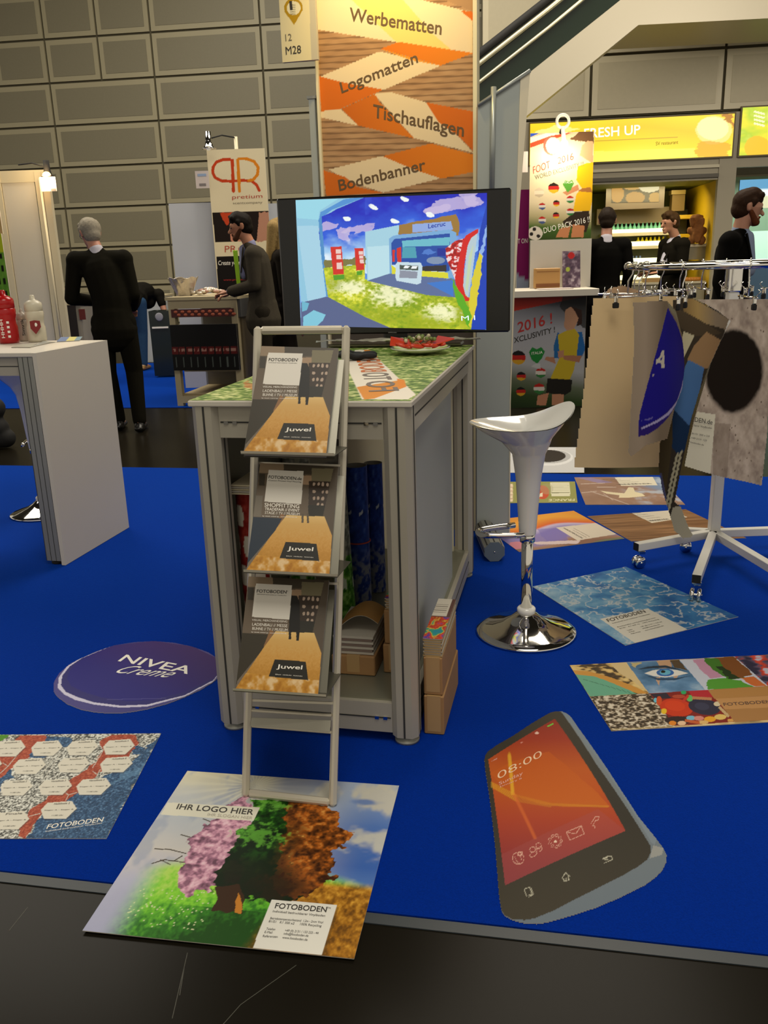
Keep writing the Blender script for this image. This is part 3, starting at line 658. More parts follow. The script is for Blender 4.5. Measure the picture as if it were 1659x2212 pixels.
def ex(b):
    b.qtext(q, 'FOTOBODEN', T(345, 1455), T(765, 1400), T(362, 1420), WINK, .035, lift=.0006)
    smalltext(b, q, [('Individuell bedruckbarer Vinylboden', T(340, 1478), T(760, 1415), .006)], mat=WINK)
    for i, (x, y, w_) in enumerate(HEX):
        h = 118*w_/240; nm = 'Finale' if i == 12 else ('Halbfinale 2' if i == 11 else ('Viertelfinale 3' if i in (8, 9, 10) else 'Achtelfinale %d' % (i % 8+1)))
        smalltext(b, q, [(nm, T(x+w_*.36, y+h*.22), T(x+w_*.80, y+h*.17), .0075), ('Sieger A - Sieger B', T(x+w_*.09, y+h*.56), T(x+w_*.9, y+h*.5), .004), ('11:00 Uhr', T(x+w_*.3, y+h*.86), T(x+w_*.62, y+h*.84), .005)])
poster(cv, q, 'floor_poster', 'grey, red and blue floor poster with white hexagon match boxes at the left edge', ex)

# --- round cream tin sticker
q = fquad((100, 1560), (520, 1560), (520, 1370), (100, 1370), PZ)
cv = Canvas(260, 220, '2a2568', q); U, V_ = cv.U, cv.V
OUT = [T(*p) for p in ((395, 400), (402, 350), (440, 290), (520, 220), (600, 180), (720, 125), (850, 82), (1000, 58), (1150, 50), (1300, 62), (1440, 92), (1560, 135), (1640, 190), (1670, 250), (1650, 310), (1590, 360), (1500, 415), (1380, 470), (1250, 520), (1100, 560), (1000, 578), (900, 590), (800, 590), (700, 582), (600, 562), (500, 522), (430, 470), (402, 435))]
cv.hole = ~cv.mask(OUT)
cv.c[:] = cv.grad([(0, '4a4484'), (.5, '3c3878'), (1, '5a5490')], U)
cv.poly([T(*p) for p in ((430, 400), (440, 320), (500, 240), (600, 180), (850, 82), (1150, 50), (1640, 190), (1670, 250), (1590, 355), (1380, 465), (1100, 540), (900, 548), (700, 525), (560, 490), (480, 450))], 'c9c6dc')
cv.poly([T(*p) for p in ((455, 380), (465, 310), (520, 240), (610, 180), (850, 82), (1150, 50), (1640, 190), (1670, 250), (1590, 345), (1380, 455), (1100, 525), (900, 533), (700, 508), (580, 470), (490, 430))], '28246c')
TOPP = [T(*p) for p in ((500, 330), (515, 280), (570, 220), (650, 165), (850, 85), (1150, 50), (1440, 92), (1640, 190), (1665, 250), (1600, 325), (1380, 430), (1150, 490), (950, 500), (750, 470), (620, 430), (530, 385))]
cv.put(cv.mask(TOPP), cv.grad([(0, '16187a'), (.5, '201a74'), (1, '3c1c60')], U*.6+V_*.6))
cv.line(T(800, 488), T(1240, 478), .5, '6a66a0', a=.6)
def ex(b):
    b.qtext(q, 'NIVEA', T(880, 200), T(1400, 298), T(945, 152), WINK, .06, lift=.0006)
    b.qtext(q, 'Creme', T(850, 287), T(1255, 325), T(960, 232), WINK, .0, shear=.4, lift=.0006)
poster(cv, q, 'round_sticker', 'round dark blue cream tin floor sticker left of the grass-topped counter', ex, 'floor sticker', None, True)

# --- mobile phone cut-out
T = crop(1030, 1520, 3.858)
q = fquad((1010, 2010), (1500, 2010), (1470, 1520), (1030, 1520), PZ)
cv = Canvas(300, 320, '5f6c78', q); U, V_ = cv.U, cv.V
def P(*pts): return [T(*p) for p in pts]
OUT = P((60, 470), (66, 430), (85, 400), (160, 345), (300, 265), (450, 165), (560, 100), (610, 72), (660, 60), (710, 62), (750, 78), (780, 100), (850, 200), (1000, 410), (1200, 710), (1350, 940), (1500, 1125), (1560, 1205), (1585, 1260), (1582, 1320), (1550, 1390), (1490, 1450), (1400, 1515), (1200, 1615), (1000, 1700), (800, 1765), (600, 1822), (500, 1838), (400, 1832), (300, 1808), (230, 1770), (200, 1720), (182, 1600), (150, 1200), (105, 800), (68, 560))
cv.hole = ~cv.mask(OUT)
cv.c[:] = cv.grad([(0, '64707a'), (.5, '70797e'), (1, '7c8388')], V_)
cv.poly(P((700, 62), (770, 95), (1500, 1130), (1480, 1180), (1450, 1150)), '76828c'); cv.poly(P((1470, 1180), (1560, 1205), (1540, 1260), (1440, 1290)), '9a9a94', a=.8)
FACE = P((60, 470), (66, 430), (85, 400), (160, 345), (300, 265), (450, 165), (560, 100), (610, 72), (660, 60), (700, 66), (720, 90), (1000, 510), (1420, 1140), (1450, 1190), (1450, 1240), (1420, 1300), (1340, 1360), (1200, 1440), (1000, 1540), (800, 1640), (650, 1720), (480, 1790), (400, 1803), (300, 1800), (230, 1765), (200, 1720), (182, 1600), (150, 1200), (105, 800), (68, 560))
cv.put(cv.mask(FACE), cv.grad([(0, '3a3426'), (.4, '2e2a20'), (1, '3c362a')], V_))
SC = P((95, 465), (650, 125), (1240, 1060), (235, 1515))
m = cv.mask(SC)
sc = cv.grad([(0, '742432'), (.18, '8c2c2a'), (.35, 'a83c1c'), (.5, 'b85010'), (.62, 'b85414'), (.8, '9c341c'), (1, '84281c')], V_*1.15-.1)
cv.put(m, sc)
ARC = P((110, 580), (200, 680), (320, 770), (500, 830), (700, 855), (1110, 860), (1150, 900), (1000, 740), (800, 560), (600, 400), (300, 480))
cv.put(cv.mask(ARC, wob=.004)&m, cv.grad([(0, 'd89a1c'), (.3, 'c8680c'), (1, 'bc5410')], smooth01((.9-(U*0+1-V_)*1.0)*1.5)), .8)
for k in range(12): cv.line(T(118, 650+k*4), T(330, 760+k*5), .9, 'e4ac20', a=.25); cv.line(T(330, 760+k*5), T(620, 830+k*3), .9, 'd08c1c', a=.2); cv.line(T(620, 830+k*2), T(1100, 852+k), .8, 'cc8418', a=.2)
for k in range(9): cv.line(T(270, 400+k*4), T(300, 760), 2.2+k*.3, 'e8b428', a=.12); cv.line(T(300, 740), T(490, 1130), 1.5+k*.4, 'd86a28', a=.09)
cv.put(cv.mask(P((200, 1260), (1010, 880), (1240, 1060), (235, 1515)))&m, 'a05050', .28); cv.poly(P((585, 185), (635, 162), (640, 172), (592, 196)), '6ac040')
PI = 'd8a490'
def ring(c_, rx, ry, col_, w_=.6, ang=-.5, a=1):
    pr = None
    for t in np.linspace(0, 2*math.pi, 21):
        p = (c_[0]+rx*math.cos(t)*math.cos(ang)-ry*math.sin(t)*math.sin(ang), c_[1]+rx*math.cos(t)*math.sin(ang)+ry*math.sin(t)*math.cos(ang))
        if pr: cv.line(T(*pr), T(*p), w_, col_, a=a)
        pr = p
ring((345, 1288), 48, 50, PI); ring((345, 1288), 22, 50, PI, .5); ring((360, 1250), 20, 14, PI, 1.2)
ring((465, 1215), 24, 22, PI); ring((515, 1185), 22, 26, PI); ring((470, 1255), 32, 18, PI); ring((520, 1215), 26, 16, PI)
for t in range(9): ring((655+48*math.cos(t*.698), 1145+48*math.sin(t*.698)), 12, 10, PI, .5)
cv.ell(T(655, 1148), 3, 3, 'e8c8b0')
for a_, c_ in (((745, 1070), (870, 1018)), ((870, 1018), (895, 1085)), ((895, 1085), (775, 1138)), ((775, 1138), (745, 1070)), ((745, 1070), (825, 1085)), ((825, 1085), (870, 1018))): cv.line(T(*a_), T(*c_), .7, PI)
for a_, c_ in (((990, 940), (1020, 940)), ((1020, 940), (1010, 970)), ((1010, 970), (985, 975)), ((990, 940), (950, 1000)), ((950, 1000), (950, 1045)), ((950, 1045), (980, 1045)), ((980, 1045), (985, 1020)), ((985, 1020), (965, 1015)), ((965, 1015), (990, 975))): cv.line(T(*a_), T(*c_), .6, PI)
LG = 'b4b09c'
for a_, c_ in (((395, 1545), (440, 1530)), ((440, 1530), (460, 1590)), ((460, 1590), (412, 1602)), ((412, 1602), (395, 1545)), ((450, 1535), (472, 1590)), ((472, 1590), (430, 1612)), ((710, 1455), (738, 1408)), ((738, 1408), (775, 1440)), ((720, 1455), (730, 1480)), ((730, 1480), (768, 1470)), ((768, 1470), (760, 1440)), ((742, 1475), (745, 1450)), ((1045, 1295), (1090, 1270)), ((1045, 1295), (1095, 1300)), ((1090, 1272), (1125, 1275)), ((1125, 1275), (1130, 1300)), ((1130, 1300), (1058, 1330))): cv.line(T(*a_), T(*c_), .8, LG)
cv.poly(P((1040, 1295), (1088, 1268), (1090, 1292)), LG); cv.ell(T(500, 245), 4, 3, 'e0b8a8'); cv.poly(P((120, 482), (172, 448), (170, 462)), 'c89890'); cv.poly(P((360, 322), (385, 318), (372, 332)), 'd08878')
def ex(b):
    pk = M('pale_pink_ink', 'e0a898', .5)
    b.qtext(q, '08:00', T(175, 635), T(545, 440), T(170, 575), M('pale_cream_ink', 'ecc8a4', .5), -.01, lift=.0006)
    b.qtext(q, 'Sunday', T(185, 682), T(385, 590), T(182, 655), pk, 0, lift=.0006); b.qtext(q, 'January 8', T(190, 700), T(375, 628), T(188, 688), pk, 0, lift=.0006)
poster(cv, q, 'phone_sticker', 'large smartphone-shaped floor sticker with an orange lock screen', ex, 'floor sticker', None, True)

# --- picture collage, right edge
T = crop(1220, 1400, 3.779)
q = fquad((1320.5, 1578.6), (1990, 1541), (1870, 1402.5), (1230.6, 1437), PZ)
cv = Canvas(560, 230, '806a50', q); U, V_ = cv.U, cv.V
s1 = fbm(U, V_, 90, 50, 91, 2); s2 = fbm(U, V_, 14, 8, 94, 4)
cv.c[:] = cv.grad([(0, '503c28'), (.4, '9a8058'), (.6, 'c8ac78'), (1, 'd8c494')], .5+(s2-.5)*2.4)
cv.poly(P((35, 140), (490, 115), (690, 370), (200, 395)), cv.grad([(0, '3c3020'), (.35, '54422c'), (.5, 'b49458'), (1, 'd4b878')], .5+(fbm(U, V_, 30, 18, 99, 3)-.5)*2.6))
cv.poly(P((420, 118), (500, 115), (690, 370), (560, 270), (440, 200), (380, 130)), 'c8b080', wob=.005)
cv.poly(P((65, 180), (200, 190), (380, 240), (560, 310), (690, 372), (600, 372), (440, 320), (250, 235), (90, 215)), 'c08a3c'); cv.poly(P((85, 215), (240, 232), (400, 290), (590, 375), (205, 395)), '62a084', wob=.004); 
for k in range(9): cv.line(T(150+k*45, 255+k*12), T(190+k*45, 265+k*14), .5, '3c7058')
cv.put(cv.mask(P((205, 395), (690, 370), (905, 640), (380, 675))), cv.grad([(0, '2c2418'), (.45, '5c4c3a'), (.55, '84745e'), (1, 'cfc4b0')], .5+(fbm(U, V_, 110, 60, 102, 2)-.5)*2.4))
cv.put(cv.mask(P((500, 115), (935, 95), (1150, 345), (690, 372))), cv.grad([(0, '345878'), (.5, '5a80a4'), (1, 'a0b4c4')], .5+(s2-.5)*1.2+(.6-V_)*.6))
cv.poly(P((740, 105), (860, 100), (880, 160), (760, 165)), 'b08c6c', wob=.01); cv.poly(P((860, 100), (935, 95), (1000, 180), (900, 160)), '4c3c28', wob=.01); cv.poly(P((540, 120), (620, 115), (580, 160)), 'b0a070', wob=.01)
cv.poly(P((590, 175), (680, 150), (820, 140), (1000, 190), (820, 160), (700, 165)), '1c2c3c'); cv.poly(P((650, 205), (720, 180), (830, 170), (920, 180), (1010, 205), (920, 225), (820, 240), (720, 228)), 'd0ccc4')
cv.ell(T(820, 200), 19, 8, '2c5c9c'); cv.ell(T(820, 198), 12, 5.5, '5ca0b8'); cv.ell(T(803, 192), 5, 3, '14180c'); cv.poly(P((735, 240), (780, 235), (770, 310)), 'b89478'); cv.poly(P((885, 230), (930, 222), (900, 258)), 'b89478')
cv.poly(P((640, 215), (760, 262), (900, 262), (1030, 225), (900, 245), (760, 245)), '24405c')
# tree tile
cv.put(cv.mask(P((935, 95), (1385, 68), (1660, 310), (1150, 345))), 'b4b8c4'); cv.poly(P((1040, 95), (1130, 90), (1290, 235), (1190, 250), (1110, 180)), 'b08098', wob=.006)
cv.poly(P((1130, 85), (1230, 82), (1330, 140), (1480, 240), (1330, 260), (1240, 190), (1150, 130)), '3c6c20', wob=.01); cv.poly(P((1240, 150), (1400, 150), (1470, 240), (1340, 255)), '1c3010', wob=.01)
cv.poly(P((1230, 80), (1385, 70), (1540, 215), (1440, 245), (1330, 180)), '74441c', wob=.01); cv.poly(P((1160, 260), (1300, 245), (1440, 265), (1550, 320), (1160, 340)), '4c8c2c', wob=.01); cv.poly(P((1440, 245), (1550, 230), (1640, 310), (1540, 310)), 'b8602c', wob=.006)
cv.poly(P((1385, 68), (2400, 20), (2700, 250), (1660, 310)), cv.grad([(0, '28243c'), (.4, '5c4c64'), (.55, 'a83424'), (.8, 'cc4c3c'), (1, 'b0b0c0')], .5+(fbm(U, V_, 24, 14, 108, 3)-.5)*2.4))
# sweets
cv.poly(P((690, 370), (1170, 340), (1390, 600), (905, 640)), '7a1c14'); cv.poly(P((1010, 350), (1170, 342), (1210, 400), (1050, 410)), 'a8242c'); cv.poly(P((700, 375), (830, 365), (870, 410), (740, 415)), '2c2430')
cv.ell(T(910, 485), 36, 19, 'bc3410', ang=.15); cv.ell(T(900, 470), 22, 11, 'c83c14', ang=.15); cv.ell(T(1140, 480), 35, 17, '28263a', ang=.15); cv.ell(T(1120, 475), 16, 8, '34344a', ang=.15); cv.ell(T(930, 590), 30, 9, '2a1c1c')
for x, y, rx, ry, c_ in ((970, 362, 6, 4, '2c9c5c'), (1020, 410, 7, 7, '5cac5c'), (740, 425, 4, 5, '64b0c4'), (1030, 570, 10, 5, '6cacc4'), (1095, 572, 11, 5, 'c88074'), (1185, 580, 13, 6, 'd89a20'), (1270, 562, 13, 6, 'd0b060'), (880, 612, 8, 5, 'd07c20'), (955, 612, 9, 5, 'd8b490'), (1245, 455, 8, 5, 'c8b898'), (810, 515, 6, 6, 'd8b020'), (1130, 605, 12, 4, 'd0a868'), (930, 395, 14, 4, 'a8442c'), (770, 430, 6, 10, 'c0481c')): cv.ell(T(x, y), rx, ry, c_)
for a_, c_, k in (((960, 440), (1010, 385), 'b83424'), ((1040, 405), (1200, 415), 'b07850'), ((980, 590), (1100, 610), 'b8582c'), ((1260, 480), (1340, 560), 'b89c70'), ((1330, 590), (1380, 585), 'c8944c')): cv.line(T(*a_), T(*c_), 3, k)
# carton tile
cv.poly(P((1170, 340), (1700, 305), (1950, 570), (1390, 605)), '9c7040'); cv.poly(P((1230, 415), (1720, 385), (1800, 480), (1310, 500)), 'b08250'); cv.poly(P((1170, 345), (1690, 310), (1710, 380), (1220, 415)), 'a47640')
cv.poly(P((1700, 305), (2700, 250), (2900, 520), (1950, 570)), cv.grad([(0, '304c6c'), (1, '8c9cac')], s2)); cv.poly(P((380, 672), (1950, 590), (1950, 575), (370, 660)), 'c8b480', a=.4)
def ex(b): b.qtext(q, 'FOTOBODEN', T(1300, 472), T(1690, 448), T(1290, 448), M('brown_ink', '54341c', .6), .03, lift=.0006)
poster(cv, q, 'floor_poster', 'long floor poster with a blue eye, pebbles and sweets at the right edge', ex)

# --- small printed card drawn on far posters
def cardlines(b, q, a, c_, d, n=5, bar=True):
    """lines of small print: a text origin, c_ end of a line, d end of the column (photo points)"""
    A, C2, D = q.hit(*a), q.hit(*c_), q.hit(*d); x = C2-A; y = D-A
    for i in range(n):
        o = A+y*(i/n)+EZ*.0005; wdt = 1.0 if i == 0 else (.55+.3*((i*7) % 3)/2); hgt = .5 if i == 0 else .22
        b.text('FOTOBODEN' if i == 0 else ['Individuell bedruckbarer Vinyl', 'Brandverhalten und Rutsch', 'Telefon  Mail', 'info@fotoboden.de'][(i-1) % 4], o+y*(.8/n), x*wdt, -y/n*hgt*1.1, INK, .03 if i == 0 else 0)
# --- blue water
T = crop(1080, 1000, 2.865)
q = fquad((1350.5, 1394), (1595, 1332), (1352, 1224), (1150, 1267), PZ)
cv = Canvas(230, 230, '4a7a9c', q); U, V_ = cv.U, cv.V
r1 = fbm(U, V_, 7, 9, 120, 5); r2 = 1-np.abs(fbm(U, V_, 9, 12, 127, 4)-.5)*2
cv.c[:] = cv.grad([(0, '16508a'), (.4, '3470a0'), (.6, '5488ac'), (1, '86a4b8')], .45+(r1-.5)*1.3+(.5-U)*.5)
cv.put(smooth01((r2-.9)*14), 'b4b8b8', .75)
cv.poly([T(620, 965), T(915, 900), T(1160, 1030), T(835, 1115)], 'c4c0b4')
def ex(b):
    b.qtext(q, 'FOTOBODEN', T(672, 985), T(905, 925), T(655, 968), INK, .03, lift=.0006)
    for st, x0, y0, x1, y1 in (('Individuell bedruckbarer Vinylboden', 700, 995, 930, 937), ('Brandverhalten und Rutschfestigkeit 2mm', 730, 1018, 965, 960), ('B1/S1   K1 300 x2   100% Recycling', 745, 1028, 985, 970), ('Telefon', 790, 1040, 822, 1032), ('+49 (0) 2131 / 133 44', 870, 1018, 1005, 985), ('E-Mail', 803, 1050, 835, 1042), ('info@fotoboden.de', 885, 1028, 990, 1002), ('Referenzen', 815, 1060, 872, 1046), ('www.fotoboden.de', 900, 1040, 1015, 1010)): smalltext(b, q, [(st, T(x0, y0), T(x1, y1), .0065)])
poster(cv, q, 'floor_poster', 'blue rippling water floor poster beside the white bar stool', ex)
# --- wood
q = fquad((1364, 1169), (1612, 1162), (1481, 1100), (1268.5, 1115), PZ)
cv = Canvas(160, 120, '7a5636', q); g = fbm(cv.U, cv.V, 3, 60, 131, 3); cv.c[:] = cv.grad([(0, '5c3c24'), (.5, '7c5838'), (1, '9c7450')], .5+(g-.5)*1.4)
CP = [T(800, 303), T(1010, 278), T(1160, 335), T(940, 372)]; cv.poly(CP, 'c8bfae')
def ex(b): cardlines(b, q, T(1060, 352), T(945, 364), T(860, 305))
poster(cv, q, 'floor_poster', 'brown wood-grain floor poster under the left foot of the chrome sample rack', ex)
# --- seagull
q = fquad((1265, 1090), (1480, 1090), (1424, 1030), (1240.6, 1031), PZ)
cv = Canvas(200, 130, '846250', q); g = fbm(cv.U, cv.V, 5, 5, 135, 4); cv.c[:] = cv.mix('7c5c48', '9a7c6c', g); cv.put(smooth01((cv.U+cv.V*.7-1.05)*4), '6a88ac', .8); cv.put(smooth01((g-.55)*5)*smooth01((cv.U-.4)*4), 'a8b4c4', .7)
cv.poly(P((470, 90), (560, 90), (700, 120), (620, 125)), '8478a4', a=.7, wob=.02)
cv.poly([T(710, 90), T(945, 86), T(975, 138), T(750, 142)], 'd0c8b4'); cv.poly([T(860, 90), T(930, 88), T(938, 104), T(870, 106)], 'd0c8b4')
cv.poly([T(620, 172), T(700, 182), T(770, 188), T(795, 150), T(825, 152), T(835, 178), T(880, 190), T(900, 205), T(800, 215), T(735, 215), T(740, 200), T(660, 190)], 'd0c4a4')
for a_, c_ in (((500, 130), (650, 125)), ((505, 185), (600, 175)), ((560, 175), (680, 215)), ((680, 215), (800, 258)), ((600, 150), (720, 150)), ((640, 190), (700, 230))): cv.line(T(*a_), T(*c_), .8, 'b09c90')
def ex(b): cardlines(b, q, T(960, 132), T(762, 138), T(725, 98), 4)
poster(cv, q, 'floor_poster', 'brown and blue floor poster of a flying seagull, farthest beside the rack', ex)
# --- orange and violet swirls
A_, B_ = fl(1349, 1164), fl(1104, 1195); dx = nrm(B_-A_)*.56; T1 = fl(1239, 1104)
q = Quad(A_+EZ*PZ+dx, A_+EZ*PZ, T1+EZ*PZ, T1+dx+EZ*PZ)
cv = Canvas(170, 130, 'a48c84', q); U, V_ = cv.U, cv.V; wv = V_+.08*np.sin(U*7)
cv.c[:] = cv.grad([(0, '7c5848'), (.12, '94705c'), (.2, '8474a4'), (.45, '7c70a8'), (.55, 'b4a8c4'), (.6, 'c85a1c'), (.8, 'd0902c'), (1, 'c8842c')], wv)
cv.poly(P((60, 540), (200, 520), (200, 480), (60, 490)), 'c07888', wob=.02); cv.poly(P((230, 410), (400, 400), (420, 480), (300, 500)), '6c60a8', wob=.02, a=.6); cv.poly(P((620, 478), (760, 458), (770, 470), (560, 495)), '5c7858', wob=.01, a=.7); cv.poly(P((200, 490), (500, 478), (480, 500), (230, 505)), 'c8b4b4', wob=.01)
cv.poly([T(345, 400), T(590, 372), T(725, 440), T(480, 480)], 'cabfb0')
def ex(b): cardlines(b, q, T(500, 468), T(385, 405), T(560, 455), 3)
poster(cv, q, 'floor_poster', 'orange and violet wave floor poster behind the white bar stool', ex)
# --- olive map
q = fquad((1010, 1087), (1247.5, 1085.5), (1242, 1040), (1025, 1041), PZ)
cv = Canvas(170, 80, '8a8a4c', q); cv.poly(P((310, 120), (430, 120), (435, 205), (318, 207)), 'd0ccb0'); cv.poly(P((320, 183), (432, 182), (432, 186), (320, 187)), '6a6a48')
cv.poly(P((40, 130), (80, 130), (80, 240), (40, 240)), 'd8c4a8')
for k in range(4): cv.line(T(45, 150+k*24), T(82, 150+k*24), .5, 'a07860')
for k in range(5): cv.line(T(322, 130+k*10), T(428, 130+k*10), .35, 'a8a488')
cv.ell(T(262, 182), 15, 15, 'b84a2c'); cv.ell(T(290, 160), 14, 12, '9c9470', a=.4); cv.poly(P((240, 195), (262, 182), (264, 208), (240, 210)), 'd8ccb0')
def ex(b): b.qtext(q, 'FRANCE', T(462, 222), T(302, 224), T(462, 236), M('cream_ink', 'd8d4a8', .6), .04, lift=.0006)
poster(cv, q, 'floor_poster', 'olive green floor poster with upside-down FRANCE lettering and orange disc', ex)
# --- white board with black disc
q = fquad((1080, 1021), (1262, 1021), (1262, 966), (1080, 966), PZ)
cv = Canvas(140, 70, 'bcbcbc', q); cv.ell((1186, 988), 52, 18, 'd0d0d0'); cv.ell((1186, 986), 47, 15, 'a8a8a8'); cv.ell((1184, 985), 38, 13, '2a2420')
poster(cv, q, 'floor_poster', 'white floor poster with a black disc on the dark aisle floor')

# ================================================================== BROCHURE STAND
BLc, BRc = fl(531, 1712, .012), fl(719, 1733, .012)
TLc, TRc = atD(557, 714, 2.245), atD(748, 712, 2.245)
SILV = M('satin_silver', 'c9c1ae', .32, .25)
st = thing('brochure_stand', (BLc+BRc)/2*V(1, 1, 0), 'silver ladder-shaped brochure stand leaning against the front of the grass-topped counter', 'stand')
fx = nrm(BRc-BLc); fu = nrm((TLc+TRc)/2-(BLc+BRc)/2); fn_ = nrm(np.cross(fx, fu)); 
if fn_[1] > 0: fn_ = -fn_
b = B(); W_ = .0205
for p, q_ in ((BLc-fu*W_/2, TLc+fu*W_/2), (BRc-fu*W_/2, TRc+fu*W_/2)): b.bar(p, q_, W_, .02, SILV, fn_, .007)
for p, q_ in ((BLc, BRc), (TLc, TRc)): b.bar(p+fx*W_*.3, q_-fx*W_*.3, W_, .02, SILV, fn_, .007)
b.build('frame', st)
def onframe(px, py, off=0):
    d = ray(px, py); return _C+d*(((BLc-_C)@fn_)/(d@fn_))+fn_*off
# three trays with a stack of brochures each
TRAYM = M('tray_metal', '6f6c60', .3, .6)
def brochure_canvas(q, kind):
    T = crop(490, 690, 5.53); cv = Canvas(190, 250, '6b5f50', q); U, V_ = cv.U, cv.V
    # painted in the coordinates of the top brochure
    R = BQ[0]
    def P(*pts): return [R.uv(*T(*p)) for p in pts]
    def poly(pts, c_, **k): cv.poly(P(*pts), c_, px=False, **k)
    g = fbm(U, V_, 60, 80, 150, 3); g2 = fbm(U, V_, 12, 16, 154, 3)
    cv.c[:] = cv.grad([(0, '5c5040'), (.4, '665848'), (1, '74685a')], 1-V_)
    poly([(405, 310), (700, 325), (690, 440), (400, 435)], '8c7860'); poly([(400, 440), (470, 445), (455, 585), (388, 580)], '3c362c'); poly([(690, 325), (1345, 340), (1340, 440), (690, 440)], '463e32')
    poly([(900, 455), (1015, 455), (1010, 560), (900, 560)], 'a08468'); poly([(1020, 365), (1290, 370), (1270, 520), (1010, 515)], '787056'); poly([(980, 520), (1280, 520), (1200, 900), (960, 900)], '3a2e24')
    for r, y in enumerate((555, 640, 720, 790)):
        for k in range(4):
            if (r*3+k) % 5 != 4: cv.ell(R.uv(*T(1040+k*52-r*4, y)), .018, .017, 'c0a894', px=False, wob=.01, seed=k, n=10, a=.85)
    poly([(960, 800), (1230, 800), (1190, 930), (960, 930)], '2c2a22'); poly([(300, 955), (650, 960), (560, 1110), (225, 1490), (200, 1580)], '383226'); poly([(640, 900), (680, 930), (590, 1080), (550, 1100)], '8a6440')
    poly([(1280, 340), (1345, 345), (1200, 1600), (1190, 1140), (1130, 930)], '54493c')
    # wooden floor
    fl_ = [(700, 925), (1150, 930), (1230, 1150), (1190, 1612), (190, 1590), (560, 1100)]
    cv.put(cv.mask(P(*fl_), False), cv.grad([(0, 'b07c28'), (.3, 'c08a38'), (.5, 'cc984a'), (.8, 'd0a45c'), (1, 'e2c07c')], V_*1.9-.05+(g-.5)*.35*(V_ < .4)))
    cv.put(cv.mask(P((190, 1590), (330, 1400), (1200, 1450), (1195, 1612)), False), cv.grad([(0, 'a86c14'), (.5, 'cc9438'), (1, 'ecd0a0')], .5+(g2-.5)*2.2), .75)
    # figure
    if kind != 2:
        poly([(880, 520), (960, 520), (990, 600), (985, 900), (970, 1020), (940, 1020), (940, 930), (880, 930), (880, 1010), (850, 1010), (855, 900), (865, 760)], '1a1814')
    else:
        poly([(880, 900), (905, 900), (900, 1010), (875, 1010)], '5c5040'); poly([(940, 900), (965, 900), (965, 1010), (940, 1010)], '5c5040'); poly([(330, 700), (430, 700), (400, 950), (300, 950)], '7a7468', a=.6)
        cv.put((U < .42) & (V_ < .52) & cv.mask(P((300, 955), (650, 960), (560, 1110), (225, 1490), (200, 1580)), False), '2a3440')
    poly([(680, 1235), (1045, 1250), (1072, 1455), (600, 1430)], '24221c')
    sh = 0 if kind != 2 else 15
    poly([(495+sh, 395), (908+sh, 405), (865+sh, 792), (430+sh, 770)], 'ded8cc')
    return cv
def brochure_text(b, q, kind):
    T = crop(490, 690, 5.53); R = BQ[0]
    def qt(st_, pl, pr, pt, mat, bold=0, lift=.0006):
        (u0, v0), (u1, v1), (u2, v2) = R.uv(*T(*pl)), R.uv(*T(*pr)), R.uv(*T(*pt)); O = q.P(u0, v0)
        b.text(st_, O+q.n*lift, q.P(u1, v1)-O, q.P(u2, v2)-O, mat, bold)
    WI = M('warm_white_ink', 'f0e9dc', .5)
    if kind == 2:
        qt('FOTOBODEN.de', (505, 498), (895, 512), (512, 462), INK, .03); qt('Custom Printed Vinyl Flooring', (505, 528), (890, 540), (508, 512), INK)
        for s_, y, h in (('SHOPFITTING', 830, 45), ('TRADEFAIR // EVENT', 872, 32), ('STAGE // TV // MUSEUM', 915, 32)): qt(s_, (445, y), (855, y+10), (450, y-h), WI, .04)
    else:
        qt('FOTOBODEN', (498, 498), (840, 502), (504, 462), INK, .03); qt('TM', (842, 480), (858, 480), (843, 470), INK); qt('Individuell bedruckbarer Vinylboden', (500, 520), (838, 528), (502, 510), INK)
        for s_, y, h in (('VISUAL MERCHANDISING', 815, 22), ('LADENBAU // MESSE', 868, 32), ('BUHNE // TV // MUSEUM', 915, 32)): qt(s_, (428, y), (838, y+8), (432, y-h), WI, .035)
    qt('by visuals united ag - www.fotoboden.de', (415, 945), (825, 952), (418, 934), WI, .01)
    qt('Juwel', (695, 1335), (1000, 1338), (705, 1290), WI, .015); qt('BERLIN   HAMBURG   MUNCHEN', (680, 1408), (1000, 1418), (682, 1398), WI)
DB, DT = 2.105, 2.205
BQ = [Quad(atD(526, 977, DB), atD(704.5, 981.5, DB), atD(731, 752, DT), atD(565, 747.5, DT)),
      Quad(atD(532, 1233, DB), atD(711.5, 1242, DB), atD(731, 1008, DT), atD(562, 1000, DT)),
      Quad(atD(509, 1489, DB), atD(687, 1501, DB), atD(711, 1253.5, DT), atD(537, 1245, DT))]
BQPX = ((731, 752), (731, 1008), (711, 1253.5))
BQ = [Quad(q_.c[0], q_.c[1], q_.hit(*px_), q_.c[3]) for q_, px_ in zip(BQ, BQPX)]
names = ('German cover brochure stack in the top tray of the silver stand', 'English cover brochure stack in the middle tray of the silver stand', 'German cover brochure stack in the lowest filled tray of the silver stand')
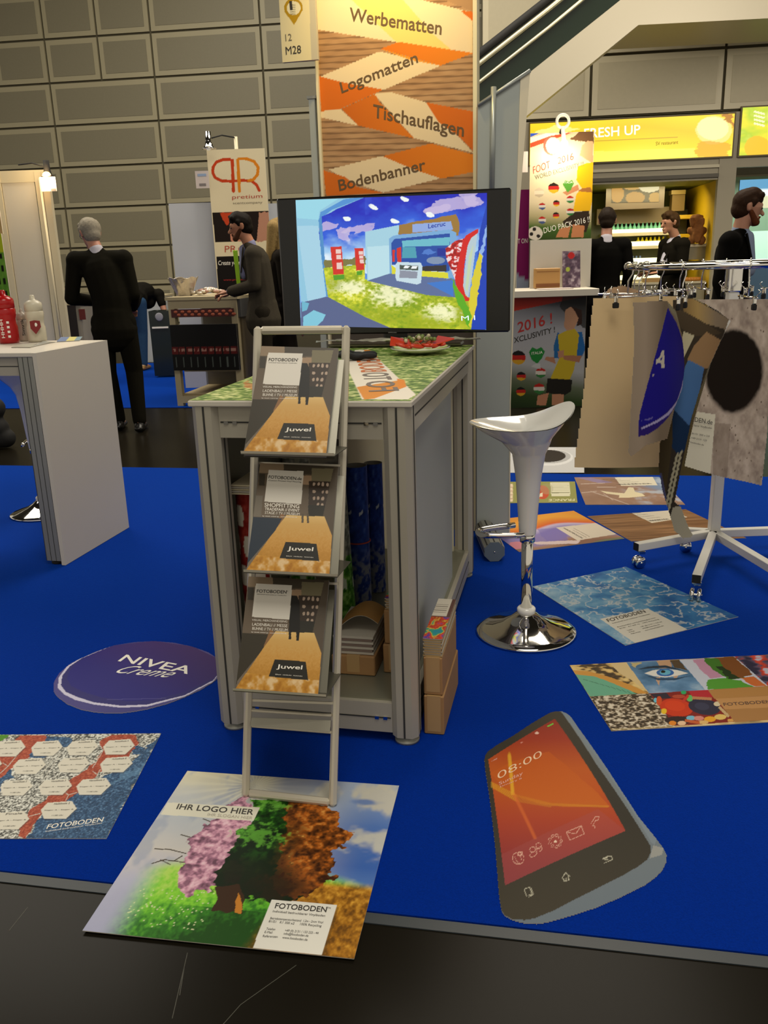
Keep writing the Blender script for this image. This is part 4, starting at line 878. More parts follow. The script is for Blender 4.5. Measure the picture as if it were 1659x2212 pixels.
for i, q_ in enumerate(BQ):
    q_.n = nrm(np.cross(q_.c[1]-q_.c[0], q_.c[3]-q_.c[0])); q_.n = q_.n if q_.n@(_C-q_.o) > 0 else -q_.n
    kind = 2 if i == 1 else 1
    b = B(); cv = brochure_canvas(q_, kind); b.sheet(cv, q_.fn, PAPER, q_.n, .0008, EDGE); brochure_text(b, q_, kind)
    br = b.build('brochure', None, names[i], 'brochure', 'brochures in the silver stand')
    b = B(); th_ = (.019, .008, .013)[i]
    for k in range(4):
        f = .0012+th_*k/4; b.prism([p-q_.n*f+fx*(.001*((k*3) % 3)) for p in q_.c], -q_.n*(th_/4-.0006), M('stack_grey', '9a9a9c', .6) if k % 2 else EDGE)
    o = b.build('page_block', None); o.parent = br; o.location = Vector(o.location)-br.location
    # tray
    b = B(); t0 = q_.P(-.02, -.012)-q_.n*.000; t1 = q_.P(1.12, -.012)
    for p_ in (1,):
        d0 = th_+.003
        b.prism([q_.P(-.01, -.008)-q_.n*d0, q_.P(1.1, -.008)-q_.n*d0, q_.P(1.08, .93)-q_.n*d0, q_.P(.0, .93)-q_.n*d0], -q_.n*.0015, TRAYM)
    # lip runs back from the lower edge to the frame
    A_, B_ = q_.P(-.03, -.012), q_.P(1.10, -.012)
    def back(p):   # straight back (horizontally) to the frame plane
        d = V(-fx[1], fx[0], 0); d = d if d[1] > 0 else -d; t = ((BLc-p)@fn_)/(d@fn_); return p+d*t
    b.prism([A_, B_, back(B_)-EZ*.004, back(A_)-EZ*.004], -EZ*.002, TRAYM)
    b.prism([A_+EZ*.0, B_, B_+EZ*.006+q_.n*.001, A_+EZ*.006+q_.n*.001], q_.n*.001, SILV)
    b.bar(onframe(550-i*6, (1000, 1254, 1512)[i], 0), onframe(735-i*4, (1006, 1261, 1519)[i], 0), .006, .006, SILV, fn_)
    b.build('tray', st)
b = B(); b.bar(onframe(543, 1534), onframe(717, 1545), .007, .012, SILV, fn_, .002); b.bar(onframe(543, 1568), onframe(717, 1582), .007, .007, SILV, fn_, .002)
b.prism([onframe(545, 1549, .004), onframe(716, 1555, .004), onframe(716, 1578, .012), onframe(545, 1566, .012)], fn_*.0015, M('pale_tray', 'a09c8e', .35, .4)); b.build('tray', st, 'empty bottom tray')

# ================================================================== COUNTER CONTENTS
def cuv(px, Y, py=1200):
    d = atY(px, py, Y)-C0; return d@EU, (d*V(1, 1, 0))@EV
def roll(name, label, u, v, r, h, cv_fn, z=.1315, tilt=(0, 0), group='rolled prints inside the counter', band=None):
    b = B(); base = cp(u, v, z); top = base+V(tilt[0], tilt[1], 0)+EZ*h; ax = nrm(top-base); x = nrm(np.cross(EV, ax)); y = np.cross(ax, x)
    cv = Canvas(72, 120); cv_fn(cv)
    def fn(U, V_):
        a = U[..., None]*2*math.pi-.3; rr = r*(1-.06*np.abs(np.sin(a/2))); return base+ax*h*V_[..., None]+rr*(np.cos(a)*x+np.sin(a)*y)
    b.sheet(cv, fn, PRINT, None, .0015, EDGE, True, True)
    b.lathe([(0, .02), (r*.6, .02)], base, EDGE, 12)
    o = b.build(name, None, label, 'print roll', group)
    if band:
        bb = B(); bb.tube([base+ax*band+(r+.002)*(math.cos(t)*x+math.sin(t)*y) for t in np.linspace(0, 2*math.pi, 24, endpoint=False)], .0028, M('red_rubber', 'b84030', .6), 6, closed=True)
        k = bb.build('rubber_band', None); k.parent = o; k.location = Vector(k.location)-o.location
    return o
def blue_roll(cv):
    g = fbm(cv.U, cv.V, 20, 30, 160, 3); cv.c[:] = cv.grad([(0, '1c2c64'), (.5, '2c48a0'), (1, '6c88c4')], .35+(g-.5)*.9); cv.put(smooth01((.45-cv.V)*5)*smooth01((g-.4)*5), '8c8c88', .8)
    for k in range(6): cv.poly([(k/6+.04, .66), (k/6+.09, .68), (k/6+.085, .70), (k/6+.035, .68)], 'c8ccd4', px=False)
def green_roll(cv):
    g = fbm(cv.U, cv.V, 24, 40, 164, 3); cv.c[:] = cv.grad([(0, '5c5c54'), (.5, '8c8c80'), (1, 'c4c0b0')], .5+(g-.5)*2)
    cv.put((cv.V < .42), cv.grad([(0, '245014'), (.5, '4c8828'), (1, '94c464')], .5+(g-.5)*1.8)); 
    for k in range(5): cv.poly([(k/5+.02, .2), (k/5+.1, .2), (k/5+.1, .27), (k/5+.02, .27)], 'c0ccb0', px=False, wob=.01); cv.poly([(k/5+.06, .35), (k/5+.12, .4), (k/5+.1, .95), (k/5+.03, .97)], 'a8a48c', px=False, a=.8)
def red_roll(cv):
    g = fbm(cv.U, cv.V, 20, 30, 168, 3); cv.c[:] = cv.grad([(0, '501410'), (.5, '7c1c18'), (1, 'a84438')], .5+(g-.5)); cv.put(cv.V < .3, '24406c'); cv.put((cv.V < .34)&(cv.V > .3), 'b0aca0')
    for j in range(4):
        for k in range(5):
            x, y = k/5+.1*(j % 2), .4+j*.16; cv.poly([(x-.07, y), (x-.045, y+.055), (x+.045, y+.055), (x+.07, y), (x+.045, y-.055), (x-.045, y-.055)], 'c4bcac', px=False)
roll('print_roll', 'blue printed roll standing inside the grass-topped counter, rubber band around it', *cuv(775, 3.0), .042, .52, blue_roll, tilt=(.0, .0), band=.24)
roll('print_roll', 'second dark blue roll, behind the banded roll inside the counter', *cuv(812, 3.12), .035, .50, blue_roll)
roll('print_roll', 'grey and green printed roll standing left of the blue rolls inside the counter', *cuv(742, 2.88), .036, .56, green_roll, tilt=(-.02, 0))
roll('print_roll', 'red roll with white hexagons near the left post inside the counter', *(.095, .15), .045, .58, red_roll)
roll('print_roll', 'green and grey printed roll hidden behind the brochure stand in the counter', *cuv(650, 2.95), .05, .6, green_roll)
b = B()
for k in range(5): cbox(b, .045+.004*k, .16-.003*k, .09, .26, .714+.006*k, .718+.006*k, EDGE if k % 2 else M('cream_sheet', 'c8bc9c', .6))
b.build('paper_stack', None, 'loose cream papers lying on the print rolls inside the counter', 'papers')
def carton(name, u0, u1, v0, v1, z0, z1, label, group=None, tex=True):
    b = B(); cbox(b, u0, u1, v0, v1, z0, z1, CARD, .003); cbox(b, (u0+u1)/2-.02, (u0+u1)/2+.02, v0-.0006, v1+.0006, z0+.01, z1+.0008, M('carton_tape', 'ab8a5c', .4)); return b.build(name, None, label, 'box', group)
carton('cardboard_box', .315, .45, .16, .42, .1315, .195, 'flat cardboard box on the counter shelf under the magazines', 'cardboard boxes')
b = B()
for k in range(7): cbox(b, .32+.003*(k % 3), .445-.004*(k % 2), .17, .40+.004*(k % 3), .197+k*.0085, .2045+k*.0085, M('magazine_grey', '7c6a60', .4) if k % 2 else EDGE)
def fnc(U, V_): return cp(.325, .2, .262)+EU*(U[..., None]*.13)+EV*(V_[..., None]*.12)+EZ*(.05*np.sin(U*2.6)[..., None])
b.sheet(Canvas(20, 4, '9c7440'), fnc, PRINT, None, .001, EDGE, True, True)
b.build('magazine_stack', None, 'stack of grey magazines with a curled top sheet inside the counter', 'magazines')
carton('cardboard_box', .47, .545, .19, .45, .1315, .225, 'lower cardboard box inside the counter behind the right post', 'cardboard boxes')
carton('cardboard_box', .475, .545, .195, .44, .2265, .335, 'upper cardboard box inside the counter behind the right post', 'cardboard boxes')
def print_stack(u0, u1, v0, v1, z, n_, label):
    b = B()
    for k in range(n_): cbox(b, u0+.002*((k*5) % 3), u1-.002*(k % 3), v0+.002*(k % 2), v1-.002*((k*3) % 2), z+k*.004, z+.0034+k*.004, EDGE if k % 2 else M('stack_tan', 'a88c60', .6))
    z1 = z+n_*.004; q_ = Quad(cp(u0, v0, z1), cp(u1, v0, z1), cp(u1, v1, z1), cp(u0, v1, z1))
    cv = Canvas(60, 90, 'b03824', q_); g = fbm(cv.U, cv.V, 2, 6, 172, 4); cv.c[:] = cv.grad([(0, '1c6ca0'), (.36, '2c8c6c'), (.42, 'c8a43c'), (.5, 'a02c1c'), (.6, 'c44424'), (.66, '40308c'), (1, 'd88050')], g)
    cv.put(cv.V > .52, '5c4038'); cv.put((cv.V > .55)&(cv.U < .8), 'c4bcac'); 
    for k in range(5): cv.put((np.abs(cv.V-.64-.05*k) < .008)&(cv.U < .7), '7c7468')
    b.sheet(cv, q_.fn, PRINT, EZ, .002); return b.build('print_stack', None, label, 'prints', 'stacks of colourful prints')
print_stack(.478, .543, .2, .43, .3365, 9, 'stack of blue and red prints on the upper box inside the counter')
carton('cardboard_box', .613, .672, .075, .40, .0005, .125, 'lower cardboard box on the carpet beside the counter front right post', 'cardboard boxes')
carton('cardboard_box', .613, .668, .08, .39, .1265, .245, 'upper cardboard box on the carpet beside the counter front right post', 'cardboard boxes')
print_stack(.612, .668, .085, .39, .2465, 14, 'stack of red and violet prints on the boxes right of the counter')

# ---- things on the counter
pc = fl(908, 764, 1.0)
pl = thing('plate', pc*V(1, 1, 0)+EZ*.9995, 'white plate of cut red pepper salad on the grass-print counter top', 'plate')
b = B(); b.lathe([(0, .003), (.05, .003), (.1, .016), (.112, .022), (.114, .026), (.1, .02), (.05, .008), (0, .007)], pc*V(1, 1, 0)+EZ*1.0, GLOSSW, 36); b.build('dish', pl)
b = B(); RP = M('red_pepper', 'c83c18', .3, noise=.1)
for k in range(16):
    a = k*.9; r_ = .03+.055*((k*7) % 5)/5; c_ = pc*V(1, 1, 0)+V(math.cos(a)*r_*1.1, math.sin(a)*r_*.7, 1.033+.012*((k*3) % 3)); b.ball(c_, (.035, .014, .008), RP, 10, np.array(Matrix.Rotation(a*1.7, 3, 'Z')@Matrix.Rotation(.4*math.sin(k), 3, 'Y')))
b.prism([pc*V(1, 1, 0)+V(-.115, -.02, 1.035), pc*V(1, 1, 0)+V(-.03, -.04, 1.03), pc*V(1, 1, 0)+V(-.04, .0, 1.05), pc*V(1, 1, 0)+V(-.11, .02, 1.062)], V(0, .004, .004), RP)
b.prism([pc*V(1, 1, 0)+V(.04, -.04, 1.03), pc*V(1, 1, 0)+V(.13, .0, 1.05), pc*V(1, 1, 0)+V(.07, .02, 1.06)], V(0, .004, .004), RP)
b.build('red_pepper', pl)
b = B()
for k in range(26): a = k*2.4; r_ = .02+.05*((k*11) % 7)/7; b.ball(pc*V(1, 1, 0)+V(math.cos(a)*r_, math.sin(a)*r_*.7-.005, 1.052+.004*(k % 4)), .008, M('salad_green', '70803c', .4) if k % 3 else M('salad_white', 'c8bc98', .5), 8)
b.build('salad', pl)
# dark crumpled glove-like cloth by the lettering
b = B(); c_ = fl(772, 776, 1.0)
for k in range(9): b.ball(c_+V(.05*math.sin(k*2.1), .05*math.cos(k*1.3), .012+.004*(k % 3)), (.035, .022, .012), MATT, 10)
o = remesh('black_cloth', b, MATT, .006, None); tag(o, 'small crumpled black cloth on the counter top beside the stand post', 'cloth')

# ================================================================== BANNER TOWER
Lb, Rb = atY(692, 210, 4.42), atY(1023, 210, 4.24)
TQ = Quad((Lb[0], Lb[1], 1.40), (Rb[0], Rb[1], 1.40), (Rb[0], Rb[1], 2.95), (Lb[0], Lb[1], 2.95)); tx = nrm(TQ.c[1]-TQ.c[0]); tn = TQ.n; tax = np.array([tx, -tn, EZ]); tw = TQ.dims()[0]
tm = (TQ.c[0]+TQ.c[1])/2
tw_ = thing('banner_tower', tm*V(1, 1, 0)-tn*.06, 'tall illuminated banner tower with orange ribbons and mat names behind the television', 'banner')
b = B(); b.box(tm*V(1, 1, 0)-tn*.062+EZ*1.5, (tw+.02, .12, 2.998), M('tower_body', '4a4238', .6), tax); b.build('tower_body', tw_)
b = B()
for s_, w_ in ((-1, .012), (1, .018)): b.box(tm*V(1, 1, 0)+tx*s_*(tw/2+w_/2)-tn*.02+EZ*1.5, (w_, .08, 2.99), M('cream_profile', 'd8cfae', .4), tax)
b.build('edge_profile', tw_)
T = crop(560, 0, 3.318); cv = Canvas(240, 340, 'a07c58', TQ); U, V_ = cv.U, cv.V
st_ = (V_*62+U*1.2) % 1.0; g = fbm(U, V_, 6, 60, 180, 3)
cv.c[:] = cv.grad([(0, '8c6848'), (.5, 'a8825c'), (1, 'bc9870')], g); cv.put(smooth01((np.abs(st_-.5)-.32)*9), '5c4026', .75)
def P(*pts): return [T(*p) for p in pts]
Wc, Oc, Yc = 'd8c4a0', 'c8640c', 'e0b450'
O1 = cv.grad([(0, 'b85808'), (1, 'd87c10')], U)
cv.poly(P((390, -40), (640, -60), (1000, 305), (415, 212)), Wc); cv.poly(P((600, -60), (1000, -60), (1380, 358), (980, 300)), 'dcc070'); cv.poly(P((980, -60), (1130, -10), (1530, 90), (1530, 382), (1375, 355), (1240, 240)), Wc); cv.poly(P((1180, -60), (1560, -60), (1560, 95)), 'a07c58'); cv.poly(P((1440, 75), (1535, 85), (1535, 155)), Oc)
cv.put(cv.mask(P((870, 350), (1000, 300), (1535, 380), (1300, 470))), O1); cv.poly(P((440, 548), (840, 378), (870, 370), (1300, 470), (890, 645), (620, 600)), Wc); cv.poly(P((425, 545), (600, 590), (890, 642), (570, 785), (445, 800)), Oc); cv.poly(P((870, 350), (1110, 420), (1300, 470), (1080, 430)), 'd88c20')
cv.poly(P((440, 798), (585, 783), (710, 900), (445, 842)), Wc); cv.put(cv.mask(P((590, 780), (830, 672), (860, 730), (1110, 992), (710, 900))), O1); cv.poly(P((825, 675), (935, 658), (1200, 735), (1310, 850), (1535, 1095), (1110, 990), (900, 760)), Wc); cv.poly(P((1195, 733), (1535, 800), (1535, 1085), (1440, 985), (1290, 880)), Oc)
cv.put(cv.mask(P((885, 1120), (1230, 1028), (1535, 1108), (1535, 1232), (1300, 1282), (1130, 1230))), O1); cv.poly(P((500, 1215), (880, 1118), (1120, 1220), (1300, 1278), (890, 1380), (640, 1300)), Wc); cv.poly(P((460, 1220), (620, 1270), (700, 1340), (900, 1385), (480, 1400)), Oc)
b = B(); b.sheet(cv, TQ.fn, M('banner_print', attr=True, rough=.45, spec=.3), tn, .002)
BR = M('brown_banner_ink', '5a4426', .6)
for s_, a_, c_, d_ in (('Werbematten', (645, 148), (1305, 248), (650, 52)), ('Logomatten', (592, 668), (1140, 445), (574, 592)), ('Tischauflagen', (815, 838), (1465, 978), (818, 745)), ('Bodenbanner', (575, 1368), (1195, 1215), (563, 1290))): b.qtext(TQ, s_, T(*a_), T(*c_), T(*d_), BR, .02, lift=.001)
b.build('banner_print', tw_)
spot('banner_spot', (TQ.P(.5, .9)+tn*.45+EZ*.25), TQ.P(.48, .70), 75, (1, .74, .30), 85, 1, .04)
b = B(); q_ = atY(690, 300, 4.46); b.box((q_[0]-.02, q_[1], 1.04), (.03, .05, 2.075), M('pale_aluminium', 'a3a8a4', .35, .4), tax); b.box((q_[0]-.02, q_[1], 2.085), (.045, .06, .012), ALU, tax)
b.build('aluminium_upright', None, 'slim pale aluminium upright at the left edge of the banner tower', 'post')
# stand number sign
Lb, Rb = atY(606, 60, 4.38), atY(684, 60, 4.34)
SQ2 = Quad((Lb[0], Lb[1], atY(610, 135, 4.38)[2]), (Rb[0], Rb[1], atY(610, 135, 4.38)[2]), (Rb[0], Rb[1], 2.72), (Lb[0], Lb[1], 2.72))
T = crop(560, 0, 3.318); cv = Canvas(80, 160, 'd4c8a0', SQ2); cv.poly([T(385, -300), T(345, -300), T(375, 450), T(420, 450)], 'b8b09c')
cv.ell(T(245, 55), 20, 20, 'a88418'); cv.poly(P((178, 80), (310, 75), (250, 178)), 'a88418'); cv.ell(T(247, 58), 15, 15, 'd8d0b0')
b = B(); b.sheet(cv, SQ2.fn, PRINT, SQ2.n, .02, EDGE)
b.qtext(SQ2, '1', T(222, 70), T(240, 68), T(216, 8), INK, .03); b.qtext(SQ2, '12', T(190, 295), T(235, 290), T(186, 245), M('grey_ink', '6c6450', .6), 0); b.qtext(SQ2, 'M28', T(192, 392), T(302, 380), T(188, 335), INK, .03)
for k in range(5): b.qtext(SQ2, 'HALL', T(224, 40+k*16), T(262, 38+k*16), T(223, 32+k*16), INK, 0)
b.build('stand_number_sign', None, 'cream stand number sign reading M28 with a yellow map pin', 'sign')

# ================================================================== GREY PARTITION right of the tower
PY = 4.12
PARTM = M('partition_panel', 'a0a6a2', .5, noise=.05, nscale=2); CREAM = M('cream_side_strip', 'd8ceb4', .5)
def atp(pts, Y=PY): return [atY(x, y, Y) for x, y in pts]
pt = thing('partition_panel', (atY(1065, 900, PY)[0], PY+.04, 0), 'grey booth partition panel behind the white bar stool', 'partition')
bt = atY(1030, 1150, PY)[0]; bt2 = atY(1099, 1150, PY)[0]
pl_ = atp([(1101, 870), (1108, 640), (1116, 420), (1124, 165), (1032, 228), (1030, 700)])
b = B(); b.prism([(bt2, PY, .001)]+list(pl_)+[(bt, PY, .001)], (0, .05, 0), PARTM); b.build('panel', pt)
pl_ = atp([(1103, 870), (1111, 640), (1124, 420), (1145, 155), (1124, 165), (1116, 420), (1108, 640), (1101, 870)])
b = B(); b.prism([(bt2+.006, PY-.004, .001)]+[p-V(0, .004, 0) for p in pl_]+[(bt2, PY-.004, .001)], (0, .06, 0), CREAM); b.build('edge_strip', pt)
b = B(); b.tube([p-V(0, .006, 0) for p in atp([(1066, 188), (1062, 420)])], .012, M('pale_aluminium', 'a3a8a4', .35, .4), 8); b.tube([p-V(0, .006, 0) for p in atp([(1032, 228), (1145, 153)])], .008, M('pale_aluminium', 'a3a8a4', .35, .4), 8); b.build('trim', pt)
# aluminium profile lying on the carpet
p0 = fl(1068, 1213); p1 = fl(1032, 1128); r_ = .048
d_ = nrm(p1-p0); sd = np.cross(d_, EZ)
pf = thing('aluminium_profile', (p0+p1)/2, 'octagonal grey aluminium profile lying on the carpet behind the bar stool', 'profile')
b = B(); c0 = p0+EZ*r_+sd*0+d_*.0; oct_ = [c0+r_*1.06*(math.cos(t)*sd+math.sin(t)*EZ) for t in np.arange(8)*math.pi/4+math.pi/8]
b.prism(oct_, d_*.34, ALU)
for t in (math.pi/2, math.pi*.75, math.pi*.25, math.pi): 
    n_ = math.cos(t)*sd+math.sin(t)*EZ; b.box(c0+n_*r_*.985+d_*.17, (.34, .006, .002), GROOVE, np.array([d_, nrm(np.cross(n_, d_)), n_]))
b.build('profile', pf)
b = B(); b.prism([c0-d_*.001+r_*1.02*(math.cos(t)*sd+math.sin(t)*EZ) for t in np.arange(8)*math.pi/4+math.pi/8], -d_*.004, M('end_cap', '5f6a74', .5)); b.ball(c0-d_*.006, (.004, .004, .004), CHROME, 8); b.build('end_cap', pf)

# ================================================================== WHITE BAR STOOLS
def stool(base, yaw, label, seat_z=.74, zsc=1.0):
    ca, sa = math.cos(yaw), math.sin(yaw); ax = np.array([[ca, sa, 0], [-sa, ca, 0], [0, 0, 1]])
    t = thing('bar_stool', base, label, 'bar stool', 'white bar stools'); base = np.array(base, float)
    b = B(); b.lathe([(0, .0005), (.184, .0005), (.186, .006), (.182, .012), (.16, .020), (.125, .032), (.085, .045), (.055, .062), (.034, .080), (0, .084)], base, CHROME, 56); b.build('base', t)
    b = B(); b.lathe([(.0, .078), (.030, .078), (.034, .082), (.034, .096), (.028, .102), (0, .102)], base, GLOSSW, 32); b.build('collar', t)
    b = B(); b.lathe([(0, .09), (.021, .09), (.021, .40), (0, .40)], base, CHROME, 28); b.lathe([(.0, .355), (.027, .355), (.027, .387), (.0, .387)], base, CHROME, 28); b.build('column', t)
    # footrest loop
    pts = []
    for k in range(21):
        s_ = -1+2*k/20; x = -.03-.15*(1-abs(s_)**2.6); y = .062*math.copysign(abs(s_)**.8, s_); pts.append(base+V(x, y, .40)@np.array(ax))
    b = B(); b.tube(pts, .0105, CHROME, 10); b.build('footrest', t)
    # shell: column cone opening into a swept saddle seat
    cv = Canvas(73, 56)
    H = seat_z
    def fn(U, V_):
        a = U*2*math.pi; v = V_[..., None]; c_, s_ = np.cos(a)[..., None], np.sin(a)[..., None]
        # radius grows along height
        hz = np.interp(V_, [0, .45, .62, .75, .88, 1], [.385, .58, .66, .70, .735, .76])
        rx = np.interp(V_, [0, .45, .62, .75, .88, 1], [.030, .045, .058, .090, .148, .181]); ry = np.interp(V_, [0, .45, .62, .75, .88, 1], [.030, .045, .057, .080, .120, .148])
        sw = smooth01((V_-.6)/.4)
        up = sw*np.cos(a)**2*(.028*np.sign(np.cos(a))+.038)
        z = (hz-.385)*(H-.385)/(.375)+.385+up
        P_ = np.stack([rx*np.sign(np.cos(a))*np.abs(np.cos(a))**(1-.22*sw)-sw*.028, ry*np.sin(a), z], -1); return base+P_@ax
    b = B(); b.sheet(cv, fn, GLOSSW, None, 0, None, True)
    # seat bowl
    cv2 = Canvas(73, 14)
    def fn2(U, V_):
        a = U*2*math.pi; k = V_; rx = .181*(1-k)*.985; ry = .148*(1-k)*.985
        up = np.cos(a)**2*(.028*np.sign(np.cos(a))+.038)
        rim = (.76-.385)*(H-.385)/.375+.385+up; bowl = (.76-.385)*(H-.385)/.375+.385-.03
        w_ = (1-k)**1.6; z = rim*w_+bowl*(1-w_)+.002*np.exp(-k*30)
        return base+np.stack([rx*np.sign(np.cos(a))*np.abs(np.cos(a))**.78-.028, ry*np.sin(a), z], -1)@ax
    b.sheet(cv2, fn2, GLOSSW, None, 0, None, True); b.build('seat', t)
    return t
sb = fl(1136, 1365)
stool(sb, .12, 'white saddle-seat bar stool with chrome base right of the grass-topped counter', .786)
stool(fl(95, 1108), -1.2, 'white bar stool half hidden behind the white side counter at the left', .80)

# ================================================================== WHITE SIDE COUNTER (left)
W0 = V(-1.6109+.08, 3.8888, 0); wy = -.2299; wu = V(math.cos(wy), math.sin(wy), 0); wv = V(-math.sin(wy), math.cos(wy), 0); WAX = np.array([wu, wv, EZ])
W0 = fl(142, 1222)
def wp(u, v, z): return W0+wu*u+wv*v+EZ*z
def wbox(bb, u0, u1, v0, v1, z0, z1, mat, bev=0): return bb.box(wp((u0+u1)/2, (v0+v1)/2, (z0+z1)/2), (u1-u0, v1-v0, z1-z0), mat, WAX, bev)
wc = thing('side_counter', wp(-.6, .3, 0), 'white-panelled counter at the left with drinking bottles on top', 'counter')
WD = .61
b = B(); wbox(b, -.02, .0, 0, WD, .002, .9975, WHITE); b.build('side_panel', wc)
b = B(); wbox(b, -1.3, -.0205, -.0, WD, .98, .9985, WHITE, .002); b.build('top_slab', wc)
def wpost(u, v):
    bb = B(); wbox(bb, u, u+.078, v, v+.078, .02, .979, ALU)
    for g_ in (.001, .026, .052, .077): wbox(bb, u+g_-.0012, u+g_+.0012, v-.001, v+.079, .02, .979, GROOVE)
    bb.build('post', wc); f = B(); f.lathe([(0, .0005), (.034, .0005), (.034, .01), (.012, .014), (.012, .022), (0, .022)], wp(u+.039, v+.039, 0), MATT, 16); f.build('levelling_foot', wc)
wpost(-.10, .004); wpost(-.10, WD-.082); wpost(-1.29, .004); wpost(-1.29, WD-.082)
for v in (.02, WD-.07):
    b = B(); wbox(b, -1.21, -.1025, v, v+.045, .895, .979, ALUP); wbox(b, -1.2, -.11, v-.001, v+.046, .935, .939, GROOVE); b.build('rail', wc)

# bottles on it
def bottle(px, py, label, cols, hgt, r, handle=False, txt=None, tcol=WINK, z0=.999):
    c_ = fl(px, py, z0); t = thing('drinking_bottle', c_, label, 'bottle', 'sports bottles on the white side counter')
    b = B(); m = cols[0]; b.lathe([(0, .0005), (r*.92, .0005), (r, .012), (r, hgt*.30), (r*.9, hgt*.36), (r*.9, hgt*.46), (r, hgt*.52), (r, hgt*.62), (r*.92, hgt*.66), (0, hgt*.66)], c_, m, 32); 
    if txt:
        for s_, a0, zz, hh, ww in txt:
            # lettering wraps flat against the side facing the viewer
            d = nrm((_C-c_)*V(1, 1, 0)); sdv = V(-d[1], d[0], 0); o = c_+d*(r+.001)+sdv*(-a0*r)*(-1)+EZ*zz
            b.text(s_, o+sdv*0, EZ*ww, sdv*-hh, tcol, .02)
    b.build('body', t)
    b = B(); b.lathe([(r*.93, hgt*.655), (r*.97, hgt*.66), (r*.95, hgt*.78), (r*.9, hgt*.82), (r*.55, hgt*.87), (r*.3, hgt*.89), (r*.26, hgt*.96), (r*.2, hgt*.985), (0, hgt*.985)], c_, cols[1], 32); b.build('cap', t)
    return t
REDP = M('red_plastic', 'a80c10', .25); WHP = M('white_bottle', 'c8bfa8', .35); WHC = M('white_cap', 'ccc4ae', .35); TRP = M('frosted_bottle', 'b8ac9c', .3, trans=.3)
bottle(21, 741, 'red ribbed drinking bottle on the left counter edge', (REDP, REDP), .265, .05, txt=[('IIII', .2, .03, .012, .08), ('HHHH', -.35, .03, .015, .09)])
bottle(82, 738, 'white drinking bottle with a red shield logo', (WHP, WHC), .235, .046, txt=None)
bottle(54, 737, 'small frosted bottle lettered Simrik between the red and white bottles', (TRP, TRP), .165, .028, txt=[('Simrik', .2, .03, .014, .085)], tcol=INK)
b = B(); c_ = fl(82, 738, 1.0); d = nrm((_C-c_)*V(1, 1, 0)); s_ = V(-d[1], d[0], 0); o = c_+d*.0475+EZ*.075
b.prism([o-s_*.004-EZ*.035, o+s_*.024-EZ*.0, o+s_*.022+EZ*.03, o-s_*.004+EZ*.034, o-s_*.026+EZ*.03, o-s_*.026-EZ*.005][::-1], d*.002, M('maroon_ink', '7c1418', .5)); b.ball(o+d*.002+EZ*.012, (.009, .002, .01), WINK, 8)
sh = b.build('shield_logo', None); 
for ob_ in bpy.data.objects:
    if ob_.get('label') == 'white drinking bottle with a red shield logo': sh.parent = ob_; sh.location = Vector(sh.location)-ob_.location
def paper(pts, label, colr, z=1.0, cat='leaflet', name='leaflet', deco=None):
    q_ = fquad(*pts, z=z+.0022); cv = Canvas(40, 30, colr, q_)
    if deco: deco(cv)
    b = B(); b.sheet(cv, q_.fn, PRINT, EZ, .0022); return b.build(name, None, label, cat, 'leaflets on the white side counter')
paper(((68, 749), (106, 740), (121, 738), (95, 736)), 'grey leaflet at the front edge of the white side counter', 'a8a8a0')
paper(((24, 750), (66, 750), (80, 742), (36, 744)), 'striped white leaflet in front of the red bottle', 'b8b4a4', deco=lambda cv: cv.put((cv.V*6 % 1) < .3, '7c7868'))
paper(((122, 738), (172, 735), (178, 727), (132, 728)), 'blue and yellow leaflet on the far end of the white side counter', '4c6c9c', deco=lambda cv: (cv.put(cv.U > .4, 'c8c070'), cv.put(cv.U > .75, '6c8c9c')))
cup_ = wp((fl(48, 727, .999)-W0)@wu, .56, .9985); b = B(); b.lathe([(0, .001), (.035, .001), (.037, .075), (.03, .078), (0, .078)], cup_, MATT, 20); b.box(cup_+V(.012, 0, .1), (.014, .014, .05), MATT)
b.build('black_cup', None, 'small black lidded cup behind the frosted bottle', 'cup')

# ================================================================== CHROME SAMPLE RACK
rc = fl(1538, 1196)*V(1, 1, 0)
rk = thing('sample_rack', rc, 'round chrome display rack on a white wheeled base hung with printed samples', 'rack')
WT = M('white_tube', 'd0cec8', .4)
b = B(); b.bar(rc+EZ*.10, rc+EZ*1.17, .045, .045, WT, (1, 0, 0), .004); b.build('pole', rk)
b = B(); b.bar(rc+EZ*1.17, rc+EZ*1.30, .055, .055, CHROME, (1, 0, 0), .006); b.build('sleeve', rk)
for px, py in ((1374, 1186), (1504, 1256), (1730, 1270), (1700, 1150), (1474, 1152)):
    e = fl(px, py, .09); d = nrm((e-rc)*V(1, 1, 0)); b = B(); s_ = rc+d*.024+EZ*.10; e = e*V(1, 1, 0)+EZ*.10
    b.bar(s_, e, .035, .035, WT, (0, 0, 1), .002); b.bar(e, e+d*.002, .034, .034, MATT)
    lg = b.build('leg', rk)
    c_ = e-d*.03; b = B(); b.bar(c_+EZ*-.02, c_-EZ*.035, .03, .03, CHROME, (1, 0, 0), .003)
    w_ = V(-d[1], d[0], 0)
    for s in (-1, 1): b.lathe([(0, -.008), (.022, -.008), (.027, -.003), (.027, .003), (.022, .008), (0, .008)], c_*V(1, 1, 0)+EZ*.0275+w_*s*.014+d*.012, CHROME, 18, np.array([d, EZ, w_]))
    b.tube([c_*V(1, 1, 0)+EZ*.0275+d*.012-w_*.024, c_*V(1, 1, 0)+EZ*.0275+d*.012+w_*.024], .006, CHROME, 8)
    o = b.build('caster', None, 'chrome caster'); o.parent = lg; o.location = Vector(o.location)-rk.location
RZ, RR = 1.285, .43
b = B(); b.tube([rc+RR*V(math.cos(t), math.sin(t), 0)+EZ*RZ for t in np.linspace(0, 2*math.pi, 56, endpoint=False)], .0125, CHROME, 10, closed=True); b.build('top_ring', rk)
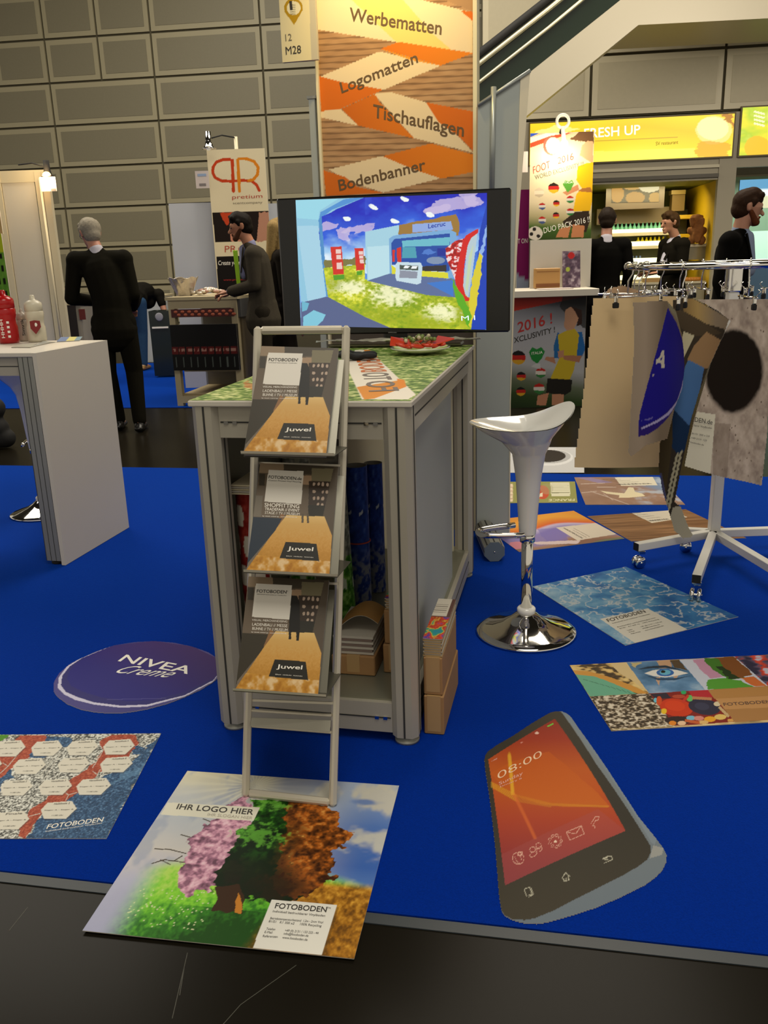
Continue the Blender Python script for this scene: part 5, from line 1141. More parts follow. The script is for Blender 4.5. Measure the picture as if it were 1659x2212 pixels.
for t in (.35, .35+math.pi/2):
    b = B(); d = V(math.cos(t), math.sin(t), 0); b.tube([rc-d*RR+EZ*(RZ-.0), rc+d*RR+EZ*(RZ)], .010, CHROME, 8); b.build('cross_arm', rk)
def hanger(t, blen=.30, tilt=0, label=None):
    d = V(math.cos(t), math.sin(t), 0); w_ = V(-d[1], d[0], 0); c_ = rc+d*RR; zb = RZ-.115
    bd = V(math.cos(t+tilt), math.sin(t+tilt), 0)
    h = thing('clip_hanger', c_+EZ*(zb-.05), label, 'hanger', 'chrome clip hangers on the round rack')
    b = B(); pts = [c_+d*(-.018*math.sin(a))+EZ*(RZ+.0175*0+.018*math.cos(a)) for a in np.linspace(-2.2, 1.57, 10)]
    pts += [c_-d*.018+EZ*(RZ-.03), c_+EZ*(RZ-.06), c_+EZ*zb]; b.tube(pts, .003, CHROME, 6); b.build('hook', h)
    b = B(); b.tube([c_-bd*blen/2+EZ*zb, c_+bd*blen/2+EZ*zb], .004, CHROME, 6); b.build('bar', h)
    for s in (-1, 1):
        p = c_+bd*s*(blen/2-.03); n_ = V(-bd[1], bd[0], 0); b = B(); b.box(p+EZ*(zb-.008), (.016, .014, .030), CHROME, np.array([bd, n_, EZ]), .003); b.box(p+EZ*(zb-.034), (.026, .014, .022), MATT, np.array([bd, n_, EZ]), .003)
        cl_ = b.build('clip', h); b = B(); b.tube([p+n_*.006+EZ*(zb+.004), p+n_*.02+EZ*(zb+.022), p+n_*.01+EZ*(zb+.03)], .002, CHROME, 5); o = b.build('clip_lever', None); o.parent = cl_; o.location = Vector(o.location)-Vector(h.location)
    return h, c_, zb
HL = ['chrome clip hanger holding the plain beige sample at the rack left', 'chrome clip hanger above the blue tin disc sample', 'chrome clip hanger above the stone sample with the black spot', 'chrome clip hanger above the sample with keyboard keys', 'chrome clip hanger holding the tan round-topped sample']
for lb, t, bl_, tl in zip(HL, (math.pi*1.06, math.pi*1.24, math.pi*1.60, math.pi*1.42, math.pi*.90), (.26, .2, .3, .2, .2), (0, .3, .1, .2, 0)): hanger(t, bl_, tl, lb)
for i_, t in enumerate(np.linspace(.05, 2.75, 12)): hanger(t, .26, 0, 'empty chrome clip hanger at the far side of the rack ring, '+ORD[11-i_])

def hung(name, label, outline, Y0, Y1, paint, bulge=None, base='a08c68', res=(110, 130), extra=None, wave=.02, thick=.0015):
    xs = [p[0] for p in outline]; ys = [p[1] for p in outline]; x0, x1, y0, y1 = min(xs)-2, max(xs)+2, min(ys)-2, max(ys)+2
    q = Quad(atY(x0, y1, Y0), atY(x1, y1, Y1), atY(x1, y0, Y1), atY(x0, y0, Y0)); cv = Canvas(res[0], res[1], base, q); cv.hole = ~cv.mask(outline); paint(cv, q)
    bl_ = bulge or (lambda U, V_: wave*np.sin(U*math.pi*1.5+V_*1.5))
    def fn(U, V_): return q.fn(U, V_)+q.n*bl_(U, V_)[..., None]
    b = B(); b.sheet(cv, fn, PRINT, None, thick, EDGE, True, True)
    if extra: extra(b, q)
    return b.build(name, None, label, 'hanging sample', 'printed samples hanging on the rack')
def pt_(cv, q):
    g = fbm(cv.U, cv.V, 3, 2, 200, 3); cv.c[:] = cv.mix('d0b488', 'dcc294', g)
hung('hanging_sample', 'tan sample with a rounded top behind the plain beige sample', [(1296, 660), (1300, 640), (1315, 622), (1345, 615), (1385, 628), (1440, 648), (1440, 900), (1300, 900)], 4.02, 3.98, lambda cv, q: cv.put(cv.U > -1, 'b89878'), wave=.008)
hung('hanging_sample', 'plain beige sample sheet hanging at the left of the rack', [(1279, 642), (1470, 638), (1462, 800), (1450, 1011), (1238, 1011), (1262, 800)], 3.70, 3.78, pt_, res=(100, 100), wave=.012)
T = crop(1340, 640, 4.097)
def P(*pts): return [T(*p) for p in pts]
def p2(cv, q):
    g = fbm(cv.U, cv.V, 3, 2, 204, 3); cv.c[:] = cv.grad([(0, '94846e'), (.25, 'a08e78'), (.5, '7c6c56'), (1, '948064')], cv.U+.1*g)  # shading of the curl is painted into the ground colour
    cv.poly(P((330, 60), (400, 50), (475, 90), (478, 300), (430, 200), (350, 110)), '8c8468')
    DISC = P((335, 100), (365, 150), (430, 240), (500, 370), (530, 470), (545, 600), (535, 700), (505, 810), (450, 920), (370, 1010), (280, 1080), (160, 1150), (140, 1140), (150, 1030), (210, 720), (260, 470), (310, 220))
    cv.poly(P((335, 100), (365, 150), (430, 240), (500, 370), (535, 470), (550, 600), (540, 720), (510, 830), (460, 945), (380, 1060), (290, 1160), (210, 1220), (140, 1240), (140, 1140), (210, 720), (310, 220)), '2c1c6c')
    cv.poly(P((530, 700), (510, 800), (455, 925), (370, 1020), (280, 1090), (160, 1160), (165, 1175), (285, 1110), (385, 1040), (470, 930), (525, 800)), 'a8a0c4'); cv.poly(DISC, '1c1480')
    cv.poly(P((160, 1100), (250, 1060), (240, 1085)), '7c74b0', a=.7)
    cv.poly(P((318, 478), (326, 635), (300, 625), (296, 590), (268, 590), (255, 600), (258, 560), (280, 540), (300, 480)), 'c4bca8'); cv.poly(P((285, 555), (303, 530), (300, 570)), '1c1480'); cv.poly(P((250, 680), (240, 705), (230, 708), (236, 685)), 'a49c98')
hung('hanging_sample', 'curled sample with a blue cream tin disc hanging in front of the beige one', P((95, 45), (330, 40), (420, 130), (500, 330), (535, 480), (550, 640), (520, 820), (440, 980), (375, 1260), (300, 1285), (200, 1320), (135, 1385), (90, 1425), (70, 1380), (90, 900), (105, 400)), 3.40, 3.62, p2, bulge=lambda U, V_: .05*np.sin(U*math.pi*.9)*(.4+.6*V_), base='7c6c58')
def p3(cv, q):
    cv.c[:] = np.array(lin('3c342a')); g = fbm(cv.U, cv.V, 30, 30, 210, 3)
    cv.put(cv.mask(P((560, 30), (640, 20), (960, 200), (950, 300), (760, 250), (560, 130))), cv.grad([(0, '6c5434'), (.5, 'a88c58'), (1, '8c7c68')], np.clip((cv.U-.3)*2, 0, 1)))  # tan curl, its highlight and darker ends painted into the colour
    cv.poly(P((470, 100), (560, 130), (760, 250), (900, 330), (800, 360), (640, 350), (540, 280), (470, 200)), '4c4030'); cv.poly(P((560, 310), (655, 350), (600, 460), (545, 580), (520, 520)), 'c4bc9c')
    cv.poly(P((760, 320), (900, 400), (840, 640), (740, 640), (590, 560), (650, 440)), '9c7c58'); cv.poly(P((600, 560), (740, 640), (700, 850), (640, 1040), (610, 1150), (480, 1000), (460, 950), (520, 760)), '4c74a8')
    cv.poly(P((470, 980), (560, 1080), (620, 1150), (580, 1340), (530, 1400), (440, 1300)), '1c3454'); cv.poly(P((370, 1100), (460, 950), (470, 1250), (400, 1800), (345, 1500), (350, 1300)), '4c4028'); cv.poly(P((340, 1550), (370, 1560), (440, 1900), (430, 1940)), '585878')
    for k in range(22):
        y = 1370+k*24; x = 545-k*5.2
        for j in range(2): cv.ell(T(x-j*34-(k % 2)*6, y+(j*20)), 2.6, 4.6, 'b4ac8c', ang=.25)
    cv.poly(P((470, 1850), (540, 1840), (660, 2120), (560, 2130), (480, 2060), (445, 1950)), 'b4ac94')
hung('hanging_sample', 'narrow curled sample with blue and keyboard key print, its pale lower tip drooping', P((470, 20), (640, 15), (970, 190), (900, 400), (780, 640), (700, 850), (640, 1060), (560, 1440), (490, 1800), (545, 1845), (600, 2000), (655, 2115), (560, 2130), (480, 2060), (445, 1940), (370, 1700), (340, 1500), (355, 1250), (370, 1000), (470, 900), (530, 700), (545, 560), (530, 420), (470, 200)), 3.70, 3.58, p3, res=(120, 200), wave=.03)
def p4(cv, q):
    g = fbm(cv.U, cv.V, 16, 22, 214, 4); cv.c[:] = cv.grad([(0, '84746a'), (.45, 'ac9c8c'), (1, 'c8b8a8')], .5+(g-.5)*1.2)
    for _ in range(40): cv.ell((rng.rand(), rng.rand()), .006, .005, '5c4c40', px=False, n=8)
    U, V_ = cv.U, cv.V; c_ = q.uv(*T(990, 640)); c2 = q.uv(*T(1000, 1040)); rx = abs(q.uv(*T(1265, 640))[0]-c_[0]); ry = abs(c2[1]-c_[1])
    d = np.hypot((U-c_[0])/rx, (V_-c_[1])/ry*(1+.12*(V_ > c_[1]))); cv.put(smooth01((1.02-d)/.14+(g-.5)*.8), '1c140c')
    cv.poly(P((810, 1100), (965, 1120), (930, 1600), (800, 1580)), '7c6c5c', a=.5); cv.poly(P((650, 1040), (820, 1060), (790, 1100), (640, 1100)), '6c5c4c', a=.4)
    cv.poly(P((665, 1005), (825, 1030), (780, 1550), (555, 1490), (600, 1250)), 'd4ceb8')
def e4(b, q):
    b.qtext(q, 'DEN.de', T(640, 1090), T(795, 1115), T(645, 1050), INK, .0, lift=.046); b.qtext(q, 'barer Vinylboden', T(635, 1130), T(790, 1155), T(638, 1112), INK, .0, lift=.046)
    for k, s_ in enumerate(('B1/S1 300 x 2,0', '+49 2131 133', 'fotoboden.de')): b.qtext(q, s_, T(618-k*8, 1200+k*38), T(770-k*25, 1225+k*38), T(620-k*8, 1185+k*38), INK, 0, lift=.046)
hung('hanging_sample', 'grey stone-textured sample with a large soft black spot at the right', P((640, 15), (1310, 15), (1310, 500), (1290, 1200), (1243, 1670), (910, 1590), (785, 1555), (555, 1490), (600, 1250), (640, 1060), (700, 850), (780, 580), (870, 380), (960, 215), (850, 130)), 3.46, 3.40, p4, res=(170, 220), extra=e4, bulge=lambda U, V_: .028+.012*np.sin(U*6))

# ================================================================== PEOPLE
def capsule(b, p, q, r1, r2, side=(1, 0, 0), flat=1.0, n=14):
    p, q = np.array(p, float), np.array(q, float); L = np.linalg.norm(q-p); t = nrm(q-p) if L > 1e-6 else EZ
    x = np.array(side, float); x = x-t*(x@t); x = nrm(x) if np.linalg.norm(x) > .05 else nrm(np.cross(t, (0.31, .77, .2))); y = np.cross(t, x)
    V_ = [p-t*r1]; m = 4
    rings = [(-r1*math.cos(a), r1*math.sin(a)) for a in np.linspace(0, math.pi/2, m+1)[1:]]+[(L+r2*math.sin(a), r2*math.cos(a)) for a in np.linspace(0, math.pi/2, m+1)[:-1]]
    for z, r in rings:
        for k in range(n): a = 2*math.pi*k/n; V_.append(p+t*z+r*(math.cos(a)*x+math.sin(a)*flat*y))
    V_.append(q+t*r2); R_ = len(rings); fs = [(0, 1+(k+1) % n, 1+k) for k in range(n)]
    for i in range(R_-1):
        for k in range(n): fs.append((1+i*n+k, 1+i*n+(k+1) % n, 1+(i+1)*n+(k+1) % n, 1+(i+1)*n+k))
    e = len(V_)-1; fs += [(e, 1+(R_-1)*n+k, 1+(R_-1)*n+(k+1) % n) for k in range(n)]
    b.add(V_, fs, SKIN, True)
def person(base, yaw, label, J={}, head=(0, 0), jacket='15120e', trousers='14110d', shirt='b8b4bc', hair='1c120a', hair_len=0, skin='a8745c', beard=None, lanyard=None, shoe='0e0c0a', scale=1.0, extra=None, tee=False, sleeves=True, curl=.6, glasses=False, female=False, slim=1.0, hairgap=0):
    ca, sa = math.cos(yaw), math.sin(yaw); Rm = np.array([[ca, sa, 0], [-sa, ca, 0], [0, 0, 1]])*scale; base = np.array(base, float)
    j = dict(pelvis=(0, 0, .95), waist=(0, 0, 1.12), chest=(0, .0, 1.32), neck=(0, -.01, 1.49), head=(0, .03, 1.645), shR=(.185, 0, 1.43), elR=(.235, -.03, 1.15), wrR=(.23, .06, .90), shL=(-.185, 0, 1.43), elL=(-.235, -.03, 1.15), wrL=(-.23, .06, .90),
             hipR=(.09, 0, .92), knR=(.10, .02, .50), anR=(.105, -.02, .085), hipL=(-.09, 0, .92), knL=(-.10, .02, .50), anL=(-.105, -.02, .085)); j.update(J)
    W = {k: base+np.array(v)@Rm for k, v in j.items()}; sd = V(1, 0, 0)@Rm; fw = V(0, 1, 0)@Rm; s = scale; sx = nrm(W['shR']-W['shL'])
    t = thing('person', base, label, 'person')
    sk = M('skin_'+skin, skin, .5, noise=.1, nscale=25); jk = M('cloth_'+jacket, jacket, .9, noise=.18, nscale=60, spec=.06); tr = M('cloth_'+trousers, trousers, .9, noise=.15, nscale=60, spec=.06); hm = M('hair_'+hair, hair, .65, noise=.45, nscale=90, spec=.12, bump=.2)
    hy, hp = head; a = yaw+hy; hx = V(math.cos(a), math.sin(a), 0); hf = V(-math.sin(a), math.cos(a), 0); hf2 = hf*math.cos(hp)-EZ*math.sin(hp); hz = np.cross(hx, hf2); H = W['head']
    hp_ = lambda x, y, z: H+(hx*x+hf2*y+hz*z)*s
    # body, one continuous skin
    b = B(); c = lambda p, q, r1, r2, **k: capsule(b, p, q, r1*s, r2*s, **k)
    c(hp_(0, -.012, .03), hp_(0, .0, .045), .083, .078, side=hx); c(hp_(0, .028, -.045), hp_(0, .02, .01), .052, .072, side=hx); c(hp_(0, .066, -.082), hp_(0, .05, -.06), .026, .04, side=hx)
    c(hp_(0, .083, .012), hp_(0, .107, -.022), .010, .014, side=hx); c(hp_(-.028, .074, .033), hp_(.028, .074, .033), .014, .014); c(hp_(-.016, .087, -.055), hp_(.016, .087, -.055), .009, .009)
    for e in (-1, 1): c(hp_(.078*e, -.012, -.015), hp_(.082*e, -.018, .018), .012, .017, side=hf2, flat=.5)
    c(W['neck'], hp_(0, -.015, -.04), .056, .052); c(W['waist'], W['chest'], .12*slim, .13*slim, side=sx, flat=.75); c(W['shL'], W['shR'], .055, .055); c(W['pelvis'], W['waist'], .13, .12, side=sd, flat=.8)
    for S_, e in (('R', 1), ('L', -1)):
        c(W['sh'+S_], W['el'+S_], .05, .04); c(W['el'+S_], W['wr'+S_], .04, .027); c(W['hip'+S_], W['kn'+S_], .08, .055); c(W['kn'+S_], W['an'+S_], .055, .04); an = W['an'+S_]; c(an-fw*.02, an+fw*.15-EZ*.05*s, .035, .028)
        # hand
        wr = W['wr'+S_]; d = nrm(wr-W['el'+S_]); n_ = nrm(np.cross(d, sx)); hs = nrm(np.cross(n_, d)); c(wr+d*.01, wr+d*.075*s, .026, .034, side=hs, flat=.5)
        for k in range(4):
            o = wr+d*.095*s+hs*(k-1.5)*.021*s; L_ = (.036, .043, .040, .031)[k]*s; m_ = o+d*L_; e_ = m_+nrm(d*(1-curl)+n_*curl*-1*(1 if n_[2] > 0 else -1))*L_*.9; c(o-d*.02, m_, .0095, .009); c(m_, e_, .009, .0075)
        o = wr+d*.04*s-hs*.03*s*e; m_ = o+nrm(d*.6-hs*e*.7)*.04*s; c(o, m_, .012, .010); c(m_, m_+d*.03*s, .010, .008)
    remesh('body', b, sk, .0085*s, t, 2)
    # eyes
    b = B()
    for e in (-1, 1): b.ball(hp_(.031*e, .081, .012), .0085*s, M('eye_dark', '1c1410', .3), 8)
    b.build('eyes', t)
    # jacket / top
    b = B(); c = lambda p, q, r1, r2, **k: capsule(b, p, q, r1*s, r2*s, **k); hem = W['pelvis']-(W['waist']-W['pelvis'])*(1.0 if not tee else -.1)
    c(W['waist'], W['chest'], .155*slim, .165*slim, side=sx, flat=.78); c(W['pelvis'], W['waist'], .165*slim, .155*slim, side=sd, flat=.78); c(hem+EZ*(.08*s if not tee else 0), W['pelvis'], .195*slim, .17*slim, side=sd, flat=.86)
    c(W['shL']-EZ*.02*s, W['shR']-EZ*.02*s, .078, .078); c(W['neck']-EZ*.03*s, W['chest'], .075, .14, side=sx, flat=.8); c(W['shL']*.55+W['shR']*.45-EZ*.1*s, W['shR']*.55+W['shL']*.45-EZ*.1*s, .115, .115, side=EZ)
    for S_ in 'RL':
        m_ = W['el'+S_] if not tee else (W['sh'+S_]*.45+W['el'+S_]*.55)
        c(W['sh'+S_]-EZ*.01*s, m_, .072, .058)
        if not tee: c(W['el'+S_], W['wr'+S_]*.93+W['el'+S_]*.07, .058, .046)
    remesh('jacket' if not (tee or female) else ('shirt' if tee else 'dress'), b, jk, .011*s, t, 4)
    if not tee and not female:
        b = B(); capsule(b, W['neck']-EZ*.04*s, W['neck']-EZ*.002*s, .07*s, .0605*s)
        capsule(b, W['neck']+fw*.07*s-EZ*.05*s, W['chest']+fw*.118*s-EZ*.08*s, .045*s, .06*s, side=sx, flat=.6)
        remesh('shirt', b, M('cloth_'+shirt, shirt, .8), .0095*s, t, 1)
        for S_ in 'RL': b = B(); d = nrm(W['wr'+S_]-W['el'+S_]); capsule(b, W['wr'+S_]-d*.045*s, W['wr'+S_]-d*.005*s, .036*s, .035*s); b.build('shirt_cuff', t)
        for o_ in t.children:
            if o_.name.startswith('shirt_cuff'): o_.data.materials[0] = M('cloth_'+shirt, shirt, .8)
        b = B()
        for e in (-1, 1): b.bar(W['neck']+sx*e*.075*s+fw*.055*s-EZ*.02*s, W['chest']+sx*e*.045*s+fw*.142*s-EZ*.07*s, .045*s, .012*s, jk, fw, .003)
        b.build('lapels', t)
    b = B(); c = lambda p, q, r1, r2, **k: capsule(b, p, q, r1*s, r2*s, **k)
    c(W['pelvis']-EZ*.03*s, W['waist']-EZ*.06*s, .145, .135, side=sd, flat=.82)
    for S_ in 'RL': c(W['hip'+S_], W['kn'+S_], .098, .074); c(W['kn'+S_], W['an'+S_]+EZ*.01, .074, .058)
    if female: c(W['knL']*.5+W['knR']*.5, W['pelvis'], .19, .17, side=sd, flat=.7)
    remesh('trousers' if not female else 'skirt', b, tr, .011*s, t, 3)
    for S_ in 'RL':
        b = B(); an = W['an'+S_]*V(1, 1, 0)+EZ*(base[2]+.033*s); capsule(b, an-fw*.055*s, an+fw*.175*s-EZ*.004, .042*s, .036*s, side=sd, flat=.75); capsule(b, an-fw*.02*s+EZ*.02*s, an+EZ*.05*s, .045*s, .042*s); remesh('shoe', b, M('shoe_'+shoe, shoe, .35), .008*s, t, 2)
    # hair
    b = B(); c = lambda p, q, r1, r2, **k: capsule(b, p, q, r1*s, r2*s, **k)
    c(hp_(0, -.028, .040), hp_(0, .006, .066), .089, .078, side=hx); c(hp_(0, -.042, -.012), hp_(0, -.03, .03), .072, .083, side=hx)
    for k in range(16):
        aa = k*2.4; c(hp_(.05*math.cos(aa), .02+.05*math.sin(aa)-.02, .105-.02*abs(math.cos(aa))), hp_(.062*math.cos(aa+.3), .012+.06*math.sin(aa+.3), .118-.03*abs(math.cos(aa))), .02, .012)
    c(hp_(-.05, .05, .088), hp_(.05, .05, .092), .026, .024)
    for e in (-1, 1): c(hp_(.074*e, .008, .02), hp_(.07*e, .012, .05), .013, .022)
    if hair_len:
        for e in (-1, 0, 1): c(hp_(.045*e, -.05, .04), hp_(.055*e, -.075, -hair_len), .062, .038, side=hx)
        for e in (-1, 1): c(hp_(.078*e, .01, .03), hp_(.085*e, .0, -hair_len*.85), .026, .02)
    remesh('hair', b, hm, .008*s, t, 1)
    if beard:
        b = B(); c = lambda p, q, r1, r2, **k: capsule(b, p, q, r1*s, r2*s, **k); c(hp_(-.058, .008, -.02), hp_(-.035, .06, -.078), .016, .024); c(hp_(.058, .008, -.02), hp_(.035, .06, -.078), .016, .024); c(hp_(-.03, .068, -.082), hp_(.03, .068, -.082), .026, .026); c(hp_(-.022, .088, -.045), hp_(.022, .088, -.045), .008, .008)
        remesh('beard', b, M('hair_'+beard, beard, .7, noise=.4, nscale=90, bump=.2, spec=.1), .007*s, t, 1)
    if lanyard:
        b = B(); LM = M('lanyard_'+lanyard, lanyard, .5, emit=0)
        for e in (-1, 1): b.bar(W['neck']+sx*e*.06*s+fw*.13*s-EZ*.05*s, W['waist']+fw*.20*s+sx*e*.01*s+EZ*.02*s, .022*s, .034*s, LM, fw)
        b.build('lanyard', t)
    if glasses:
        b = B(); 
        for e in (-1, 1): b.tube([hp_(.032*e+.022*math.cos(q_), .1, .01+.018*math.sin(q_)) for q_ in np.linspace(0, 2*math.pi, 16, endpoint=False)], .002*s, BLACK, 5, closed=True); b.bar(hp_(.055*e, .1, .012), hp_(.085*e, -.01, .015), .004*s, .004*s, BLACK)
        b.build('glasses', t)
    return t, W, Rm, base
pb = fl(272, 928)*V(1, 1, 0)+EZ*-.0048
person(pb, .08, 'grey-haired person in a dark suit seen from behind beside the white side counter', dict(chest=(-.05, .04, 1.33), neck=(-.085, .06, 1.50), head=(-.13, .11, 1.625), shL=(-.26, .05, 1.44), shR=(.13, .05, 1.44), elL=(-.33, .05, 1.12), wrL=(-.18, .32, 1.08), elR=(.18, .03, 1.14), wrR=(.12, .28, 1.02), knR=(.12, .03, .5), anR=(.14, -.08, .085), anL=(-.06, .05, .085)), head=(.55, .25), hair='8c8474', jacket='16140d', trousers='14120b', skin='b47c64', glasses=True)
pb = fl(304, 800)*V(1, 1, 0)
person(pb, -.12, 'person in a black T-shirt and jeans bending over at the back of the farther stand', dict(pelvis=(0, -.02, .93), waist=(0, .16, 1.02), chest=(0, .36, 1.03), neck=(0, .52, .98), head=(0, .64, .92), shR=(.19, .46, 1.0), shL=(-.19, .46, 1.0), elR=(.26, .42, .74), wrR=(.24, .5, .50), elL=(-.24, .5, .74), wrL=(-.2, .62, .56), hipR=(.09, -.02, .9), hipL=(-.09, -.02, .9), anR=(.05, 0, .085), anL=(-.05, .1, .085), knR=(.07, .02, .5), knL=(-.07, .05, .5)), head=(0, 1.2), tee=True, jacket='14120e', trousers='27405c', shoe='7a5a2c', skin='a8745c')
p3_ = atY(566, 640, 8.15)*V(1, 1, 0)+EZ*-.0048
person(p3_, math.pi/2+.1, 'dark-haired person in a dark grey jacket with a lime lanyard, reaching onto the farther counter', dict(chest=(0, .03, 1.35), neck=(0, .08, 1.52), head=(0, .15, 1.665), shR=(.18, .05, 1.45), shL=(-.18, .05, 1.45), elR=(.22, .02, 1.17), wrR=(.12, .27, 1.10), elL=(-.22, .05, 1.17), wrL=(-.1, .28, 1.12)), head=(.05, .2), jacket='3c372e', trousers='26221b', hair='140e08', shirt='7c7c9c', lanyard='a4d820', beard='4a2c1c', skin='ac7456')
p4_ = atY(604, 640, 8.7)*V(1, 1, 0)
person(p4_, -1.2, 'person with long blonde hair and dark dress, partly hidden behind the television', dict(wrR=(.2, .12, .82), elR=(.22, 0, 1.1)), head=(-.2, .1), jacket='1c1814', trousers='15110e', hair='8c7448', hair_len=.26, female=True, scale=.99, slim=.85, skin='b8806c')
p5_ = atY(1306, 600, 9.0)*V(1, 1, 0)+EZ*-.0048
person(p5_, .05, 'person in a black suit seen from behind in front of the kiosk fridge', dict(head=(.02, .05, 1.645)), head=(-.3, .1), jacket='090806', trousers='090806', hair='20160c')
p6_ = atY(1452, 600, 10.3)*V(1, 1, 0)+EZ*-.0048
_, W6, R6, B6 = person(p6_, math.pi/2+.25, 'young person in a dark jacket carrying a plate in front of the kiosk', dict(elL=(-.22, .02, 1.15), wrL=(-.12, .25, 1.12), elR=(.22, .02, 1.15), wrR=(.12, .25, 1.12), head=(0, .07, 1.645)), head=(0, .1), jacket='14110a', trousers='100e08', hair='3c2810', skin='b07c5c')
b = B(); pc6 = B6+np.array((0, .40, 1.135))@R6; b.lathe([(0, 0), (.07, 0), (.12, .02), (.115, .024), (0, .008)], pc6, GLOSSW, 24); b.build('plate', None, 'small white plate held by the young person at the kiosk', 'plate')
b = B()
for k in range(5): b.ball(pc6+V(.03*math.cos(k*1.3), .03*math.sin(k*1.3), .024), (.03, .02, .014), M('pastry', 'b8782c', .5), 8)
b.build('pastry', None, 'golden pastry on the plate held by the young person', 'pastry')
p7_ = atY(1578, 640, 6.25)*V(1, 1, 0)+EZ*-.0048
person(p7_, -math.pi/2-.55, 'bearded person in a black jacket and light blue shirt walking behind the rack', dict(head=(0, .07, 1.635), neck=(0, .03, 1.49)), head=(.45, .2), jacket='0a0806', trousers='0c0a08', hair='2c1a0c', beard='5c3018', shirt='8490a8', skin='b88468', scale=.985)

# ================================================================== FAR STAND (left background)
# white partition with lamp
def slabY(name, pts, Y, th_, mat, parent=None, **k):
    b = B(); b.prism([atY(x, y, Y) for x, y in pts], (0, th_, 0), mat); return b.build(name, parent, **k)
YP = 9.9
def vcol(x, y, Y, z0, z1, w_, d_, mat, b):   # upright member through a photo point
    p = atY(x, y, Y); b.box((p[0], Y, (z0+z1)/2), (w_, d_, z1-z0), mat); return p
wl = thing('white_partition', (atY(60, 600, YP)[0], YP, 0), 'tall white partition panel with a glowing spotlight, left background', 'partition')
pL, pR = atY(22, 500, YP), atY(100, 500, YP); zt_ = atY(60, 372, YP)[2]
b = B(); b.box(((pL[0]+pR[0])/2-.04, YP+.02, zt_/2), (pR[0]-pL[0]-.04, .03, zt_-.10), M('white_board', 'c4beae', .5)); b.build('panel', wl)
b = B()
for x_ in (pL[0]-.06, pR[0]-.01, pR[0]+.065): b.box((x_, YP+.02, zt_/2), (.07, .07, zt_), PANKF)
b.box(((pL[0]+pR[0])/2, YP+.02, zt_-.04), (pR[0]-pL[0]+.2, .05, .12), PANKF); b.build('frame', wl)
def lamp(tip, root, label, on):
    t = thing('spotlight', root, label, 'lamp', 'arm spotlights of the far stands'); b = B(); b.tube([root, (np.array(root)+np.array(tip))/2+EZ*.03, tip], .008, MATT, 6); b.build('arm', t)
    b = B(); tip = np.array(tip); b.lathe([(0, .09), (.03, .09), (.032, .0), (.045, -.05), (.075, -.075), (.07, -.08), (.03, -.03), (0, -.03)], tip-EZ*.02, CHROME if not on else MATT, 20); b.build('lamp_head', t)
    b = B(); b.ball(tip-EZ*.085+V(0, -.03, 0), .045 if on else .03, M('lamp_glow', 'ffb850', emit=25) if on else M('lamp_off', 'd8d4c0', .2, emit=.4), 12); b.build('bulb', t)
    if on:
        l = bpy.data.lights.new('spotlight_light', 'POINT'); l.energy = 14; l.color = (1, .7, .35); l.shadow_soft_size = .05; o = bpy.data.objects.new('spotlight_light', l); o.location = tuple(tip+V(0, -.16, -.1)); col.objects.link(o)
lamp(atY(101, 362, 9.7), atY(40, 356, 9.85), 'lit spotlight on an arm above the white partition at the left', True)
p = atY(105, 400, 9.6); b = B(); b.box(p+V(0, 0, .01), (.16, .006, .14), M('tag_white', 'c8bcb8', .5)); b.box(p+V(.045, -.0035, -.045), (.05, .002, .02), M('tag_grey', '787070', .6)); b.build('stand_number_tag', None, 'small white stand number tag under the lit spotlight', 'sign')
p = atY(118, 600, 9.75); b = B(); b.tube([(p[0]-.02, 9.75, .0), (p[0]-.02, 9.75, 2.28)], .012, PANKF, 8); b.build('tag_pole', None, 'thin pale pole right of the white partition', 'pole')
# green banner, far left
q_ = yquad(-30, 505, 22, 640, 9.2); cv = Canvas(30, 50, '4c7c20', q_); cv.put(cv.V > .7, 'a4b020'); g = fbm(cv.U, cv.V, 4, 6, 230, 3); cv.put(cv.V < .7, cv.mix('2c6c1c', '78a43c', g)); cv.put((cv.V*5 % 1 < .45)&(cv.U*3 % 1 < .5)&(cv.V < .75), '14180c'); b = B(); b.sheet(cv, q_.fn, PRINT, q_.n, .02); b.build('green_banner', None, 'green and yellow patterned banner at the far left edge', 'banner')
q_ = yquad(-30, 375, 6, 505, 9.25); b = B(); b.sheet(Canvas(4, 4, 'a88c5c'), q_.fn, PRINT, q_.n, .02); b.build('tan_panel', None, 'tan panel above the green banner at the left edge', 'panel')
# white roll-up and the tall orange-lettered banner
q_ = yquad(364, 440, 482, 652, 10.0); q_ = Quad(q_.c[0]*V(1, 1, 0), q_.c[1]*V(1, 1, 0), q_.c[2], q_.c[3]); b = B(); b.sheet(Canvas(6, 6, 'b4b8c0'), q_.fn, PRINT, q_.n, .03); b.build('white_rollup', None, 'plain white roll-up panel left of the orange P R banner', 'banner')
q_ = yquad(572, 440, 625, 652, 10.0); q_ = Quad(q_.c[0]*V(1, 1, 0), q_.c[1]*V(1, 1, 0), q_.c[2], q_.c[3]); b = B(); b.sheet(Canvas(6, 6, 'b4b8c0'), q_.fn, PRINT, q_.n, .03); b.build('white_rollup', None, 'plain white panel between the orange P R banner and the television', 'banner')
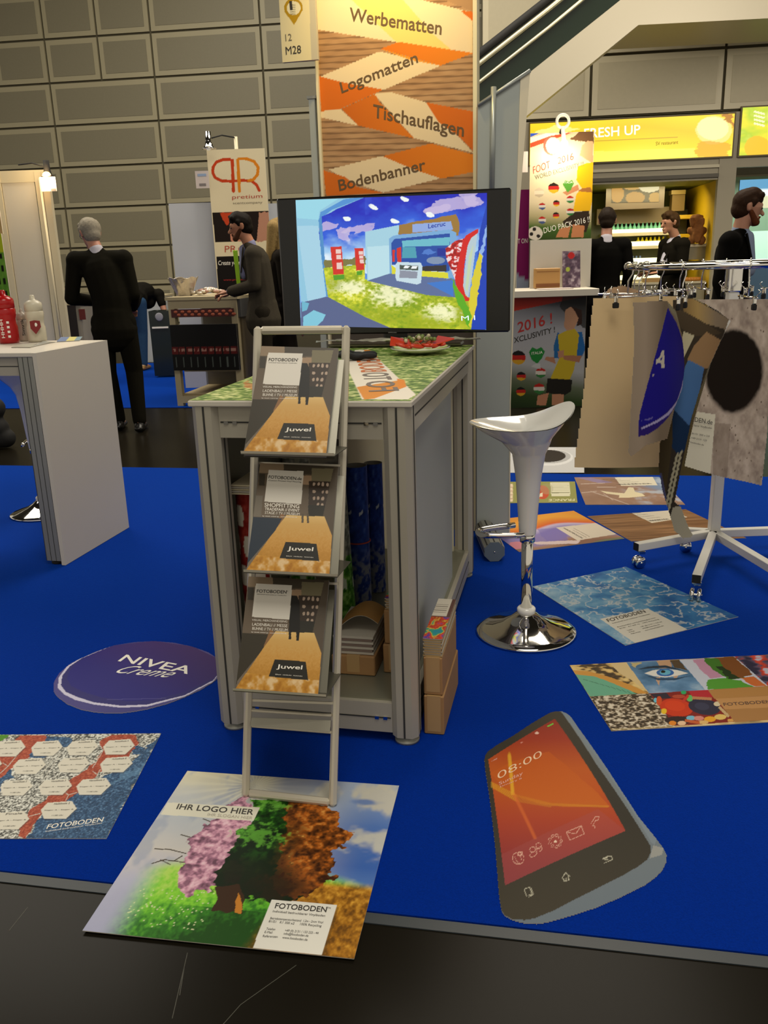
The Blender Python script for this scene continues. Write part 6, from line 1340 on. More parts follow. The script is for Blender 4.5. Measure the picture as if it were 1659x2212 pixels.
# counter of the far stand
kq0, kq1 = fl(384, 877, 0), fl(520, 877, 0)
fc = thing('display_counter', (kq0+kq1)/2, 'cream-framed counter of the farther stand with black bottles inside', 'counter')
kz = atY(440, 640, kq0[1])[2]; fu_ = nrm((kq1-kq0)*V(1, 1, 0)); fv_ = V(-fu_[1], fu_[0], 0); FAX = np.array([fu_, fv_, EZ]); fw_ = .70; kz = float(kz)
def fbx(b, u0, u1, v0, v1, z0, z1, m): b.box(kq0+fu_*(u0+u1)/2+fv_*(v0+v1)/2+EZ*((z0+z1)/2-kq0[2]), (u1-u0, v1-v0, z1-z0), m, FAX)
CRM = M('cream_frame', 'b8aa88', .5); b = B(); fbx(b, -.02, fw_+.02, -.02, .9, kz-.03, kz, CRM); b.build('top_slab', fc)
for u in (0, fw_-.06):
    for v in (0, .8): b = B(); fbx(b, u, u+.06, v, v+.06, .0005, kz-.03, CRM if v == 0 else ALU); b.build('post', fc)
b = B(); fbx(b, .06, fw_-.06, .0, .05, kz-.11, kz-.03, CRM); fbx(b, .06, fw_-.06, -.0, .05, .03, .1, CRM); b.build('rail', fc)
b = B(); fbx(b, .06, fw_-.06, .02, .8, .10, .12, M('inner_cream', '9c8c68', .6)); fbx(b, .06, fw_-.06, .7, .72, .12, kz-.1, M('inner_grey', '6c6450', .6)); fbx(b, .06, fw_-.06, .1, .7, .33, .345, CRM); b.build('shelf', fc)
b = B(); z0 = kz-.19; b2 = b; fbx(b, .03, fw_-.03, -.012, -.002, z0, z0+.075, M('red_dark_print', '4c1410', .5))
for k in range(9):
    for r in range(2): c_ = kq0+fu_*(.08+k*.07+.03*r)+fv_*-.014+EZ*(z0+.05-r*.028-kq0[2]); b.ball(c_, (.022, .003, .014), M('salmon_print', 'b0583c', .5), 8)
b.build('front_strip', fc, 'red and salmon printed strip')
b = B(); fbx(b, .02, fw_-.0, -.05, -.014, .36, .80, M('black_board', '080706', .4)); 
b.build('front_board', fc, 'black printed board')
q_ = Quad(*[kq0+fu_*u+fv_*-.053+EZ*(z-kq0[2]) for u, z in ((.02, .36), (fw_, .36), (fw_, .80), (.02, .80))]); cv = Canvas(80, 50, '0a0807', q_)
g = fbm(cv.U, cv.V, 40, 6, 240, 3)
cv.put((cv.V < .52)&(cv.V > .36)&((cv.U*9 % 1) < .8), '5c1412'); cv.put((cv.V < .48)&(cv.V > .41)&(g > .5)&((cv.U*9 % 1) < .75), 'a87c70'); cv.put((cv.V < .3)&(cv.V > .08)&((cv.U*9 % 1 > .4)&(cv.U*9 % 1 < .52)), '58605c')
b = B(); b.sheet(cv, q_.fn, PAPER, q_.n, .002); b.build('bottle_print', fc)
b = B(); fbx(b, fw_-.0, fw_+.03, .02, .88, kz-.2, kz-.03, M('dark_side_print', '4c4c4c', .5)); fbx(b, fw_, fw_+.02, .06, .8, .1, kz-.2, M('side_tan', '5c5038', .6)); b.build('side_panel', fc)
# things on it
def bowl(c_, r, h, label, mat):
    b = B(); cv = Canvas(60, 14); 
    def fn(U, V_): a = U*2*math.pi; rr = r*(.5+.5*V_)+.006*np.sin(a*9+V_*5)*V_; return np.array(c_)+np.stack([rr*np.cos(a), rr*np.sin(a), V_*h+.008*np.sin(a*7)*V_+.001], -1)
    b.sheet(cv, fn, mat, None, .003, mat, True, True); b.lathe([(0, .004), (r*.5, .004)], c_, mat, 20); return b.build('bowl', None, label, 'bowl')
FOIL = M('foil', 'c0b8ac', .25, .6, bump=.8, nscale=25)
bowl(atY(400, 652, 8.95)*V(1, 1, 0)+EZ*kz, .145, .175, 'foil-lined white bowl on the farther counter beside the white roll-up', FOIL)
b = B()
for k in range(30): a = k*2.4; r_ = .02+.11*((k*7) % 10)/10; b.ball(atY(452, 645, 8.95)*V(1, 1, 0)+EZ*(kz+.02+.05*(1-r_/.13))+V(r_*math.cos(a)*1.4, r_*math.sin(a)*.7, 0), (.035, .025, .018), M('foil_sweet', 'd0c4b0', .25, .3) if k % 3 else M('pink_sweet', 'b08878', .4), 8)
o = b.build('sweets_heap', None, 'heap of foil-wrapped sweets beside the reaching hand on the farther counter', 'sweets', None, 'stuff')
# tall banner with the joined P R sign
q_ = yquad(446, 324, 592, 645, 9.9); bm = (q_.c[0]+q_.c[1])/2
bn = thing('lettered_banner', bm*V(1, 1, 0), 'cream banner with an orange joined P and R sign in the left background', 'banner')
qz = Quad((q_.c[0][0], 9.9, .9), (q_.c[1][0], 9.9, .9), q_.c[2], q_.c[3]); T = crop(330, 280, 3.568)
cv = Canvas(120, 260, 'd4c8a8', qz)
cv.poly(P((460, 640), (960, 625), (960, 850), (480, 868)), '1c1410'); cv.poly(P((520, 640), (625, 638), (600, 700), (570, 740), (540, 690)), 'b84020', wob=.01); cv.poly(P((600, 860), (600, 810), (640, 760), (720, 800), (740, 855)), 'c08068', wob=.01); cv.poly(P((820, 640), (900, 635), (880, 860), (800, 860)), 'b08068', wob=.01)
cv.poly(P((490, 980), (960, 965), (960, 1300), (510, 1300)), '14100e')
RO, OO = 'b83c18', 'd07c18'
def stroke(pts, w_, c_):
    for a_, c2 in zip(pts[:-1], pts[1:]): cv.line(T(*a_), T(*c2), w_, c_); cv.ell(T(*c2), w_, w_, c_, n=10)
stroke([(600, 228), (540, 232), (490, 250), (465, 290), (462, 330), (480, 370), (530, 395), (600, 398), (700, 392), (760, 395), (800, 425), (820, 468)], 3.2, RO); stroke([(612, 228), (622, 475)], 3.4, RO)
stroke([(655, 225), (668, 475)], 3.4, OO); stroke([(655, 225), (720, 224), (780, 245), (812, 290), (808, 345), (775, 385), (740, 393)], 3.2, OO)
b = B(); b.sheet(cv, qz.fn, PRINT, qz.n, .03)
b.qtext(qz, 'pretium', T(612, 535), T(845, 525), T(612, 505), M('rust_ink', 'a8402c', .6), 0); b.qtext(qz, 'scentcompany', T(618, 575), T(845, 568), T(618, 557), M('grey_ink', '6c6450', .6), 0); b.qtext(qz, 'pretium', T(660, 925), T(800, 920), T(660, 900), M('rust_ink', 'a8402c', .6), 0); b.qtext(qz, 'PR', T(555, 945), T(645, 942), T(555, 895), M('rust_ink', 'a8402c', .6), 0)
b.qtext(qz, 'Create your own Candle', T(505, 1045), T(850, 1035), T(505, 1010), WINK, 0); b.qtext(qz, 'www.pretium.com', T(545, 1165), T(760, 1160), T(545, 1150), M('red_ink', 'b01818', .6), 0)
b.build('banner_print', bn)
b = B(); b.box(bm*V(1, 1, 0)+V(0, .06, .46), (qz.dims()[0], .05, .92), M('tower_body', '4a4238', .6)); b.tube([bm*V(1, 1, 0)+V(.0, .07, .4), bm*V(1, 1, 0)+V(.0, .07, float(q_.c[2][2])+.13)], .02, PANKF, 8); b.build('stand_pole', bn)
zz = q_.c[2][2]; r0 = bm*V(1, 1, 0)+V(0, .07, zz+.12)
lamp(atY(450, 300, 9.7), r0, 'unlit chrome spotlight on an arm above the P R banner', False)
p = atY(437, 388, 9.7); b = B(); b.box(p, (.14, .006, .17), M('tag_white', 'c8bcb8', .5)); b.box(p+V(0, -.004, .045), (.09, .002, .025), M('tag_blue', '8ca0c0', .6)); b.box(p+V(0, -.004, -.05), (.07, .002, .025), M('tag_grey', '787070', .6)); b.build('number_tag', bn, 'small white stand number tag')
# clutter counters behind the suited person
Yc = 10.4
def lowcounter(x0, x1, ytop, Y, label, m, deco=None):
    a, c_ = atY(x0, ytop, Y), atY(x1, ytop, Y); b = B(); z = a[2]; t = thing('display_counter', ((a[0]+c_[0])/2, Y+.3, -.0048 if Y < 12 else 0), label, 'counter')
    b.box(((a[0]+c_[0])/2, Y+.3, z-.015), (c_[0]-a[0]+.04, .62, .03), CRM); b.build('top_slab', t); b = B(); b.box(((a[0]+c_[0])/2, Y+.3, (z-.03)/2), (c_[0]-a[0], .58, z-.035), m); b.build('body', t)
    if deco: b = B(); deco(b, a, c_, z); b.build('front_print', t)
    return z
def dc(b, a, c_, z):
    for k in range(4): b.box((a[0]+.08+k*.11, Yc+.005, z-.14), (.07, .01, .12), M('maroon_print', '5c1c18', .5) if k % 2 else M('dark_print', '3c3428', .5))
    b.box((c_[0]-.12, Yc+.0, z-.25), (.13, .012, .5), M('dark_print2', '1c1412', .5))
zc = lowcounter(98, 172, 655, Yc, 'grey counter with small prints behind the white side counter and the suited person', M('pale_grey_body', '8c8678', .6), dc)
bowl(atY(118, 652, 10.55)*V(1, 1, 0)+EZ*zc, .17, .16, 'dark pink-filled bowl on the grey counter left of the suited person', M('dark_foil', '8c6c5c', .3, .4, bump=.6, nscale=25))
b = B()
for k in range(3): b.ball(atY(146, 648, 10.5)*V(1, 1, 0)+EZ*(zc+.05)+V(.05*k-.05, 0, .01), (.06, .04, .045), M('cream_pack', 'c4b898', .5), 10)
o = remesh('cream_packet', b, M('cream_pack', 'c4b898', .5), .01, None); tag(o, 'cream packet beside the pink-filled bowl, left of the suited person', 'packet')
zc2 = lowcounter(262, 352, 640, 12.9, 'low white counter behind the bending person', WHITEC)
b = B(); p = atY(352, 700, 11.2); b.box((p[0], 11.2, .42), (.26, .3, .80), M('dark_glass_case', '1c2420', .15)); b.box((p[0], 11.04, .62), (.2, .01, .02), WINK); b.ball((p[0], 11.04, .75), (.05, .005, .05), M('grey_disc', '8c8c94', .5), 16); b.build('dark_display_case', None, 'dark display case with a pale disc beside the farther counter', 'cabinet')
b = B()
for k in range(5): x_ = 356+((k*7) % 9); p = atY(x_, 640, 10.1); b.ball((p[0]+.03*k-.06, 10.1, p[2]), (.04, .03, .02), M(('orange_sweet', 'green_sweet', 'yellow_sweet')[k % 3], ('e05c20', '8cc43c', 'd8b838')[k % 3], .4), 8)
# black bag at far left
b = B(); c_ = fl(-12, 968, -.0048)
for k in range(7): capsule(b, c_+V(-.1+.05*math.sin(k*2), .04*math.cos(k), .14+.03*k), c_+V(.05*math.cos(k*1.7), 0, .16+.04*k), .11, .09)
capsule(b, c_+V(-.1, 0, .08), c_+V(.1, 0, .08), .08, .08)
o = remesh('black_bag', b, MATT, .012, None); tag(o, 'black bag on the dark aisle floor at the left edge', 'bag')

# ================================================================== FOOTBALL STAND (right background)
FY = 7.95
q_ = Quad(atY(1100, 882, FY), atY(1258, 882, FY), atY(1258, 640, FY), atY(1100, 640, FY)); zt1 = atY(1190, 640, FY)[2]; a, c_ = atY(1104, 760, FY), atY(1263, 760, FY)
zb1 = atY(1180, 882, FY)[2]
q_ = Quad((a[0], FY, zb1), (c_[0], FY, zb1), (c_[0], FY, zt1), (a[0], FY, zt1)); T = crop(1090, 240, 3.352)
fs_ = thing('football_counter', ((a[0]+c_[0])/2, FY+.25, -.0048), 'white counter with a football 2016 poster front, right background', 'counter')
cv = Canvas(130, 200, '8c8c90', q_); U, V_ = cv.U, cv.V
cv.c[:] = cv.grad([(0, '1c2c12'), (.12, '2c401c'), (.25, '5c6450'), (.4, 'a4a4a8'), (.75, '9c9ca4'), (1, '2c2c34')], V_+.12*(U-.3))
cv.poly(P((60, 1330), (640, 1320), (640, 1330), (60, 1450)), 'a82818'); cv.poly(P((60, 1320), (420, 1325), (60, 1400)), 'c8c0b8', a=.0); cv.poly(P((420, 1340), (620, 1330), (620, 1600), (540, 1550), (400, 1420)), '1c1c18', wob=.02, a=.85)
def player(cv, ox, oy, s):
    Q = lambda *pts: [T(ox+x*s, oy+y*s) for x, y in pts]
    cv.poly(Q((290, 1800), (370, 1830), (360, 1780), (300, 1780)), 'a87458'); cv.poly(Q((355, 1700), (385, 1600), (420, 1640), (400, 1790), (360, 1790)), '1c5c94'); cv.poly(Q((500, 1600), (560, 1600), (585, 1720), (560, 1780), (500, 1780)), '1c5c9c')
    cv.poly(Q((385, 1620), (500, 1565), (540, 1620), (520, 1780), (500, 1880), (470, 1950), (330, 1940), (370, 1850), (400, 1780)), 'b8a024'); cv.poly(Q((420, 1770), (560, 1770), (540, 1820), (430, 1800)), 'a06c50'); cv.poly(Q((385, 1740), (430, 1730), (430, 1780), (390, 1790)), 'b07c60')
    cv.poly(Q((430, 1560), (440, 1440), (480, 1415), (520, 1430), (540, 1500), (500, 1580), (450, 1590)), 'b08468'); cv.poly(Q((480, 1415), (560, 1440), (560, 1540), (520, 1560), (535, 1500), (510, 1450)), '2c1810')
    cv.poly(Q((310, 1935), (490, 1945), (480, 2030), (430, 2060), (300, 2040)), '18140f'); cv.poly(Q((230, 2130), (240, 2060), (320, 2040), (300, 2130)), 'b0785c'); cv.poly(Q((340, 2130), (345, 2050), (430, 2050), (425, 2130)), 'b07c60')
player(cv, 0, 0, 1)
def badge(cx, cy, r, cs):
    n_ = len(cs)
    for k, c2 in enumerate(cs):
        y0_, y1_ = cy-r+2*r*k/n_, cy-r+2*r*(k+1)/n_; pts = []
        for yy in (y0_, y1_): pts.append((cx-math.sqrt(max(0, r*r-(yy-cy)**2)), yy))
        ym = (y0_+y1_)/2; xm = math.sqrt(max(0, r*r-(ym-cy)**2)); w0 = cx-pts[0][0]; w1 = cx-pts[1][0]
        cv.poly([T(cx-w0, y0_), T(cx+w0, y0_), T(cx+xm, ym), T(cx+w1, y1_), T(cx-w1, y1_), T(cx-xm, ym)], c2)
badge(100, 1785, 52, ['100c0a', '100c0a', 'a81c14', 'a81c14', 'c09020', 'c09020']); badge(262, 1895, 38, ['a81c14', 'c8c0b8', '2c6c34']); badge(250, 2010, 40, ['a81c14', 'c8c0b8', '2c6c34']); badge(120, 1920, 34, ['100c0a', 'a81c14', 'c09020']); badge(118, 2030, 34, ['100c0a', 'a81c14', 'c09020'])
cv.poly(P((176, 1745), (200, 1710), (232, 1725), (265, 1708), (292, 1740), (270, 1790), (235, 1830), (195, 1800)), '1c7830'); cv.poly(P((190, 1850), (262, 1870), (258, 1830), (230, 1825)), 'c8c8c8', a=.5)
b = B(); b.sheet(cv, q_.fn, PAPER, q_.n, .004)
RI = M('red_brush_ink', 'a81c14', .5)
b.qtext(q_, '2016 !', T(95, 1605), T(345, 1535), T(92, 1530), RI, .012); b.qtext(q_, 'XCLUSIVITY !', T(68, 1680), T(365, 1600), T(66, 1640), INK, .01); b.qtext(q_, 'ITALIA', T(195, 1765), T(275, 1755), T(195, 1745), WINK, 0)
b.build('front_poster', fs_)
b = B(); w_ = c_[0]-a[0]; xm = (a[0]+c_[0])/2; b.box((xm, FY+.26, zt1/2), (w_, .5, zt1-.01), M('white_body', 'b8b4a8', .5)); b.build('body', fs_)
b = B(); b.box((xm+.03, FY+.2, zt1+.03), (w_+.10, .66, .06), WHITE, None, .004); b.build('top_slab', fs_)
sz = zt1+.061; a2, c2 = atY(1146, 560, FY+.35), atY(1277, 560, FY+.35); zt2 = atY(1210, 517, FY+.35)[2]
b = B(); b.box(((a2[0]+c2[0])/2, FY+.37, (sz+zt2)/2), (c2[0]-a2[0], .03, zt2-sz), WHITE); b.build('back_board', fs_)
p = atY(1181, 595, FY+.2); b = B(); b.box((p[0], FY+.2, sz+.09), (.22, .12, .176), M('pale_wood', 'b08448', .5), None, .004); b.box((p[0], FY+.138, sz+.03), (.215, .004, .03), M('dark_wood', '7c4818', .5)); b.box((p[0], FY+.138, sz+.15), (.2, .003, .003), M('dark_wood', '7c4818', .5)); b.build('wooden_box', None, 'small pale wooden box on the football counter', 'box')
a3, c3 = atY(1215, 580, FY+.22), atY(1254, 580, FY+.22); z3 = atY(1235, 542, FY+.22)[2]
q3 = Quad((a3[0], FY+.2, sz+.002), (c3[0], FY+.2, sz+.002), (c3[0], FY+.25, z3), (a3[0], FY+.25, z3)); cv = Canvas(24, 50, '48384c', q3); g = fbm(cv.U, cv.V, 6, 12, 250, 3); cv.c[:] = cv.grad([(0, '241c2c'), (.5, '5c4858'), (.7, '8c7c88'), (1, 'c8c0c0')], g); cv.ell((.5, .88), .2, .09, 'b01c1c', px=False); cv.ell((.3, .5), .12, .06, '9ca840', px=False)
b = B(); b.sheet(cv, q3.fn, PAPER, q3.n, .012); b.build('flyer_stack', None, 'dark patterned flyer stack leaning on the football counter back board', 'flyers')
p = atY(1195, 618, FY+.1); b = B(); b.box((p[0], FY+.02, sz+.004), (.3, .16, .006), M('tag_white', 'c8bcb8', .5)); b.build('paper_sheet', None, 'white sheet of paper on the front edge of the football counter', 'paper')
# upper poster
UY = 8.62; a4, c4 = atY(1144, 400, UY), atY(1280, 400, UY); zb4, zt4 = atY(1210, 516, UY)[2], atY(1214, 286, UY)[2]
q4 = Quad((a4[0], UY, zb4-.02), (c4[0], UY, zb4-.02), (c4[0], UY, zt4), (a4[0], UY, zt4)); cv = Canvas(110, 180, 'd8c8a8', q4); U, V_ = cv.U, cv.V
cv.c[:] = cv.grad([(0, '2c3c14'), (.12, '3c5c1c'), (.22, 'a89c74'), (.35, 'd0c0a0'), (.8, 'd4c4a4'), (1, 'b49c80')], V_+.05*(U-.5))
cv.poly(P((185, 160), (260, 155), (185, 190)), '2c4cb0'); cv.poly(P((180, 235), (330, 180), (500, 150), (330, 215), (180, 268)), 'b84020'); cv.poly(P((180, 195), (300, 160), (520, 145), (330, 180), (180, 232)), 'd8d0c0'); cv.poly(P((470, 200), (560, 145), (645, 142), (645, 240)), '5c4028', wob=.02); cv.ell(T(340, 250), 18, 21, '8c5040'); cv.ell(T(352, 250), 16, 18, 'd8c8b0')
def player2():
    Q = lambda *pts: [T(x, y) for x, y in pts]
    cv.poly(Q((560, 250), (600, 215), (640, 220), (640, 380), (590, 350), (545, 320)), 'c89470'); cv.poly(Q((530, 400), (600, 375), (645, 370), (645, 600), (620, 720), (495, 725), (520, 600), (560, 560), (520, 500)), 'd8a810'); cv.poly(Q((530, 580), (640, 590), (620, 550), (560, 560)), '9c6430')
    cv.poly(Q((420, 590), (530, 530), (540, 570), (450, 610)), 'b87c58'); cv.poly(Q((420, 800), (510, 730), (610, 722), (620, 790), (590, 880), (430, 820)), '2c2014'); cv.poly(Q((370, 915), (400, 850), (480, 830), (460, 915)), 'b87850'); cv.poly(Q((480, 915), (495, 820), (580, 830), (570, 915)), 'b87850')
player2()
badge(355, 557, 40, ['1c1408', 'a8201c', 'd0a020']); badge(272, 690, 26, ['a81c14', 'c8c0b8', '3c4c7c']); badge(272, 790, 28, ['a81c14', 'c8c0b8', '3c4c7c']); badge(375, 668, 24, ['1c1408', 'a8201c', 'd0a020']); badge(372, 755, 24, ['1c1408', 'a8201c', 'd0a020']); badge(475, 640, 28, ['a81c14', 'c8c0b8', '2c6c34']); badge(475, 730, 28, ['a81c14', 'c8c0b8', '2c6c34']); badge(250, 590, 36, ['c4b49c', 'd8c8b0', 'b4a48c'])
cv.poly(P((420, 530), (440, 500), (462, 510), (490, 498), (502, 525), (480, 570), (455, 590)), '4c8c30'); cv.ell(T(222, 885), 16, 15, 'c8c0b4')
for x, y in ((215, 855), (245, 905), (195, 890)): cv.ell(T(x, y), 4, 4, '1c1814')
ub = thing('football_banner', (xm, UY, -.0048), 'tall football 2016 banner lit by a bright spotlight above the football counter', 'banner')
b = B(); b.sheet(cv, q4.fn, PAPER, q4.n, .004)
BI = M('rust_ink', 'a8402c', .6)
b.qtext(q4, 'FOOT', T(208, 455), T(330, 410), T(204, 402), BI, 0); b.qtext(q4, '2016', T(385, 385), T(500, 350), T(383, 335), BI, 0); b.qtext(q4, 'WORLD EXCLUSIVITY !!!', T(222, 497), T(575, 395), T(218, 465), M('grey_ink', '6c6450', .6), 0); b.qtext(q4, 'DUO PACK 2016 !!', T(285, 885), T(620, 800), T(280, 845), WINK, .0); b.qtext(q4, 'ITALIA', T(430, 525), T(492, 522), T(430, 510), WINK, 0)
b.build('banner_print', ub)
b = B(); b.box(((a4[0]+c4[0])/2, UY+.04, zt4/2), (c4[0]-a4[0]-.03, .05, zt4-.03), M('tower_body', '4a4238', .6)); b.build('backing', ub)
rp = atY(1216, 262, UY-.1)
lt = thing('ring_spotlight', rp, 'white ring-topped spotlight shining on the football banner', 'lamp'); b = B(); b.tube([rp+.055*V(math.cos(t), 0, math.sin(t)) for t in np.linspace(0, 2*math.pi, 20, endpoint=False)], .014, M('pale_lamp', 'd8d4c8', .4), 8, closed=True); b.tube([rp-EZ*.05, rp-EZ*.16+V(0, -.06, 0)], .02, M('pale_lamp', 'd8d4c8', .4), 8); b.tube([rp-EZ*.05+V(0, .05, 0), (rp[0], UY+.03, zt4-.02)], .012, MATT, 6); b.build('bracket', lt)
b = B(); bp = rp-EZ*.2+V(0, -.08, 0); b.ball(bp, .035, M('hot_bulb', 'fff4d8', emit=30), 14); b.build('bulb', lt)
l = bpy.data.lights.new('banner_lamp_light', 'POINT'); l.energy = 13; l.color = (1, .85, .55); l.shadow_soft_size = .05; o = bpy.data.objects.new('banner_lamp_light', l); o.location = tuple(bp+V(0, -.06, -.06)); col.objects.link(o)
# magenta banner left of it
q5 = yquad(1118, 410, 1150, 640, 8.9); q5 = Quad(q5.c[0]*V(1, 1, 0)-EZ*.004, q5.c[1]*V(1, 1, 0)-EZ*.004, q5.c[2], q5.c[3]); cv = Canvas(20, 60, '7c1858', q5); cv.put(cv.V < .60-.05*cv.U, '9ca4b8'); b = B(); b.sheet(cv, q5.fn, PRINT, q5.n, .03); b.qtext(q5, 'T ON', T(95, 960), T(165, 955), T(95, 925), WINK, 0); b.build('magenta_banner', None, 'magenta banner partly hidden left of the football banner', 'banner')
p = atY(1132, 350, 8.6); b = B(); b.box(p, (.07, .01, .18), M('tag_white', 'c8bcb8', .5)); b.build('number_tag', ub, 'narrow white tag')

# ================================================================== KIOSK
T = crop(1020, 0, 2.596)
def ksign(x0, x1, z0, z1, name, label, paint, txt=None, res=(220, 60), em=1.0, off=.06):
    q_ = Quad(K(x0, z0, off), K(x1, z0, off), K(x1, z1, off), K(x0, z1, off)); cv = Canvas(*res, 'c8a010', q_); paint(cv, q_); b = B(); b.sheet(cv, q_.fn, BACKLIT, q_.n, .001, MATT)
    t = thing(name, K((x0+x1)/2, z0, .03), label, 'sign'); 
    if txt: txt(b, q_)
    b.build('face', t); b = B(); kbox(x0-.02, x1+.02, z0-.02, z1+.02, .02, off-.005, M('sign_box', '5c4c18', .5), b); b.build('box', t); return q_
def pk(cv, q):
    U, V_ = cv.U, cv.V; cv.c[:] = cv.grad([(0, 'f8e040'), (.3, 'f0cc18'), (.7, 'e8b808'), (1, 'f0c810')], V_+.1*np.sin(U*9)); cv.poly(P((680, 850), (1250, 830), (1250, 880), (680, 905)), 'f8e858', wob=.01, a=.7)
    cv.ell(T(1355, 730), 39, 31, 'f0d070', wob=.004); cv.ell(T(1350, 720), 34, 25, 'f4dc98'); cv.poly(P((1270, 790), (1445, 800), (1440, 880), (1250, 880)), 'd89808', wob=.02, a=.8); cv.poly(P((1400, 640), (1460, 640), (1460, 720)), 'a86c08', wob=.02); cv.poly(P((330, 750), (470, 700), (600, 720), (480, 760)), 'f8ec98', wob=.03, a=.6); cv.line(T(690, 790), T(1155, 768), .8, 'a88410')
def tk(b, q): b.qtext(q, 'FRESH UP', T(628, 775), T(942, 752), T(628, 722), M('lit_white', 'fff8e0', emit=.95), .012); b.qtext(q, 'SV restaurant', T(1030, 815), T(1155, 806), T(1030, 795), M('olive_ink', '7c6410', .6), 0)
ksign(2.28, 5.07, 2.60, 3.15, 'kiosk_sign', 'long yellow backlit kiosk sign reading FRESH UP', pk, tk)
def pk2(cv, q):
    U, V_ = cv.U, cv.V; g = fbm(U, V_, 3, 3, 260, 4); cv.c[:] = cv.grad([(0, 'c8a808'), (.4, 'd8d020'), (.6, 'a8c020'), (1, 'e8e070')], g); cv.ell(T(1600, 830), 28, 26, 'e0b010', wob=.01)
    for k in range(4): cv.line(T(1580, 625+k*22), T(1640, 640+k*22), 2, 'f0e8b0')
ksign(5.17, 6.6, 2.60, 3.22, 'kiosk_sign', 'yellow-green backlit food sign at the right edge', pk2)
# interior shell
KI = M('kiosk_olive_wall', '6c7010', .6); KYM = M('kiosk_yellow', 'c09c08', .5)
b = B(); kbox(3.0, 5.0, 0, 2.3, -2.2, -2.15, KI, b); kbox(3.0, 3.08, 0, 2.3, -2.15, -.1, KI, b); kbox(4.93, 5.0, 0, 2.3, -2.15, -.1, KYM, b); kbox(3.0, 5.0, 2.3, 2.34, -2.2, -.1, KI, b); b.build('wall_kiosk', kind='structure')
area('kiosk_light', tuple(K(4.0, 2.25, -.7)), 1.2, 26, (1, .85, .45), tuple(K(4.0, 0, -1.6)), sy=.4)
def kuv(px, py, off):   # sight line meets the kiosk plane shifted by off
    n = KN; d = ray(px, py); o = K(0, 0, off); return _C+d*(((o-_C)@n)/(d@n))
def kb(b, px0, py0, px1, py1, off, th_, mat):
    a, c_ = kuv(px0, py0, off), kuv(px1, py1, off); w_ = np.linalg.norm((c_-a)*V(1, 1, 0)); b.box((a+c_)/2-KN*th_/2, (w_, th_, abs(a[2]-c_[2])), mat, KAX); return a, c_
# menu picture
a, c_ = kuv(1312, 395, -1.0), kuv(1432, 447, -1.0); pf_ = thing('framed_picture', (a+c_)/2, 'framed bread picture hanging inside the kiosk', 'picture')
b = B(); kb(b, 1310, 396, 1434, 449, -1.0, .05, M('bronze_frame', '4c4030', .4)); b.build('frame', pf_)
qf = Quad(kuv(1321, 438, -.99), kuv(1423, 436, -.99), kuv(1424, 398, -.99), kuv(1321, 400, -.99)); cv = Canvas(60, 30, '2c1c08', qf)
for x, y, rx, ry, k in ((.12, .5, .14, .5, 'c08428'), (.5, .25, .2, .35, 'b8802c'), (.45, .9, .2, .2, 'c89848'), (.8, .85, .22, .3, 'e8dcb0'), (.92, .2, .13, .35, 'c08c34')): cv.ell((x, y), rx, ry, k, px=False, wob=.02)
b = B(); b.sheet(cv, qf.fn, M('lit_picture', attr=True, emit=.8), qf.n, .002); b.build('image', pf_)
# refrigerated shelf
fr = thing('display_fridge', K(3.75, 0, -1.75), 'open lit fridge shelves with rows of bottles inside the kiosk', 'fridge')
GLOW = M('fridge_glow', 'e8e8b8', emit=1.5); FB = M('fridge_body', '5c5c30', .5)
b = B(); kb(b, 1268, 460, 1470, 700, -1.72, .2, FB); b.build('body', fr)
b = B(); kb(b, 1290, 452, 1446, 480, -1.42, .3, M('fridge_header', '8c7850', .5)); b.build('header', fr)
for y0, y1 in ((497, 505), (524, 534), (560, 578), (596, 606)):
    b = B(); kb(b, 1300, y0, 1445, y1, -1.30, .04, GLOW); b.build('light_strip', fr)
    b = B(); kb(b, 1300, y1, 1445, y1+2, -1.28, .42, PANKF); b.build('shelf', fr)
def bottles(y_base, hgt, xs, mc_, lab, grp, r=.032):
    base = None; zz = kuv(1372, y_base, -1.28)[2]+.002
    for i, x in enumerate(xs):
        p = kuv(x, y_base-6, -1.43); p[2] = zz; nm = lab+', '+ORD[i if i < len(xs)-1 else 11]
        if base is None:
            b = B(); b.lathe([(0, 0), (r, 0), (r, hgt*.6), (r*.45, hgt*.8), (r*.4, hgt), (0, hgt)], p, mc_, 10); base = b.build('bottle', None, nm, 'bottle', grp); bl0 = Vector(base.location)-Vector(p)
        else:
            o = base.copy(); col.objects.link(o); o.location = Vector(p)+bl0; o['label'] = nm
bottles(505, .17, [1325+9*k for k in range(12)], M('teal_bottle', '7cc8a4', .3), 'teal bottle on the top fridge shelf of the kiosk', 'teal bottles in the kiosk fridge')
bottles(534, .15, [1378+9*k for k in range(7)], M('yellow_bottle', 'e0cc10', .3), 'yellow bottle on the second fridge shelf of the kiosk', 'yellow bottles in the kiosk fridge')
bottles(578, .18, [1350+8*k for k in range(5)], M('blue_bottle', '8ca4d8', .3), 'blue bottle on the third fridge shelf of the kiosk', 'blue bottles in the kiosk fridge')
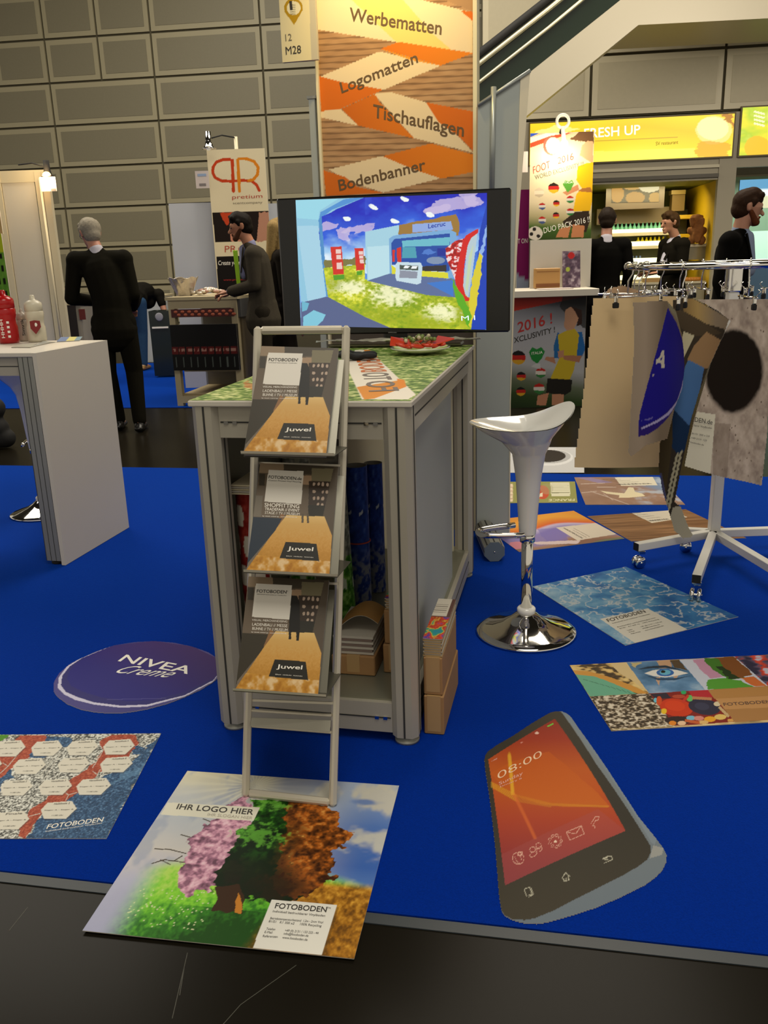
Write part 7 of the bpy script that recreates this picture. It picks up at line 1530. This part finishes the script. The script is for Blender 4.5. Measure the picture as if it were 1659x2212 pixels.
# bakery case and shelves at right
b = B(); kb(b, 1458, 530, 1526, 560, -.5, .35, M('case_glass', '9c9478', .1, trans=.5)); kb(b, 1458, 528, 1526, 532, -.48, .4, PANKF); b.build('glass_case', None, 'small glass display case on the kiosk counter', 'case')
kcn = thing('kiosk_counter', K(4.0, 0, -.3), 'kiosk serving counter with bread in front of the opening', 'counter')
b = B(); a, c_ = kuv(1340, 612, -.25), kuv(1545, 606, -.25); zc_ = float(a[2]); kbox(3.15, 4.9, -.0048, zc_-.03, -.75, -.25, M('counter_front', '8c8468', .5), b); b.build('body', kcn); b = B(); kbox(3.12, 4.91, zc_-.03, zc_, -.8, -.22, PANKF, b); b.build('top_slab', kcn)
b = B(); pt0, pt1 = kuv(1392, 604, -.35), kuv(1428, 604, -.35); b.box(((pt0+pt1)/2)*V(1, 1, 0)-KN*.12+EZ*(zc_+.03), (np.linalg.norm(pt1-pt0), .22, .056), M('bread_tray', '9c7c48', .6), KAX); b.build('bread_tray', None, 'bread tray on the left of the kiosk counter', 'tray')
bb0 = None
for k in range(12):
    p = kuv(1478+6*(k % 6), 604-3*(k//6), -.38-.1*(k//6)); p[2] = zc_+.03
    if bb0 is None: b = B(); b.ball(p, (.05, .035, .028), M('pastry', 'b8782c', .5), 10); bb0 = b.build('bread_roll', None, 'golden bread roll in the front row on the kiosk counter, leftmost', 'bread roll', 'bread rolls on the kiosk counter'); off0 = Vector(bb0.location)-Vector(p)
    else: o = bb0.copy(); col.objects.link(o); o.location = Vector(p)+off0; o['label'] = 'golden bread roll in the %s row on the kiosk counter, %s' % (('front', 'rear')[k//6], ORD[k % 6 if k % 6 < 5 else 11])
b = B()
for y_ in (465, 506): kb(b, 1452, y_, 1540, y_+5, -1.2, .5, KYM)
b.build('wall_shelf', None, 'yellow wall shelves at the right inside the kiosk', 'shelf')
b = B(); kb(b, 1453, 415, 1478, 455, -1.15, .2, M('straw_box', '6c5420', .6)); kb(b, 1451, 411, 1481, 419, -1.12, .24, M('straw_lid', '8c7434', .5)); b.build('storage_box', None, 'tan lidded box on the upper yellow kiosk shelf', 'box')
# hanging soft toy bunch in front of the shelves
b = B(); 
for x, y, r in ((1506, 475, .085), (1497, 469, .035), (1515, 469, .035), (1506, 500, .11), (1496, 516, .06), (1516, 518, .06), (1490, 497, .045), (1521, 497, .045)):
    p = kuv(x, y, -.45); capsule(b, p, p+V(0, 0, -.02), r, r*.9)
for k in range(10): p = kuv(1506+12*math.sin(k*2.3), 495+22*math.cos(k*1.7), -.38); capsule(b, p, p-EZ*.03, .035, .03)
o = remesh('soft_toy', b, M('brown_plush', '7c4c20', .9, noise=.4, nscale=30, bump=.6), .015, None, 1); tag(o, 'brown plush bear-shaped bundle on top of the glass display case in the kiosk', 'soft toy')
# right pillar glass and lit menu screen
q6 = Quad(K(5.30, 1.9, -.3), K(6.6, 1.9, -.3), K(6.6, 2.3, -.3), K(5.30, 2.3, -.3)); cv = Canvas(30, 14, '4c8cb0', q6); cv.put(cv.V < .4, 'c8c8a0'); cv.put((cv.V > .4)&(cv.V < .65)&(cv.U > .1), 'd8e8e0'); b = B(); b.sheet(cv, q6.fn, BACKLIT, q6.n, .04, MATT); b.build('menu_screen', None, 'small lit blue-white menu screen behind the bearded person', 'screen')
b = B(); kbox(5.25, 8.0, 0, 2.45, -1.9, -1.85, M('pale_green_wall', '9cb8a0', .6), b); b.build('wall_kiosk_2', kind='structure')
b = B(); kbox(5.35, 6.8, 1.15, 1.6, -1.4, -1.35, M('lit_panel_green', 'b8dcc8', emit=.7), b); kbox(5.35, 6.8, .0, 1.1, -1.5, -1.1, M('kiosk_blue', '4c6c8c', .5), b); b.build('drink_cabinet', None, 'pale green lit cabinet behind the bearded person at the right edge', 'cabinet')
area('kiosk_light', tuple(K(6.0, 2.3, -1.0)), .8, 15, (.9, 1, .85), tuple(K(6.0, 0, -1.2)))
